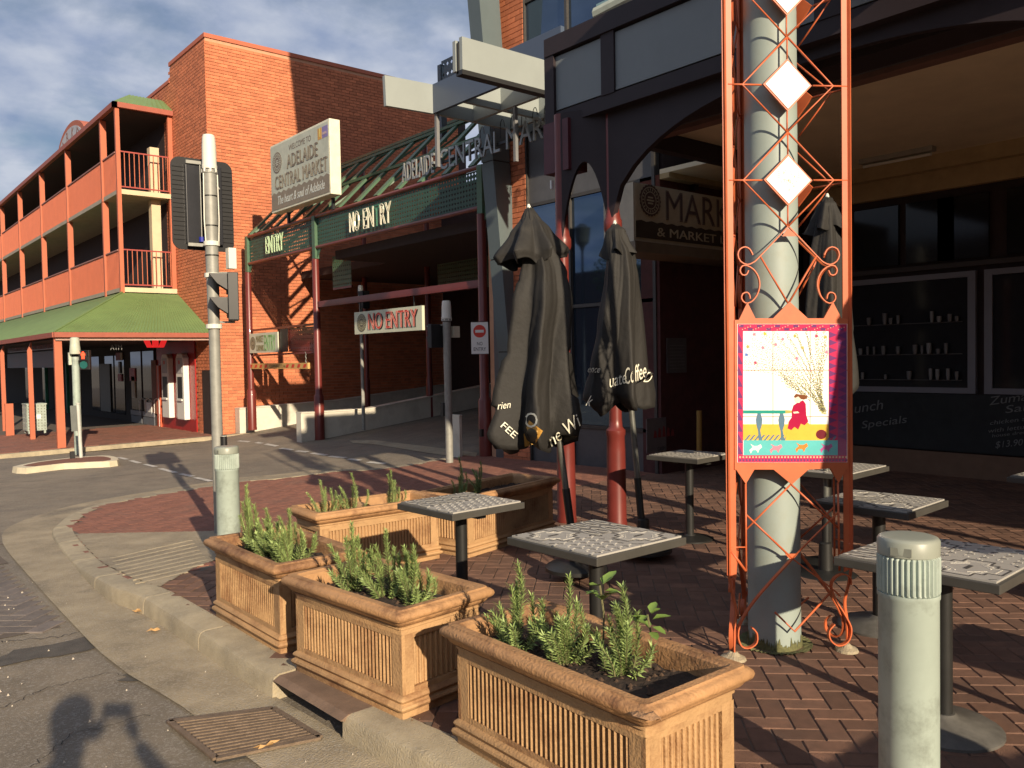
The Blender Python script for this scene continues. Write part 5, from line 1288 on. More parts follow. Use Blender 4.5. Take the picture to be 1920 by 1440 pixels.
def sagep(p, z, label, n=9, size=.065, seed=1):
    rd = random.Random(seed); r = root('sage', (p[0], p[1], .415), label, 'plant', 'sage plants in the nearest trough')
    MB().tube([(p[0], p[1], .41), (p[0] + .01, p[1], .41 + (z - .41) * .6), (p[0], p[1] + .01, z)], .004, 5).build('stem', rosestem, r)
    for k in range(n):
        a = k * 2.4; s = size * rd.uniform(.6, 1.0); zz = z - .02 * (k % 4) ; d = Vector((cos(a), sin(a), rd.uniform(-.2, .7))).normalized(); w = d.cross(UZ).normalized() * s * .28; u = w.cross(d).normalized() * s * .1
        b = Vector((p[0], p[1], zz)) + d * .012
        MB().add([b, b + d * s * .35 + w + u, b + d * s * .75 + w * .8, b + d * s - u, b + d * s * .75 - w * .8, b + d * s * .35 - w + u, b + d * s * .5 - u * .6],
                 [(0, 1, 6), (1, 2, 6), (2, 3, 6), (3, 4, 6), (4, 5, 6), (5, 0, 6)]).build('leaf', sage, r, smooth=True)
sagep(loc_at(S3, .00, -.10), .70, 'pale broad leaved sage tip above the middle rosemary of the nearest trough', 9, .085, 2)
sagep(loc_at(S3, -.20, -.15), .62, 'pale broad leaved sage beside the nearest rosemary, on its table side', 9, .075, 3)
# terracotta shards lying in the troughs
for pl, u, v, lb in ((S3, .20, -.12, 'curved broken terracotta shard lying in the nearest trough'), (S4, .0, .1, 'curved broken terracotta shard lying in the trough behind the table')):
    q = loc_at(pl, u, v); mb = MB(); vs = []
    for k in range(9):
        a = pi * k / 8
        for t, rr in ((-.06, .05), (.06, .055)): vs.append((q[0] + rr * cos(a), q[1] + t, .42 + rr * sin(a)))
    vs += [(x * 1 , y, z - .010) for x, y, z in vs]
    fs = [(2 * k, 2 * k + 1, 2 * k + 3, 2 * k + 2) for k in range(8)] + [(18 + 2 * k, 18 + 2 * k + 2, 18 + 2 * k + 3, 18 + 2 * k + 1) for k in range(8)]
    tag(mb.add(vs, fs).build('terracotta_shard', terra, None, smooth=True), lb, 'shard')

# ================================================================== TABLES
tileA = mat('table_tile_light', (.42, .40, .36), .35, .05); tileB = mat('table_tile_dark', (.20, .19, .17), .35, .05)
tline = mat('table_tile_line', (.09, .085, .08), .4, .05); tpale = mat('table_tile_pale', (.58, .55, .48), .35, .05)
edgem = mat('table_edge', (.060, .057, .050), .5, .15)
def table(loc, rz, label, S=.66, H=.74, pats=(0, 1, 1, 0), dome=False):
    r = root('cafe_table', loc, label, 'table', 'square tiled cafe tables', rz); ORG[r.name] = Vector((0, 0, 0))
    h = S / 2; zt = H
    MB().box(-h, h, -h, h, zt - .045, zt - .008).build('table_edge', edgem, r, local=True, bevel=.003)
    g = .004; q = (S - .030) / 2
    for k, (i, j) in enumerate(((-1, -1), (0, -1), (-1, 0), (0, 0))):
        x0 = i * q + g / 2; y0 = j * q + g / 2; x1 = x0 + q - g; y1 = y0 + q - g; pt = pats[k]
        t = MB().box(x0, x1, y0, y1, zt - .012, zt).build('tile', tileA if pt != 2 else tileB, r, local=True)
        z = zt + .0006; cx_, cy_ = (x0 + x1) / 2, (y0 + y1) / 2; u = (x1 - x0) / 2
        li = MB(); pa = MB(); B_ = lambda mb, a, b, w, zz=z: mb.beam((cx_ + a[0] * u, cy_ + a[1] * u, zz), (cx_ + b[0] * u, cy_ + b[1] * u, zz), w, .0012)
        if pt == 0:      # concentric quatrefoil
            for rr, w in ((.92, .008), (.72, .007)):
                c_ = .38; P = [(-rr, -c_ * rr), (-rr * .62, -c_ * rr), (-rr * .62, -rr * .62), (-c_ * rr, -rr * .62), (-c_ * rr, -rr)]
                full = []
                for an in range(4):
                    for (x, y) in P:
                        for _ in range(an): x, y = -y, x
                        full.append((x, y))
                for m in range(len(full)): B_(li if rr > .8 else pa, full[m], full[(m + 1) % len(full)], w, z + (.0 if rr > .8 else .0002))
            for sx in (-1, 1):
                for sy in (-1, 1):
                    B_(li, (.82 * sx, .95 * sy), (.95 * sx, .82 * sy), .010); B_(pa, (.50 * sx, .14 * sy), (.14 * sx, .50 * sy), .006)
            for a in range(-2, 3): B_(li, (a * .09 - .02, -.06), (a * .09 + .02, .06), .010, z + .0004)
        elif pt == 1:    # scales
            for iy in range(5):
                for ix in range(5):
                    ox, oy = -.84 + ix * .42 + (.21 if iy % 2 else 0), -.84 + iy * .42
                    if ox > .9: continue
                    ps = [(ox + .19 * cos(t), oy + .17 * sin(t)) for t in [pi * k2 / 5 for k2 in range(6)]]
                    for m in range(5): B_(li if m < 2 else pa, ps[m], ps[m + 1], .008, z + (.0002 if m < 2 else 0))
        else:            # ogee lattice with dots
            for ix in range(4):
                for s in (-1, 1):
                    ps = [(-.75 + ix * .5 + s * .16 * sin(t * pi * 2), -1 + t * 2) for t in [k2 / 12 for k2 in range(13)]]
                    for m in range(12): B_(pa, ps[m], ps[m + 1], .006)
                for iy in range(5): B_(li, (-.79 + ix * .5, -.8 + iy * .4), (-.71 + ix * .5, -.8 + iy * .4), .014, z + .0003)
        if li.v: li.build('tile_print', tline, t, local=True, kind='stuff')
        if pa.v: pa.build('tile_print', tpale, t, local=True, kind='stuff')
    MB().lathe((0, 0, 0), [(.036, .02), (.036, H - .05)], 18).build('pedestal', blackmet, r, smooth='auto', local=True)
    MB().box(-.2, .2, -.03, .03, H - .062, H - .046).box(-.03, .03, -.2, .2, H - .077, H - .063).build('support_cross', blackmet, r, local=True)
    if dome: MB().lathe((0, 0, 0), [(.23, 0), (.23, .012), (.20, .03), (.06, .055), (.045, .07)], 28).build('base', mat('worn_table_base', (.10, .095, .085), .6, .3, 12), r, smooth='auto', local=True)
    else:
        MB().lathe((0, 0, 0), [(.20, 0), (.20, .012), (.17, .022), (.05, .035), (.04, .05)], 24).build('base', blackmet, r, smooth='auto', local=True)
    return r
T1 = table((2.96, 4.05, 0), radians(2), 'small tiled cafe table between the kerb troughs and the trough behind, clamp on its edge', .545, pats=(1, 1, 2, 2))
T2 = table((2.85, 2.81, 0), radians(0), 'square table with mixed pattern tiles behind the nearest rosemary', .605, pats=(1, 0, 0, 2))
T3 = table((4.70, 2.345, 0), radians(3), 'square tiled table just behind the orange frame, pale round base visible', .56, pats=(0, 1, 2, 0), dome=True)
T4 = table((3.62, 1.53, 0), radians(2), 'square tiled table directly behind the near fluted bollard', .64, pats=(0, 1, 2, 0), dome=True)
T5 = table((5.78, 4.56, 0), radians(4), 'shaded table between the folded umbrella and the orange frame', .52, pats=(2, 1, 2, 0))
g6 = G(1670, 873, .74); g7 = G(1887, 892, .74)
T6 = table((g6.x - .33, g6.y + .33, 0), radians(3), 'far shaded table by the chalkboard wall, partly hidden by the orange frame', .66, pats=(1, 1, 2, 0))
T7 = table((g7.x + .33, g7.y - .33, 0), radians(0), 'shaded table at the picture edge in front of the chalk menu', .66, pats=(1, 0, 2, 0))
MB().box(T1.location.x + .29, T1.location.x + .33, T1.location.y - .34, T1.location.y - .30, .66, .75).build('clamp', blackpl, T1).location = (0, 0, 0)
T8 = table((2.72, -.55, 0), radians(0), 'tiled table behind the viewer beyond the near bollard', .66)
T9 = table((4.3, -.2, 0), radians(0), 'tiled table beside the verandah behind the viewer', .66)
# ================================================================== BOLLARDS, SIGNAL POLES
def bollard(c, label, z0=0.0, H=.985):
    r = root('bollard', (c[0], c[1], z0), label, 'bollard', 'grey green fluted bollards')
    R = .0965
    MB().lathe((c[0], c[1], z0), [(R - .003, 0), (R - .003, H - .205), (R, H - .20), (R, H - .185)], 40).build('body', paleg, r, smooth='auto')
    MB().lathe((c[0], c[1], z0), [(R - .004, H - .184), (R + .001, H - .178), (R + .001, H - .066), (R - .006, H - .060)], 144, fn=lambda rr, z, a, k: rr - (.0085 if (k % 4) in (0, 3) and H - .18 < z < H - .063 else 0)).build('fluted_collar', paleg, r, smooth='auto')
    MB().lathe((c[0], c[1], z0), [(R - .012, H - .061), (R - .001, H - .058), (R, H - .012), (R - .006, H - .003), (R - .014, H), (R - .03, H + .001), (.001, H + .002)], 48).build('cap', mat('bollard_cap', (.28, .30, .25), .4, .08), r, smooth='auto')
    n_ = Vector((-_F.x * .75 - _R.x * .6, -_F.y * .75 - _R.y * .6, 0)).normalized()
    t_ = n_.cross(UZ); p = Vector((c[0], c[1], z0)) + n_ * (R + .0005)
    MB().slab([p - t_ * .032 + UZ * (H - .052) - n_ * .006, p + t_ * .032 + UZ * (H - .052) - n_ * .006, p + t_ * .032 + UZ * (H - .025) - n_ * .006, p - t_ * .032 + UZ * (H - .025) - n_ * .006], n_ * .0045).build('slot_plate', mat('slot', (.19, .20, .17), .4), r)
    return r
c = PD(1703, 1010, 2.78); bollard((c.x, c.y), 'pale grey green fluted bollard standing in front of the tables, cap slightly scuffed')
c = PD(425, 860, 6.9); bollard((c.x, c.y), 'pale grey green fluted bollard just behind the farthest kerb trough, a plant shadow on it', foot_z(c.x, c.y), .935)
bollard((2.9, -1.4), 'pale grey green fluted bollard behind the viewer')

def conetop(c, z, r, par, s=1.0):
    MB().lathe((c.x, c.y, z), [(r * 1.32, 0), (r * 1.34, .03 * s), (r * 1.25, .05 * s), (r * 1.22, .22 * s), (r * 1.12, .31 * s), (r * .98, .34 * s), (.001, .345 * s)], 20).build('antenna_cone', plasticw, par, smooth='auto')
    for k in range(7):
        a = 2 * pi * k / 7; q = Vector((c.x + cos(a) * r * 1.2, c.y + sin(a) * r * 1.2, z - .035 * s)); MB().cyl(q, q + UZ * .035 * s, .012 * s, n=8).build('bolt', plasticw, par)
    MB().cyl((c.x, c.y, z - .045 * s), (c.x, c.y, z - .01 * s), r * 1.3, n=18).build('clamp_ring', galv, par)
# main signal mast
d0 = 8.5; m0 = PD(404, 700, d0); m0.z = foot_z(m0.x, m0.y)
ml = root('traffic_signal', tuple(m0), 'tall grey traffic signal mast with big black backing board and white cone top', 'traffic signal')
zt = PD(404, 320, d0).z
MB().lathe((m0.x, m0.y, m0.z - .02), [(.056, 0), (.054, PD(404, 620, d0).z - m0.z), (.057, PD(404, 610, d0).z - m0.z), (.064, PD(404, 470, d0).z - m0.z), (.066, zt - m0.z)], 22).build('mast', galv, ml, smooth='auto')
conetop(Vector((m0.x, m0.y, 0)), zt, .056, ml)
for y in (370, 425, 480): z = PD(404, y, d0).z; MB().cyl((m0.x, m0.y, z - .006), (m0.x, m0.y, z + .006), .069, n=18).build('strap', blackmet, ml)
for y in (458, 517, 612): z = PD(404, y, d0).z; MB().cyl((m0.x, m0.y, z - .022), (m0.x, m0.y, z + .022), .078, n=18).build('bracket', plasticw, ml)
YB_ = m0.y + .20
def bp(px, py): return PY(px, py, YB_)
xl, xr = bp(322, 390).x, bp(437, 390).x; zb_, zt_ = bp(385, 470).z, bp(385, 300).z
def rrect(x0, x1, z0, z1, r, y):
    pts = []
    for cx_, cz_, a0 in ((x1 - r, z1 - r, 0), (x0 + r, z1 - r, 90), (x0 + r, z0 + r, 180), (x1 - r, z0 + r, 270)):
        for t in range(0, 91, 15): a = radians(a0 + t); pts.append((cx_ + r * cos(a), y, cz_ + r * sin(a)))
    return pts
bd = MB().slab(rrect(xl, xr, zb_, zt_, .09, YB_), (0, .012, 0)).build('backing_board', blackpl, ml)
for s in (0, 1):
    for k in range(17):
        z = zb_ + .10 + k * (zt_ - zb_ - .2) / 16; a, b = (xl + .01, xl + .125) if s == 0 else (xr - .125, xr - .01)
        MB().beam((a, YB_ - .004, z), (b, YB_ - .004, z), .010, .006).build('board_rib', blackpl, bd)
bx = MB().box(xl + .13, xr - .13, YB_ - .05, YB_ - .002, zb_ + .06, zt_ - .07).build('signal_housing', mat('housing_black', (.02, .021, .026), .35), ml, bevel=.008)
for z in (zt_ - .055, zb_ + .045): MB().beam((xl + .13, YB_ - .06, z), (m0.x, YB_ - .07, z), .022, .032).build('strut', galv, ml)
MB().tube([(xl + .27, YB_ - .065, zt_ - .06), (xl + .27, YB_ - .065, zb_ + .07)], .005, 6).build('cable', galv, ml)
MB().tube([(xl + .33, YB_ - .06, zt_ - .12), (xl + .46, YB_ - .08, zt_ - .30)], .008, 6).build('stay', galv, ml)
MB().tube([(xl + .40, YB_ - .062, zt_ - .10), (xl + .40, YB_ - .062, zt_ - .28), (xl + .38, YB_ - .062, zt_ - .32), (xl + .40, YB_ - .062, zt_ - .36), (xl + .40, YB_ - .062, zb_ + .08)], .008, 6).build('conduit', blackmet, ml)
MB().cyl((xl + .27, YB_ - .075, zb_ + .075), (xl + .27, YB_ - .075, zb_ + .125), .032, n=14).build('blue_cap', mat('blue_cap', (.02, .03, .30), .4), ml)
for s in (-1, 1): MB().tube([(m0.x + s * .07, m0.y - .02, zt - .05), (m0.x + s * .075, m0.y - .02, zt - .5), (m0.x + s * .065, m0.y - .02, zt - .75)], .006, 6).build('cable', plasticw, ml)
p = PD(432, 485, d0 - .02); MB().box(p.x - .035, p.x + .045, p.y - .05, p.y + .04, PD(432, 505, d0).z, PD(432, 466, d0).z).build('control_box', plasticw, ml, bevel=.006)
def sighead(par, c, w, h, nl, face, visor, name='signal_head', lenses=None):
    """head whose lenses look along `face` (horizontal unit vector)"""
    c = Vector(c); f = Vector(face).normalized(); s = f.cross(UZ)
    hd = MB().add(*boxv(c, f, s, .10, w, h)).build(name, blackpl, par, bevel=.006)
    for k in range(nl):
        zc = c.z + h / 2 - h * (k + .5) / nl; q = Vector((c.x, c.y, zc)) + f * .052; rr = min(w, h / nl) * .40
        lm_ = (lenses[k] if lenses else mat('lens_dark', (.03, .03, .03), .2))
        MB().cyl(q, q + f * .012, rr, n=20).build('lens', lm_, hd)
        # square hooded visor
        a = rr * 1.12; V = visor
        v0 = [q + s * a + UZ * -a * .5, q + s * a + UZ * a, q - s * a + UZ * a, q - s * a - UZ * a * .5]
        v1 = [q + s * a + UZ * a * .1 + f * V * .55, q + s * a + UZ * a + f * V, q - s * a + UZ * a + f * V, q - s * a + UZ * a * .1 + f * V * .55]
        mb = MB().add(v0 + v1, [(0, 1, 5, 4), (1, 2, 6, 5), (2, 3, 7, 6)]); o = mb.build('visor', blackpl, hd); sm = o.modifiers.new('s', 'SOLIDIFY'); sm.thickness = .005
    return hd
def boxv(c, f, s, d, w, h):
    f2, s2, u = f * d / 2, s * w / 2, UZ * h / 2
    vs = [c - f2 - s2 - u, c + f2 - s2 - u, c + f2 + s2 - u, c - f2 + s2 - u, c - f2 - s2 + u, c + f2 - s2 + u, c + f2 + s2 + u, c - f2 + s2 + u]
    return vs, [(0, 3, 2, 1), (4, 5, 6, 7), (0, 1, 5, 4), (1, 2, 6, 5), (2, 3, 7, 6), (3, 0, 4, 7)]
hc = PD(437, 557, d0 - .1); sighead(ml, hc, .30, PD(437, 515, d0).z - PD(437, 602, d0).z, 2, -_R0 + Vector((_F.x, _F.y, 0)) * -.35, .17, name='pedestrian_head')
MB().beam(PD(404, 512, d0), PD(440, 512, d0), .02, .02).build('head_bracket', galv, ml); MB().beam(PD(404, 604, d0), PD(440, 604, d0), .02, .02).build('head_bracket', galv, ml)
pb2 = PD(420, 827, d0 - .05); MB().lathe((pb2.x, pb2.y, pb2.z - .065), [(.02, 0), (.03, .008), (.03, .122), (.02, .13)], 14).build('push_button_box', blackpl, ml, smooth='auto')
MB().cyl(pb2 + UZ * .05, pb2 + UZ * .055, .031, n=14).build('push_button_ring', plasticw, ml)

# second mast beside the gantry
d1 = 13.3; m1 = GF(843, 870, lambda x, y: -.1)
m2r = root('traffic_signal', tuple(m1), 'shorter dark traffic signal mast with white cone standing before the car park entry', 'traffic signal')
dd = (m1 - Vector((0, 0, HC))).dot(_F); 
def mz(y): return PD(843, y, dd).z
MB().lathe((m1.x, m1.y, m1.z - .05), [(.062, 0), (.060, 1.3), (.066, mz(600) - m1.z), (.066, mz(598) - m1.z)], 16).build('mast', galv, m2r, smooth='auto')
conetop(Vector((m1.x, m1.y, 0)), mz(598), .062, m2r, .85)
q = PD(818, 630, dd); sighead(m2r, q, .26, .38, 2, Vector((_F.x, _F.y, 0)) * .6 - _R0 * .5, .12)
q = PD(853, 622, dd); MB().box(q.x - .06, q.x + .06, q.y - .05, q.y + .05, mz(633), mz(612)).build('control_box', mat('box_cream', (.55, .50, .38), .6), m2r)
MB().beam(PD(800, 612, dd), PD(843, 608, dd), .02, .02).build('head_bracket', galv, m2r)
q = PD(833, 768, dd); MB().box(q.x - .05, q.x + .05, q.y - .04, q.y + .04, mz(780), mz(755)).build('push_button_box', blackpl, m2r)
# third, behind the maroon beam
m3 = Vector((9.6, 16.2, 0)); q = PX(676, 550, 9.6); m3.y = q.y
m3r = root('traffic_signal', (m3.x, m3.y, 0), 'distant white topped signal head just above the hanging no entry sign', 'traffic signal')
MB().cyl((m3.x, m3.y, 0.0), (m3.x, m3.y, q.z + .02), .04, n=10).build('mast', galv, m3r)
MB().lathe((m3.x, m3.y, q.z - .12), [(.055, 0), (.055, .26), (.045, .30)], 12).build('antenna_cone', plasticw, m3r, smooth='auto')
sighead(m3r, (m3.x - .02, m3.y - .22, q.z - .16), .2, .4, 2, (-.2, 1, 0), .1)

# pedestrian signal on the far footpath, its walking man showing red
m4 = PY(147, 838, 21.95 - 1.2); m4.z = farz(m4.x, m4.y) - .05
d4 = (m4 - Vector((0, 0, HC))).dot(_F)
def P4(px, py): return PD(px, py, d4)
pr = root('pedestrian_signal', tuple(m4), 'pale pedestrian signal post showing a red standing man beside the canopy post', 'pedestrian signal')
MB().lathe((m4.x, m4.y, m4.z - .05), [(.085, 0), (.085, .02), (.08, 1.0), (.078, P4(140, 665).z - m4.z)], 16).build('mast', paleg, pr, smooth='auto')
MB().lathe((m4.x, m4.y, P4(139, 664).z), [(.11, 0), (.12, .03), (.10, .22), (.095, .36), (.05, .38)], 16).build('antenna_cone', mat('cone_pale', (.5, .53, .43), .5), pr, smooth='auto')
q = P4(159, 675); hh_ = P4(159, 657).z - P4(159, 693).z
f_ = Vector((-_F.x, -_F.y, 0)).normalized()
redl = mat('lens_red', (.15, .01, .01), .3, .02); grl = mat('lens_green_off', (.02, .11, .10), .25)
hd = sighead(pr, q, .25, hh_, 2, f_, .05, lenses=[mat('lens_dark', (.03, .03, .03), .2), grl])
man = mat('red_man_light', (.8, .05, .02), .4, .02, emit=((1.0, .06, .02), 2.2))
mc = q + f_ * .072 + UZ * hh_ * .25; s_ = f_.cross(UZ)
for (a, b, c, e) in ((-.022, .022, .045, .078), (-.045, .045, -.01, .042), (-.032, -.006, -.085, -.012), (.006, .032, -.085, -.012)):
    MB().slab([mc + s_ * a + UZ * c, mc + s_ * b + UZ * c, mc + s_ * b + UZ * e, mc + s_ * a + UZ * e], f_ * .003).build('lit_figure', man, hd)
q2 = P4(131, 675); MB().box(q2.x - .03, q2.x + .03, q2.y - .04, q2.y + .04, P4(131, 684).z, P4(131, 661).z).build('control_box', mat('cone_pale', (.5, .53, .43), .5), pr)
# leaning post on the traffic island
ip0 = GF(152, 858, road_z, .11); di = (ip0 - Vector((0, 0, HC))).dot(_F); top_ = PD(146, 758, di)
ipr = root('island_post', tuple(ip0), 'thin galvanised sign post leaning on the traffic island', 'post')
MB().cyl(ip0, top_, .035, n=10).build('pole', mat('bright_galv', (.50, .51, .47), .45), ipr)
MB().cyl(top_, top_ + UZ * .03, .042, n=10).build('cap', mat('bright_galv', (.50, .51, .47), .45), ipr)
e_ = Vector((-.02, -.06, 0)); MB().beam(ip0.lerp(top_, .50) + e_ - _R0 * .09, ip0.lerp(top_, .98) + e_ - _R0 * .09, .12, .012, up=_F).build('sign_plate', mat('plate_back', (.16, .17, .16), .5), ipr)
MB().box(ip0.x - .20, ip0.x - .12, ip0.y - .05, ip0.y + .03, ip0.z - .02, ip0.z + .14).build('black_box', blackpl, ipr)

# litter bin enclosure behind the canopy posts
bn0 = PX(38, 812, 4.85); 
Yb_ = 25.8
def bb(px, py): return PY(px, py, Yb_)
A_, B_2 = bb(50, 757), bb(88, 812); zb0 = bb(60, 812).z; zt0 = bb(60, 757).z
br = root('litter_bin', (A_.x, Yb_, zb0), 'pale green perforated steel litter bin cabinet on short legs under the canopy', 'bin')
x0, x1 = A_.x, B_2.x; zf = zb0 + .06
MB().box(x0, x1, Yb_ + .01, Yb_ + .6, zf, zt0 - .03).build('cabinet', mat('bin_inner', (.20, .215, .165), .6), br)
perforated((x0, Yb_ - .012, zf), EY, x1 - x0, zt0 - zf - .03, .075, .55, paleg, br, name='perforated_front')
perforated((x0 - .012, Yb_ + .58, zf), EX, .56, zt0 - zf - .03, .14, .3, paleg, br, name='perforated_side')
MB().box(x0 - .02, x1 + .02, Yb_ - .02, Yb_ + .6, zt0 - .03, zt0).build('lid', paleg, br)
for x in (x0 + .02, x1 - .07):
    for y in (Yb_ + .0, Yb_ + .52): MB().box(x, x + .05, y, y + .05, zb0 - .02, zf).build('leg', paleg, br)
MB().box((x0 + x1) / 2 - .02, (x0 + x1) / 2 + .10, Yb_ - .02, Yb_ - .013, zf + .32, zf + .44).build('notice', signw2, br)
# ================================================================== ORANGE LATTICE TOWER ROUND THE PIPE COLUMN
e0 = PD(1366, 700, 4.33); e1 = PD(1591, 700, 4.43); e0.z = e1.z = 0
rdir = (e1 - e0).normalized(); nout = rdir.cross(UZ); Wt = (e1 - e0).length      # nout points towards the viewer
apex = e0 + rdir * Wt / 2 - nout * Wt * .866; cen = (e0 + e1 + apex) / 3
def T(px, py, off=0.0):
    r = ray(px, py); t = (e0 - Vector((0, 0, HC))).dot(nout) / r.dot(nout); return Vector((0, 0, HC)) + r * t + nout * off
pc_ = root('pipe_column', tuple(cen), 'thick pale grey green pipe column inside the orange lattice frame, mossy at its foot', 'column')
MB().lathe((cen.x, cen.y, 0), [(.142, 0), (.140, .02), (.136, 5.2)], 48).build('pipe', pipeg, pc_, smooth='auto')
moss = mat('moss_stain', (.13, .13, .055), .9, .4, 30, 1.0, 60)
rd = random.Random(4); mb = MB(); n_ = 180; vs = []
for k in range(n_):
    a = 2 * pi * k / n_; h = .012 + .05 * rd.random() ** 2 + .02 * sin(k * .21) ** 2
    vs += [(cen.x + .1455 * cos(a), cen.y + .1455 * sin(a), 0), (cen.x + .1425 * cos(a), cen.y + .1425 * sin(a), h), (cen.x + .20 * cos(a) , cen.y + .20 * sin(a), .001 + .012 * rd.random())]
mb.add(vs, [(3 * k, 3 * ((k + 1) % n_), 3 * ((k + 1) % n_) + 1, 3 * k + 1) for k in range(n_)] + [(3 * k + 2, 3 * ((k + 1) % n_) + 2, 3 * ((k + 1) % n_), 3 * k) for k in range(n_)]).build('moss', moss, pc_, kind='stuff')
tw = root('lattice_tower', tuple(cen), 'orange steel three sided lattice frame with diamond tiles, scrolls and a painted tile picture', 'lattice tower')
OS = orangesteel
def rot(p, k):
    if k == 0: return p
    a = 2 * pi / 3 * k; d = p - cen; return Vector((cen.x + d.x * cos(a) - d.y * sin(a), cen.y + d.x * sin(a) + d.y * cos(a), p.z))
zt5 = 5.1
zb5 = T(1366, 1078).z
for k in range(3):
    c = rot(e0, k); a1 = (rot(e1, k) - c).normalized(); a0 = (rot(e0, (k + 2) % 3) - c)
    a2 = (rot(e0, (k + 1) % 3) - c).normalized(); a3 = (rot(e0, (k + 2) % 3) - c).normalized()
    mb = MB()
    for d in (a2, a3):
        nn = d.cross(UZ) * .0035
        lo = c - d * .02; hi = c + d * .032
        mb.slab([Vector((lo.x, lo.y, zb5)) - nn, Vector((hi.x, hi.y, zb5 - .02)) - nn, Vector((hi.x, hi.y, zt5)) - nn, Vector((lo.x, lo.y, zt5)) - nn], nn * 2)
    mb.build('corner_angle', OS, tw)
def rod(pts, k, r=.0055, name='lattice_rod', n=6):
    return MB().tube([rot(T(x, y), k) for x, y in pts], r, n).build(name, OS, tw, smooth=True)
def band(pts, k, w=.018, th=.006, name='scroll'):
    """flat bar bent along its path, its width across the frame plane"""
    P = [Vector((*p, 0)) for p in pts]; Q = resample([(p.x, p.y) for p in P], 5.0); W_ = [T(q.x, q.y) for q in Q]
    vs = []; 
    for i, p in enumerate(W_):
        t = (W_[min(i + 1, len(W_) - 1)] - W_[max(i - 1, 0)]).normalized(); m_ = t.cross(nout).normalized() * th / 2
        vs += [p - m_ - nout * w / 2, p + m_ - nout * w / 2, p + m_ + nout * w / 2, p - m_ + nout * w / 2]
    n = len(W_); fs = [(4 * i + j, 4 * i + 4 + j, 4 * i + 4 + (j + 1) % 4, 4 * i + (j + 1) % 4) for i in range(n - 1) for j in range(4)] + [(3, 2, 1, 0), tuple(4 * (n - 1) + j for j in range(4))]
    return MB().add([rot(Vector(v), k) for v in vs], fs).build(name, OS, tw, smooth='auto')
per = T(1477, 160).z - T(1477, 338).z
def shift(p, dz): return p + UZ * dz
for k in range(3):
    for lev in range(5):
        dz = per * lev
        def R2(pts, r=.0055): return MB().tube([shift(rot(T(x, y), k), dz) for x, y in pts], r, 6).build('lattice_rod', OS, tw, smooth=True)
        R2([(1477, 425), (1393, 338), (1477, 248)]); R2([(1477, 425), (1563, 338), (1477, 248)])
        R2([(1366, 338), (1429, 338)], .005); R2([(1525, 338), (1591, 338)], .005)
        R2([(1477, 425), (1477, 386)], .0045); R2([(1477, 248), (1477, 290)], .0045)
        # diamond tile in its rim
        c = shift(rot(T(1477, 338), k), dz); h = .134; xd = (rot(e1, k) - rot(e0, k)).normalized(); nn = xd.cross(UZ)
        P = [c - UZ * h, c + xd * h, c + UZ * h, c - xd * h]
        MB().slab([p - nn * .006 for p in P], nn * .012).build('diamond_rim', OS, tw)
        h2 = .122; P = [c - UZ * h2, c + xd * h2, c + UZ * h2, c - xd * h2]
        tl2 = MB().slab([p + nn * .006 for p in P], nn * .004).build('diamond_tile', tilew, tw)
        if k == 0 and lev == 0:
            pr_ = MB(); rdd = random.Random(2); faint = mat('faint_tile_print', (.62, .58, .42), .3, .1)
            for q in range(46):
                a = rdd.uniform(0, 2 * pi); rr = rdd.uniform(0, .045); ox, oz = rr * cos(a), rr * sin(a) * 1.3 - .006; s = rdd.uniform(.002, .006)
                pr_.slab([c + xd * (ox - s) + UZ * oz + nn * .0101, c + xd * ox + UZ * (oz - s) + nn * .0101, c + xd * (ox + s) + UZ * (oz + s * .4) + nn * .0101, c + xd * ox + UZ * (oz + s) + nn * .0101], nn * .0003)
            for s in (-1, 1):
                for q in range(4): o_ = c + xd * s * .055 + UZ * (.012 + q * .010) + nn * .0101; pr_.slab([o_ - xd * .008 - UZ * .003, o_ + xd * .008 - UZ * .003, o_ + xd * .006 + UZ * .002, o_ - xd * .006 + UZ * .002], nn * .0003)
            pr_.build('tile_motif', faint, tl2, kind='stuff')
def mir(pts): return [(2 * 1478 - x, y) for x, y in pts]
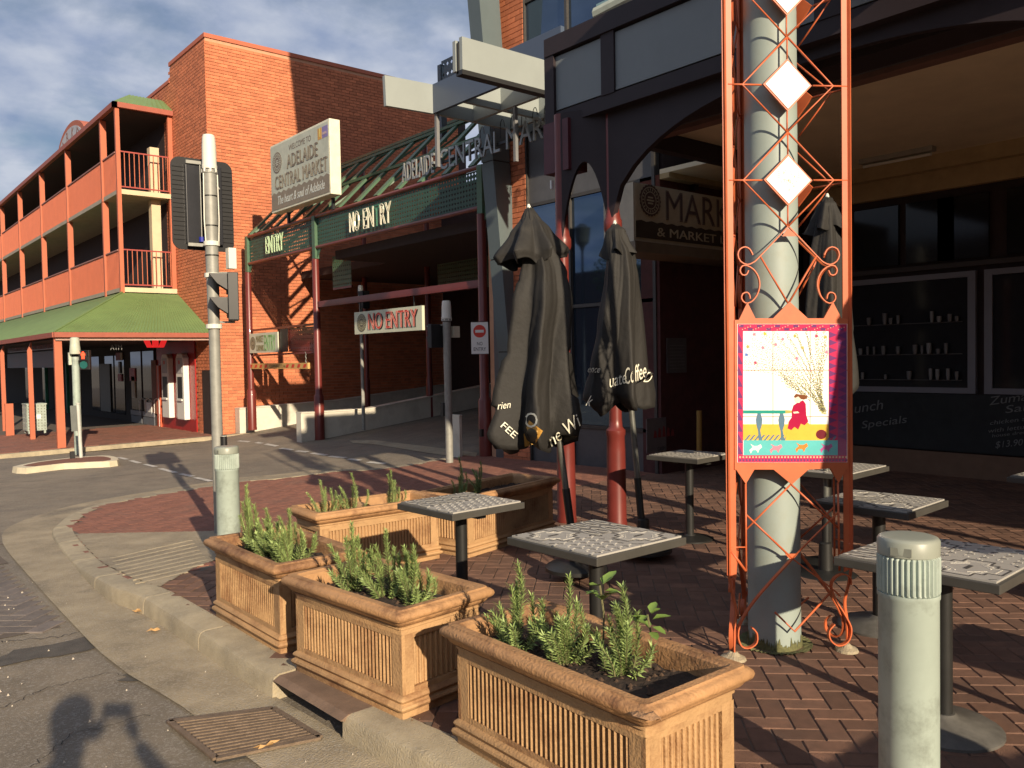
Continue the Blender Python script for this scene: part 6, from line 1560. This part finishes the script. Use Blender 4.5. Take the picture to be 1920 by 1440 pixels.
for k in range(3):
    s1 = [(1477, 425), (1425, 480), (1412, 492), (1400, 496), (1388, 490), (1383, 478), (1387, 467), (1397, 463), (1406, 468), (1411, 478)]
    s2 = [(1403, 507), (1399, 515), (1391, 515), (1387, 507), (1391, 499), (1400, 498), (1412, 505), (1421, 518), (1424, 535), (1419, 553), (1408, 566), (1397, 568), (1390, 560), (1392, 551), (1400, 548), (1405, 553), (1406, 560)]
    for s in (s1, s2): band(s, k, .012, .006); band(mir(s), k, .012, .006)
    rod([(1425, 480), (1477, 568)], k); rod([(1531, 480), (1479, 568)], k)
    MB().slab([rot(T(1466, 443), k), rot(T(1496, 443), k), rot(T(1477, 428), k)], nout * .003 if k == 0 else (rot(cen + nout, k) - cen) * .003).build('gusset', OS, tw)
    rod([(1398, 906), (1399, 1073)], k, .006); rod([(1571, 904), (1574, 1070)], k, .006)
    rod([(1483, 908), (1399, 993)], k); rod([(1399, 965), (1485, 1047)], k); rod([(1483, 908), (1572, 990)], k); rod([(1572, 960), (1485, 1047)], k)
    rod([(1366, 1026), (1399, 1026)], k, .004); rod([(1368, 1030), (1399, 1072)], k, .008)
    MB().slab([rot(T(1471, 1038), k), rot(T(1496, 1038), k), rot(T(1484, 1052), k)], (rot(cen + nout, k) - cen) * .003).build('gusset', OS, tw)
    band([(1485, 1047), (1421, 1118), (1391, 1162), (1383, 1190), (1390, 1211), (1405, 1214), (1418, 1204), (1418, 1186), (1409, 1176)], k, .022, .007)
    band([(1366, 1076), (1372, 1110), (1380, 1145), (1376, 1185), (1376, 1222)], k, .022, .007)
    band([(1485, 1047), (1558, 1102), (1575, 1118)], k, .016, .006)
    band([(1594, 1096), (1594, 1084), (1582, 1076), (1566, 1082), (1558, 1098), (1566, 1124), (1582, 1150), (1595, 1178), (1589, 1202), (1571, 1210), (1556, 1199), (1554, 1182), (1564, 1170)], k, .022, .007)
    rod([(1453, 1148), (1490, 1184), (1556, 1112)], k, .006)
for k in range(3):
    for px in (1378, 1588):
        p = rot(T(px, 1216), k); MB().lathe((p.x, p.y, 0), [(.06, 0), (.055, .012), (.03, .022), (.012, .04)], 12).build('mortar_foot', concrete, tw)
# ---- picture panel (front face): orange plate with pointed crests, nine glazed tiles, printed picture
def plate_px(pts, off, th, m, name, par): return MB().slab([T(x, y, off) for x, y in pts][::-1], -nout * -th if False else nout * th).build(name, m, par)
pl_ = [(1376, 600), (1384, 600), (1400, 567), (1415, 597), (1448, 597), (1479, 566), (1513, 597), (1543, 597), (1560, 566), (1576, 597), (1588, 598), (1588, 880), (1584, 880), (1571, 905), (1556, 878), (1514, 880), (1483, 908), (1449, 880), (1413, 880), (1397, 907), (1379, 880), (1376, 880)]
pn = plate_px(pl_, .002, .008, OS, 'picture_frame', tw)
for k in (1, 2):
    MB().slab([rot(T(x, y, .002), k) for x, y in pl_][::-1], (rot(cen + nout, k) - cen) * .006).build('picture_frame', OS, tw)
X0, X1, Y0, Y1 = 1379.5, 1586.5, 607, 867
xj = [X0, 1447, 1516.5, X1]; yj = [Y0, 694, 781, Y1]
for i in range(3):
    for j in range(3):
        g = .6; plate_px([(xj[i] + g, yj[j] + g), (xj[i + 1] - g, yj[j] + g), (xj[i + 1] - g, yj[j + 1] - g), (xj[i] + g, yj[j + 1] - g)], .010, .004, tilew, 'picture_tile', pn)
O1 = .0143
cm = lambda n, c: mat('print_' + n, c, .2, .06, 20, coat=.4)
mag, pur, red_, teal, yel, aqua, brn, slate_, pnk, org_, olv, blu = cm('magenta', (.52, .035, .11)), cm('purple', (.17, .045, .16)), cm('crimson', (.40, .012, .06)), cm('teal', (.03, .30, .24)), cm('yellow', (.80, .47, .07)), cm('aqua', (.12, .50, .50)), cm('brown', (.20, .07, .03)), cm('slate', (.11, .20, .28)), cm('pink', (.72, .25, .33)), cm('orange', (.78, .24, .05)), cm('olive', (.45, .40, .12)), cm('blue', (.10, .20, .55))
def pp(pts, m, name='tile_print', off=O1, th=.0004, kind=None):
    o = MB().slab([T(x, y, off) for x, y in pts][::-1], nout * th).build(name, m, pn); 
    return o
def rc(x0, y0, x1, y1): return [(x0, y0), (x1, y0), (x1, y1), (x0, y1)]
pp(rc(1381, 608, 1585, 621), mag); pp(rc(1381, 621, 1391, 853), mag); pp(rc(1551, 621, 1568, 825), mag); pp(rc(1568, 621, 1585, 853), cm('plum', (.30, .05, .15))); pp(rc(1381, 853, 1585, 866), mag)
mp_, md_, mo_ = MB(), MB(), MB()
def add(mb, pts, off=O1 + .0005): mb.slab([T(x, y, off) for x, y in pts][::-1], nout * .0003)
for k in range(11):
    y = 622 + k * 21; add(mp_, [(1381.5, y), (1390.5, y + 19), (1381.5, y + 19)])
for k in range(12): x = 1383 + k * 17; add(mp_, rc(x, 609 + (k % 2) * 6, x + 9, 614 + (k % 2) * 6))
for k in range(14): y = 622 + k * 14.5; add(mp_, [(1552, y), (1567, y + 6), (1552, y + 12)]); add(mp_, [(1584, y), (1569, y + 7), (1584, y + 14)])
for k in range(34): x = 1384 + k * 6; add(mo_, rc(x, 855, x + 3, 858)); add(mp_, rc(x, 860, x + 3.5, 864))
for k in range(40): x = 1384 + k * 5; add(mo_, rc(x, 610 + (k * 7 % 9), x + 1.6, 611.6 + (k * 7 % 9)))
mp_.build('border_print', pur, pn, kind='stuff'); mo_.build('border_print', cm('cream', (.75, .5, .3)), pn, kind='stuff')
# sea band, ground, chequer
pp(rc(1391, 795, 1551, 825), yel); pp(rc(1392, 825, 1568, 853), aqua)
ck = MB(); ckw = MB()
for k in range(9):
    x = 1393 + k * 9
    add(ck, [(x, 825), (x + 5, 820), (x + 9, 820), (x + 4, 825)]); add(ckw, [(x + 4.2, 819.8), (x + 9, 815), (x + 13, 815), (x + 8.2, 819.8)])
for x in (1548, 1557): add(ck, [(x, 824), (x + 5, 818), (x + 9, 818), (x + 4, 824)])
ck.build('chequer_print', slate_, pn, kind='stuff'); ckw.build('chequer_print', slate_, pn, kind='stuff')
# balustrade
pp(rc(1391, 769, 1470, 775), teal, off=O1 + .0006); pp([(1470, 768.5), (1490, 770), (1490, 773), (1470, 775)], olv, off=O1 + .0006)
for x in (1421, 1463): pp([(x - 3, 775), (x + 3, 775), (x + 6, 786), (x + 5, 797), (x + 2, 806), (x + 4, 818), (x + 6, 825), (x - 1, 825), (x - 2, 808), (x - 5, 797), (x - 6, 786)], slate_, off=O1 + .0006)
# standing woman in a red dress with windblown hair, looking out
pp([(1476, 790), (1507, 790), (1514, 793), (1520, 825), (1470, 825)], yel, off=O1 + .0006)
pp([(1485, 760), (1492, 755), (1503, 750), (1508, 757), (1509, 778), (1513, 790), (1506, 797), (1499, 794), (1494, 805), (1487, 800), (1481, 806), (1474, 803), (1477, 789), (1482, 782), (1482, 770)], red_, off=O1 + .0009)
pp([(1488, 745), (1492, 742), (1498, 745), (1500, 750), (1496, 755), (1490, 755), (1487, 750)], cm('skin', (.82, .72, .58)), off=O1 + .0010)
pp([(1486, 743), (1490, 738), (1499, 740), (1511, 741), (1510, 747), (1505, 749), (1499, 748), (1494, 743), (1488, 746)], brn, off=O1 + .0012)
pp([(1484, 772), (1493, 771), (1496, 774), (1486, 775)], cm('skin', (.82, .72, .58)), off=O1 + .0012)
pp([(1537 + 10 * cos(2 * pi * k / 16), 814 + 9 * sin(2 * pi * k / 16)) for k in range(16)], cm('wine', (.16, .02, .03)), off=O1 + .0009)
# creatures in the sea band
an = [(-9, 3), (-4, -2), (-8, -8), (-2, -4), (3, -4), (8, -7), (10, -2), (6, 2), (4, 8), (1, 3), (-4, 3), (-7, 9)]
for cx_, cy_, m_ in ((1414, 840, cm('foam', (.8, .82, .75))), (1452, 840, pnk), (1500, 838, org_), (1546, 839, cm('orchid', (.45, .10, .30)))): pp([(cx_ + x * 1.25, cy_ + y * 1.1) for x, y in an], m_, off=O1 + .0006)
# tree of dots: branches flow from the trunk at the right up and to the left
dots = MB(); dots2 = MB(); rdd = random.Random(11)
ends = [(1395, 686), (1394, 672), (1400, 655), (1408, 640), (1425, 625), (1448, 624), (1470, 624), (1490, 624), (1510, 624), (1530, 624), (1545, 624), (1548, 650), (1470, 716), (1462, 706)]
for i, (ex2, ey2) in enumerate(ends):
    sx, sy = 1541 + rdd.uniform(-4, 4), 772
    u_ = i / 12; c1 = (1492 + 44 * u_, 690 - 8 * u_) if i < 12 else (1500, 730)
    N_ = 44
    for k in range(N_):
        t = k / (N_ - 1)
        if i >= 12 and t < .35: continue
        for s in (-5.4, -1.8, 1.8, 5.4):
            x = (1 - t) ** 2 * sx + 2 * t * (1 - t) * c1[0] + t * t * ex2; y = (1 - t) ** 2 * sy + 2 * t * (1 - t) * c1[1] + t * t * ey2 + s * (.5 + t) + rdd.uniform(-1.3, 1.3); x += rdd.uniform(-1.6, 1.6) + s * .5
            if 1392 < x < 1549 and 622 < y < 793: add(dots if k % 3 else dots2, [(x - .95, y), (x, y - .95), (x + .95, y), (x, y + .95)])
dots.build('dot_print', cm('dot_olive', (.16, .16, .10)), pn, kind='stuff'); dots2.build('dot_print', cm('dot_yellow', (.55, .50, .15)), pn, kind='stuff')
bl_ = [(1412, 627, pnk), (1428, 652, pnk), (1400, 650, olv), (1397, 665, blu), (1414, 680, cm('berry', (.45, .08, .15))), (1465, 636, pnk), (1488, 630, olv), (1502, 652, olv), (1492, 672, pnk), (1528, 630, cm('berry', (.45, .08, .15))), (1545, 632, olv), (1432, 626, yel), (1452, 646, pnk), (1547, 660, pnk)]
for x, y, m_ in bl_:
    pp([(x + (4.2 if q % 2 else 2.2) * cos(q * pi / 5), y + (4.2 if q % 2 else 2.2) * sin(q * pi / 5)) for q in range(10)], m_, 'blossom_print', off=O1 + .0006)

# ================================================================== FOLDED UMBRELLAS
def umbrella(base, top, prof, label, seed, hood, hemz, nf=5, rot0=0.0, amp=.34, squash=1.0):
    """prof: (t down from the top, radius); hood: same for the vent skirt"""
    base = Vector(base); top = Vector(top); ax = (top - base).normalized()
    r = root('folded_umbrella', tuple(base), label, 'umbrella', 'folded black cafe umbrellas')
    MB().cyl(base, top + ax * .01, .023, .021, n=14).build('pole', mat('pole_grey', (.16, .165, .15), .35, .2, 12, metal=.4), r, smooth='auto')
    MB().cyl(base, base + ax * .55, .028, n=14).build('pole_sleeve', blackmet, r, smooth='auto')
    MB().cyl(top + ax * .005, top + ax * .035, .018, .008, n=10).build('finial', plasticw, r)
    MB().lathe((base.x, base.y, base.z - .03), [(.22, 0), (.22, .025), (.19, .045), (.05, .06), (.045, .25), (.032, .26)], 24).build('base', blackmet, r, smooth='auto')
    a = _R0.copy(); a = (a - ax * a.dot(ax)).normalized(); b = ax.cross(a)     # a: across the view, b: away
    rd = random.Random(seed); NA = 120
    fold = [rd.uniform(-.25, .25) for _ in range(nf)]; dep = [rd.uniform(.75, 1.25) for _ in range(nf)]
    def rad(th, R, t, A):
        ph = (th + rot0 + .03 * sin(t * 4 + seed)) / (2 * pi) * nf; k = int(math.floor(ph)) % nf; f = ph - math.floor(ph)
        f = f + fold[k] * sin(pi * f) * .5
        w = abs(2 * f - 1)              # 1 at panel edge ridges, 0 in the middle
        v = (w ** 1.8) * dep[k]
        small = .016 * sin(th * 13 + t * 7 + seed) * (.3 + t) + .010 * sin(th * 23 + seed * 2 + t * 11)
        return R * (1 - A + A * 1.5 * v + small)
    def skin(name, prof, A0, A1, hem=None, m=blackfab, th0=0):
        K = 44; rings = []
        for i in range(K + 1):
            t = i / K; d = prof[0][0] + (prof[-1][0] - prof[0][0]) * t
            for q in range(len(prof) - 1):
                if prof[q][0] <= d <= prof[q + 1][0] + 1e-9:
                    f = (d - prof[q][0]) / max(1e-6, prof[q + 1][0] - prof[q][0]); f = f * f * (3 - 2 * f) * .5 + f * .5; R = prof[q][1] + (prof[q + 1][1] - prof[q][1]) * f; xo = prof[q][2] + (prof[q + 1][2] - prof[q][2]) * f if len(prof[q]) > 2 else 0; break
            A = A0 + (A1 - A0) * t; ring = []
            for k in range(NA):
                th = 2 * pi * k / NA; rr = rad(th + th0, R, d, A)
                dd = d
                if hem: dd += hem * t ** 3 * (sin(th * nf + seed) * .5 + .35 * sin(th * 3 + seed * 2))
                ring.append(top - ax * dd + a * (rr * cos(th) + xo) + b * rr * sin(th) * squash)
            rings.append(ring)
        vs = [v for q in rings for v in q]; fs = [(i * NA + k, i * NA + (k + 1) % NA, (i + 1) * NA + (k + 1) % NA, (i + 1) * NA + k) for i in range(K) for k in range(NA)]
        o = MB().add(vs, fs).build(name, m, r, smooth=True); s = o.modifiers.new('s', 'SOLIDIFY'); s.thickness = .004; return o
    c = skin('canopy', prof, .12, amp, hem=hemz)
    h = skin('vent_hood', hood, .10, .38, hem=.05, th0=.5)
    return r, a, b, ax, top, c
# each is (distance down, radius, sideways drift)
U1 = umbrella(PD(1080, 1060, 5.95) - UZ * .0, PD(992, 392, 5.95), [(0, .03, 0), (.10, .07, .0), (.34, .12, .03), (.47, .17, .03), (.66, .215, .01), (1.0, .22, -.06), (1.30, .265, -.12), (1.56, .315, -.16), (1.66, .27, -.15)], 'large folded black cafe umbrella with a gaping hood, in front of the gantry post', 3, [(0, .025, 0), (.05, .05, 0), (.16, .13, -.01), (.32, .225, -.02), (.38, .20, -.02)], .07, 6, .5, .48)
U2 = umbrella(PD(1207, 1026, 6.6), PD(1153, 422, 6.6), [(0, .03, 0), (.12, .07, 0), (.22, .10, .02), (.40, .125, .01), (.80, .165, -.04), (1.10, .21, -.08), (1.34, .245, -.11), (1.44, .20, -.07)], 'folded black umbrella printed with script lettering, beside the red column', 8, [(0, .02, 0), (.05, .07, 0), (.14, .09, .0), (.24, .125, .0)], .06, 5, 1.2, .40)
U3 = umbrella(PD(1548, 1075, 6.04), PD(1551, 372, 6.04), [(0, .03, 0), (.12, .07, 0), (.22, .09, .0), (.40, .12, .0), (.9, .15, .0), (1.35, .18, 0), (1.42, .12, 0)], 'folded dark umbrella half hidden behind the pipe column', 5, [(0, .02, 0), (.05, .06, 0), (.16, .10, .0), (.24, .13, 0)], .07, 5, .4, .28)
U4 = umbrella((3.78, .35, 0), (3.80, .36, 2.66), [(0, .03, 0), (.12, .07, 0), (.22, .10, .0), (.40, .135, .0), (.9, .20, 0), (1.45, .30, 0), (1.55, .25, 0)], 'folded black umbrella behind the viewer beside the verandah', 4, [(0, .02, 0), (.05, .07, 0), (.16, .12, .0), (.24, .15, 0)], .07, 5, .4, .28)
# printed words follow the cloth: flattened text pushed onto the hem of the canopy
def cloth_text(U, body, px, py, d, Hm, W, tilt, m=whitelet, skew=.3):
    o = PD(px, py, d); xd = _R0 * cos(tilt) + UZ * sin(tilt); up = UZ * cos(tilt) - _R0 * sin(tilt)
    t = text(body, o, xd, W, Hm, m, U[0], depth=.002, up=up, skew=skew)
    # drape: move each vertex back along the sight line onto the canopy
    can = U[5]; me = can.data; from mathutils.bvhtree import BVHTree
    og = ORG[U[0].name]
    vv = [v.co + og for v in me.vertices]; bvh = BVHTree.FromPolygons(vv, [tuple(p.vertices) for p in me.polygons])
    eye = Vector((0, 0, HC)); h_ = 0
    for v in t.data.vertices:
        w = v.co + og; dr = (w - eye).normalized(); hit = bvh.ray_cast(eye, dr)
        if hit[0] is not None and abs((hit[0] - w).length) < .5: v.co = hit[0] - dr * ((.026 if body == 'O' else .017) + (.001 if v.index % 2 else 0)) - og
    return t
cloth_text(U2, 'uate', 1143, 727, 6.3, .075, .13, .25)
cloth_text(U2, 'Coffee', 1172, 722, 6.3, .12, .17, .30)
cloth_text(U2, 'D', 1206, 716, 6.3, .08, .045, -.2)
cloth_text(U2, 'ence', 1101, 698, 6.3, .035, .09, -.05)
cloth_text(U1, 'rien', 933, 768, 5.6, .045, .085, .12)
cloth_text(U1, 'FEE', 938, 800, 5.6, .045, .12, -.75, skew=0)
cloth_text(U1, 'ne Wi', 1035, 838, 5.6, .085, .24, .62)
cloth_text(U1, 'k', 1098, 760, 5.6, .07, .03, -.2)
lg_ = PD(1001, 806, 5.6)
def cloth_poly(U, pts, m, name):
    mb = MB(); pts = [(pts[i][0] + (pts[(i + 1) % len(pts)][0] - pts[i][0]) * t / 8, pts[i][1] + (pts[(i + 1) % len(pts)][1] - pts[i][1]) * t / 8) for i in range(len(pts)) for t in range(8)]; vv = [PD(x, y, 5.5) for x, y in pts]; c = sum(vv, Vector()) / len(vv); n = len(vv); 
    vs = []; fs = []; K = 9
    for s in range(1, K + 1): vs += [c.lerp(v, s / K) for v in vv]
    vs.append(c); ci = len(vs) - 1
    for k in range(n): fs.append((ci, k, (k + 1) % n))
    for s in range(K - 1):
        for k in range(n): fs.append((s * n + k, (s + 1) * n + k, (s + 1) * n + (k + 1) % n, s * n + (k + 1) % n))
    can = U[5]; from mathutils.bvhtree import BVHTree; og = ORG[U[0].name]
    bvh = BVHTree.FromPolygons([v.co + og for v in can.data.vertices], [tuple(p.vertices) for p in can.data.polygons]); eye = Vector((0, 0, HC)); off = .016 if name == 'gold_patch' else .020
    out = []
    for w in vs:
        dr = (w - eye).normalized(); hit = bvh.ray_cast(eye, dr); out.append(hit[0] - dr * off if hit[0] is not None else w)
    return MB().add(out, fs).build(name, m, U[0])
cloth_poly(U1, [(992, 788), (1018, 808), (1004, 832), (984, 838), (982, 815)], gold, 'gold_patch')
cloth_poly(U1, [(996 + 11 * cos(2 * pi * k / 18), 816 + 13 * sin(2 * pi * k / 18)) for k in range(18)], sigblack, 'round_badge')
cloth_text(U1, 'O', 984, 802, 5.5, .10, .085, 0, skew=0)
# ================================================================== THE PHOTOGRAPHER (stands behind the camera, shadow falls on the road)
def skin_body(name, joints, bones, m, parent, root_i=0, sub=2):
    me = bpy.data.meshes.new(name); me.from_pydata([tuple(Vector(j[0]) - ORG[parent.name]) for j in joints], bones, []); me.materials.append(m)
    o = bpy.data.objects.new(name, me); col.objects.link(o); o.parent = parent
    sk = o.modifiers.new('skin', 'SKIN'); ly = me.skin_vertices[0] if me.skin_vertices else None
    if ly is None:
        bpy.context.view_layer.objects.active = o; ly = me.skin_vertices[0]
    for i, j in enumerate(joints): ly.data[i].radius = j[1]; ly.data[i].use_root = (i == root_i)
    s = o.modifiers.new('sub', 'SUBSURF'); s.levels = sub; s.render_levels = sub; me.update(); return o
fh = Vector((_F.x, _F.y, 0)).normalized(); rt = _R0.copy(); gz0 = -.13
def L(f, r_, z): return tuple(fh * f + rt * r_ + UZ * z)
pj = root('person', L(-.42, -.05, gz0), 'photographer in dark clothes holding a phone up with both hands, seen only as a shadow', 'person')
cloth = mat('dark_jacket', (.03, .032, .04), .8); skinm = mat('skin_tone', (.45, .27, .19), .5)
J = [(L(-.42, -.08, .82), (.20, .12)), (L(-.41, -.08, 1.05), (.21, .13)), (L(-.40, -.07, 1.33), (.23, .13)), (L(-.38, -.08, 1.43), (.08, .075)), (L(-.36, -.09, 1.53), (.06, .06)),
     (L(-.39, -.33, 1.34), (.10, .09)), (L(-.22, -.52, 1.14), (.050, .050)), (L(-.10, -.13, 1.45), (.034, .034)),
     (L(-.39, .17, 1.34), (.085, .08)), (L(-.20, .40, 1.16), (.052, .052)), (L(-.09, .10, 1.46), (.034, .034)),
     (L(-.43, -.17, .74), (.10, .10)), (L(-.42, -.18, .36), (.075, .075)), (L(-.44, -.19, -.02), (.05, .05)), (L(-.28, -.20, -.09), (.045, .035)),
     (L(-.43, .05, .74), (.10, .10)), (L(-.42, .06, .36), (.075, .075)), (L(-.44, .07, -.02), (.05, .05)), (L(-.28, .08, -.09), (.045, .035))]
Bn = [(0, 1), (1, 2), (2, 3), (3, 4), (2, 5), (5, 6), (6, 7), (2, 8), (8, 9), (9, 10), (0, 11), (11, 12), (12, 13), (13, 14), (0, 15), (15, 16), (16, 17), (17, 18)]
skin_body('body', J, Bn, cloth, pj)
hp = Vector(L(-.34, -.09, 1.64))
MB().lathe((hp.x, hp.y, hp.z - .13), [(.045, -.05), (.055, .0), (.068, .03), (.085, .09), (.092, .15), (.088, .20), (.065, .245), (.02, .265)], 20).build('head', skinm, pj, smooth=True)
MB().lathe((hp.x, hp.y, hp.z - .13), [(.094, .14), (.099, .19), (.085, .235), (.05, .265), (.01, .278)], 20).build('hair', blackfab, pj, smooth=True)
MB().add(*boxv(hp + fh * .095 - UZ * .01, fh, rt, .03, .022, .045)).build('nose', skinm, pj)
for s, hx_ in ((-1, -.105), (1, .085)):
    c = Vector(L(-.075, hx_, 1.50))
    MB().add(*boxv(c, fh, rt, .035, .045, .08)).build('palm', skinm, pj, bevel=.012)
    for k in range(4): MB().tube([c + UZ * (.035 - .02 * k) + fh * .01, c + UZ * (.04 - .02 * k) + fh * .035 - rt * s * .02, c + UZ * (.042 - .02 * k) + fh * .022 - rt * s * (.045 - .005 * abs(k - 1.5))], [.009, .0085, .007], 8).build('finger', skinm, pj, smooth=True)
    MB().tube([c - fh * .01 - UZ * .01, c - fh * .03 + UZ * .02 - rt * s * .02, c - fh * .02 + UZ * .045 - rt * s * .03], [.011, .010, .008], 8).build('thumb', skinm, pj, smooth=True)
pt_ = root('phone', L(-.04, 0, 1.56), 'smartphone held sideways by the photographer behind the camera', 'phone')
MB().add(*boxv(Vector(L(-.045, -.005, 1.585)), fh, rt, .009, .15, .075)).build('case', blackpl, pt_)
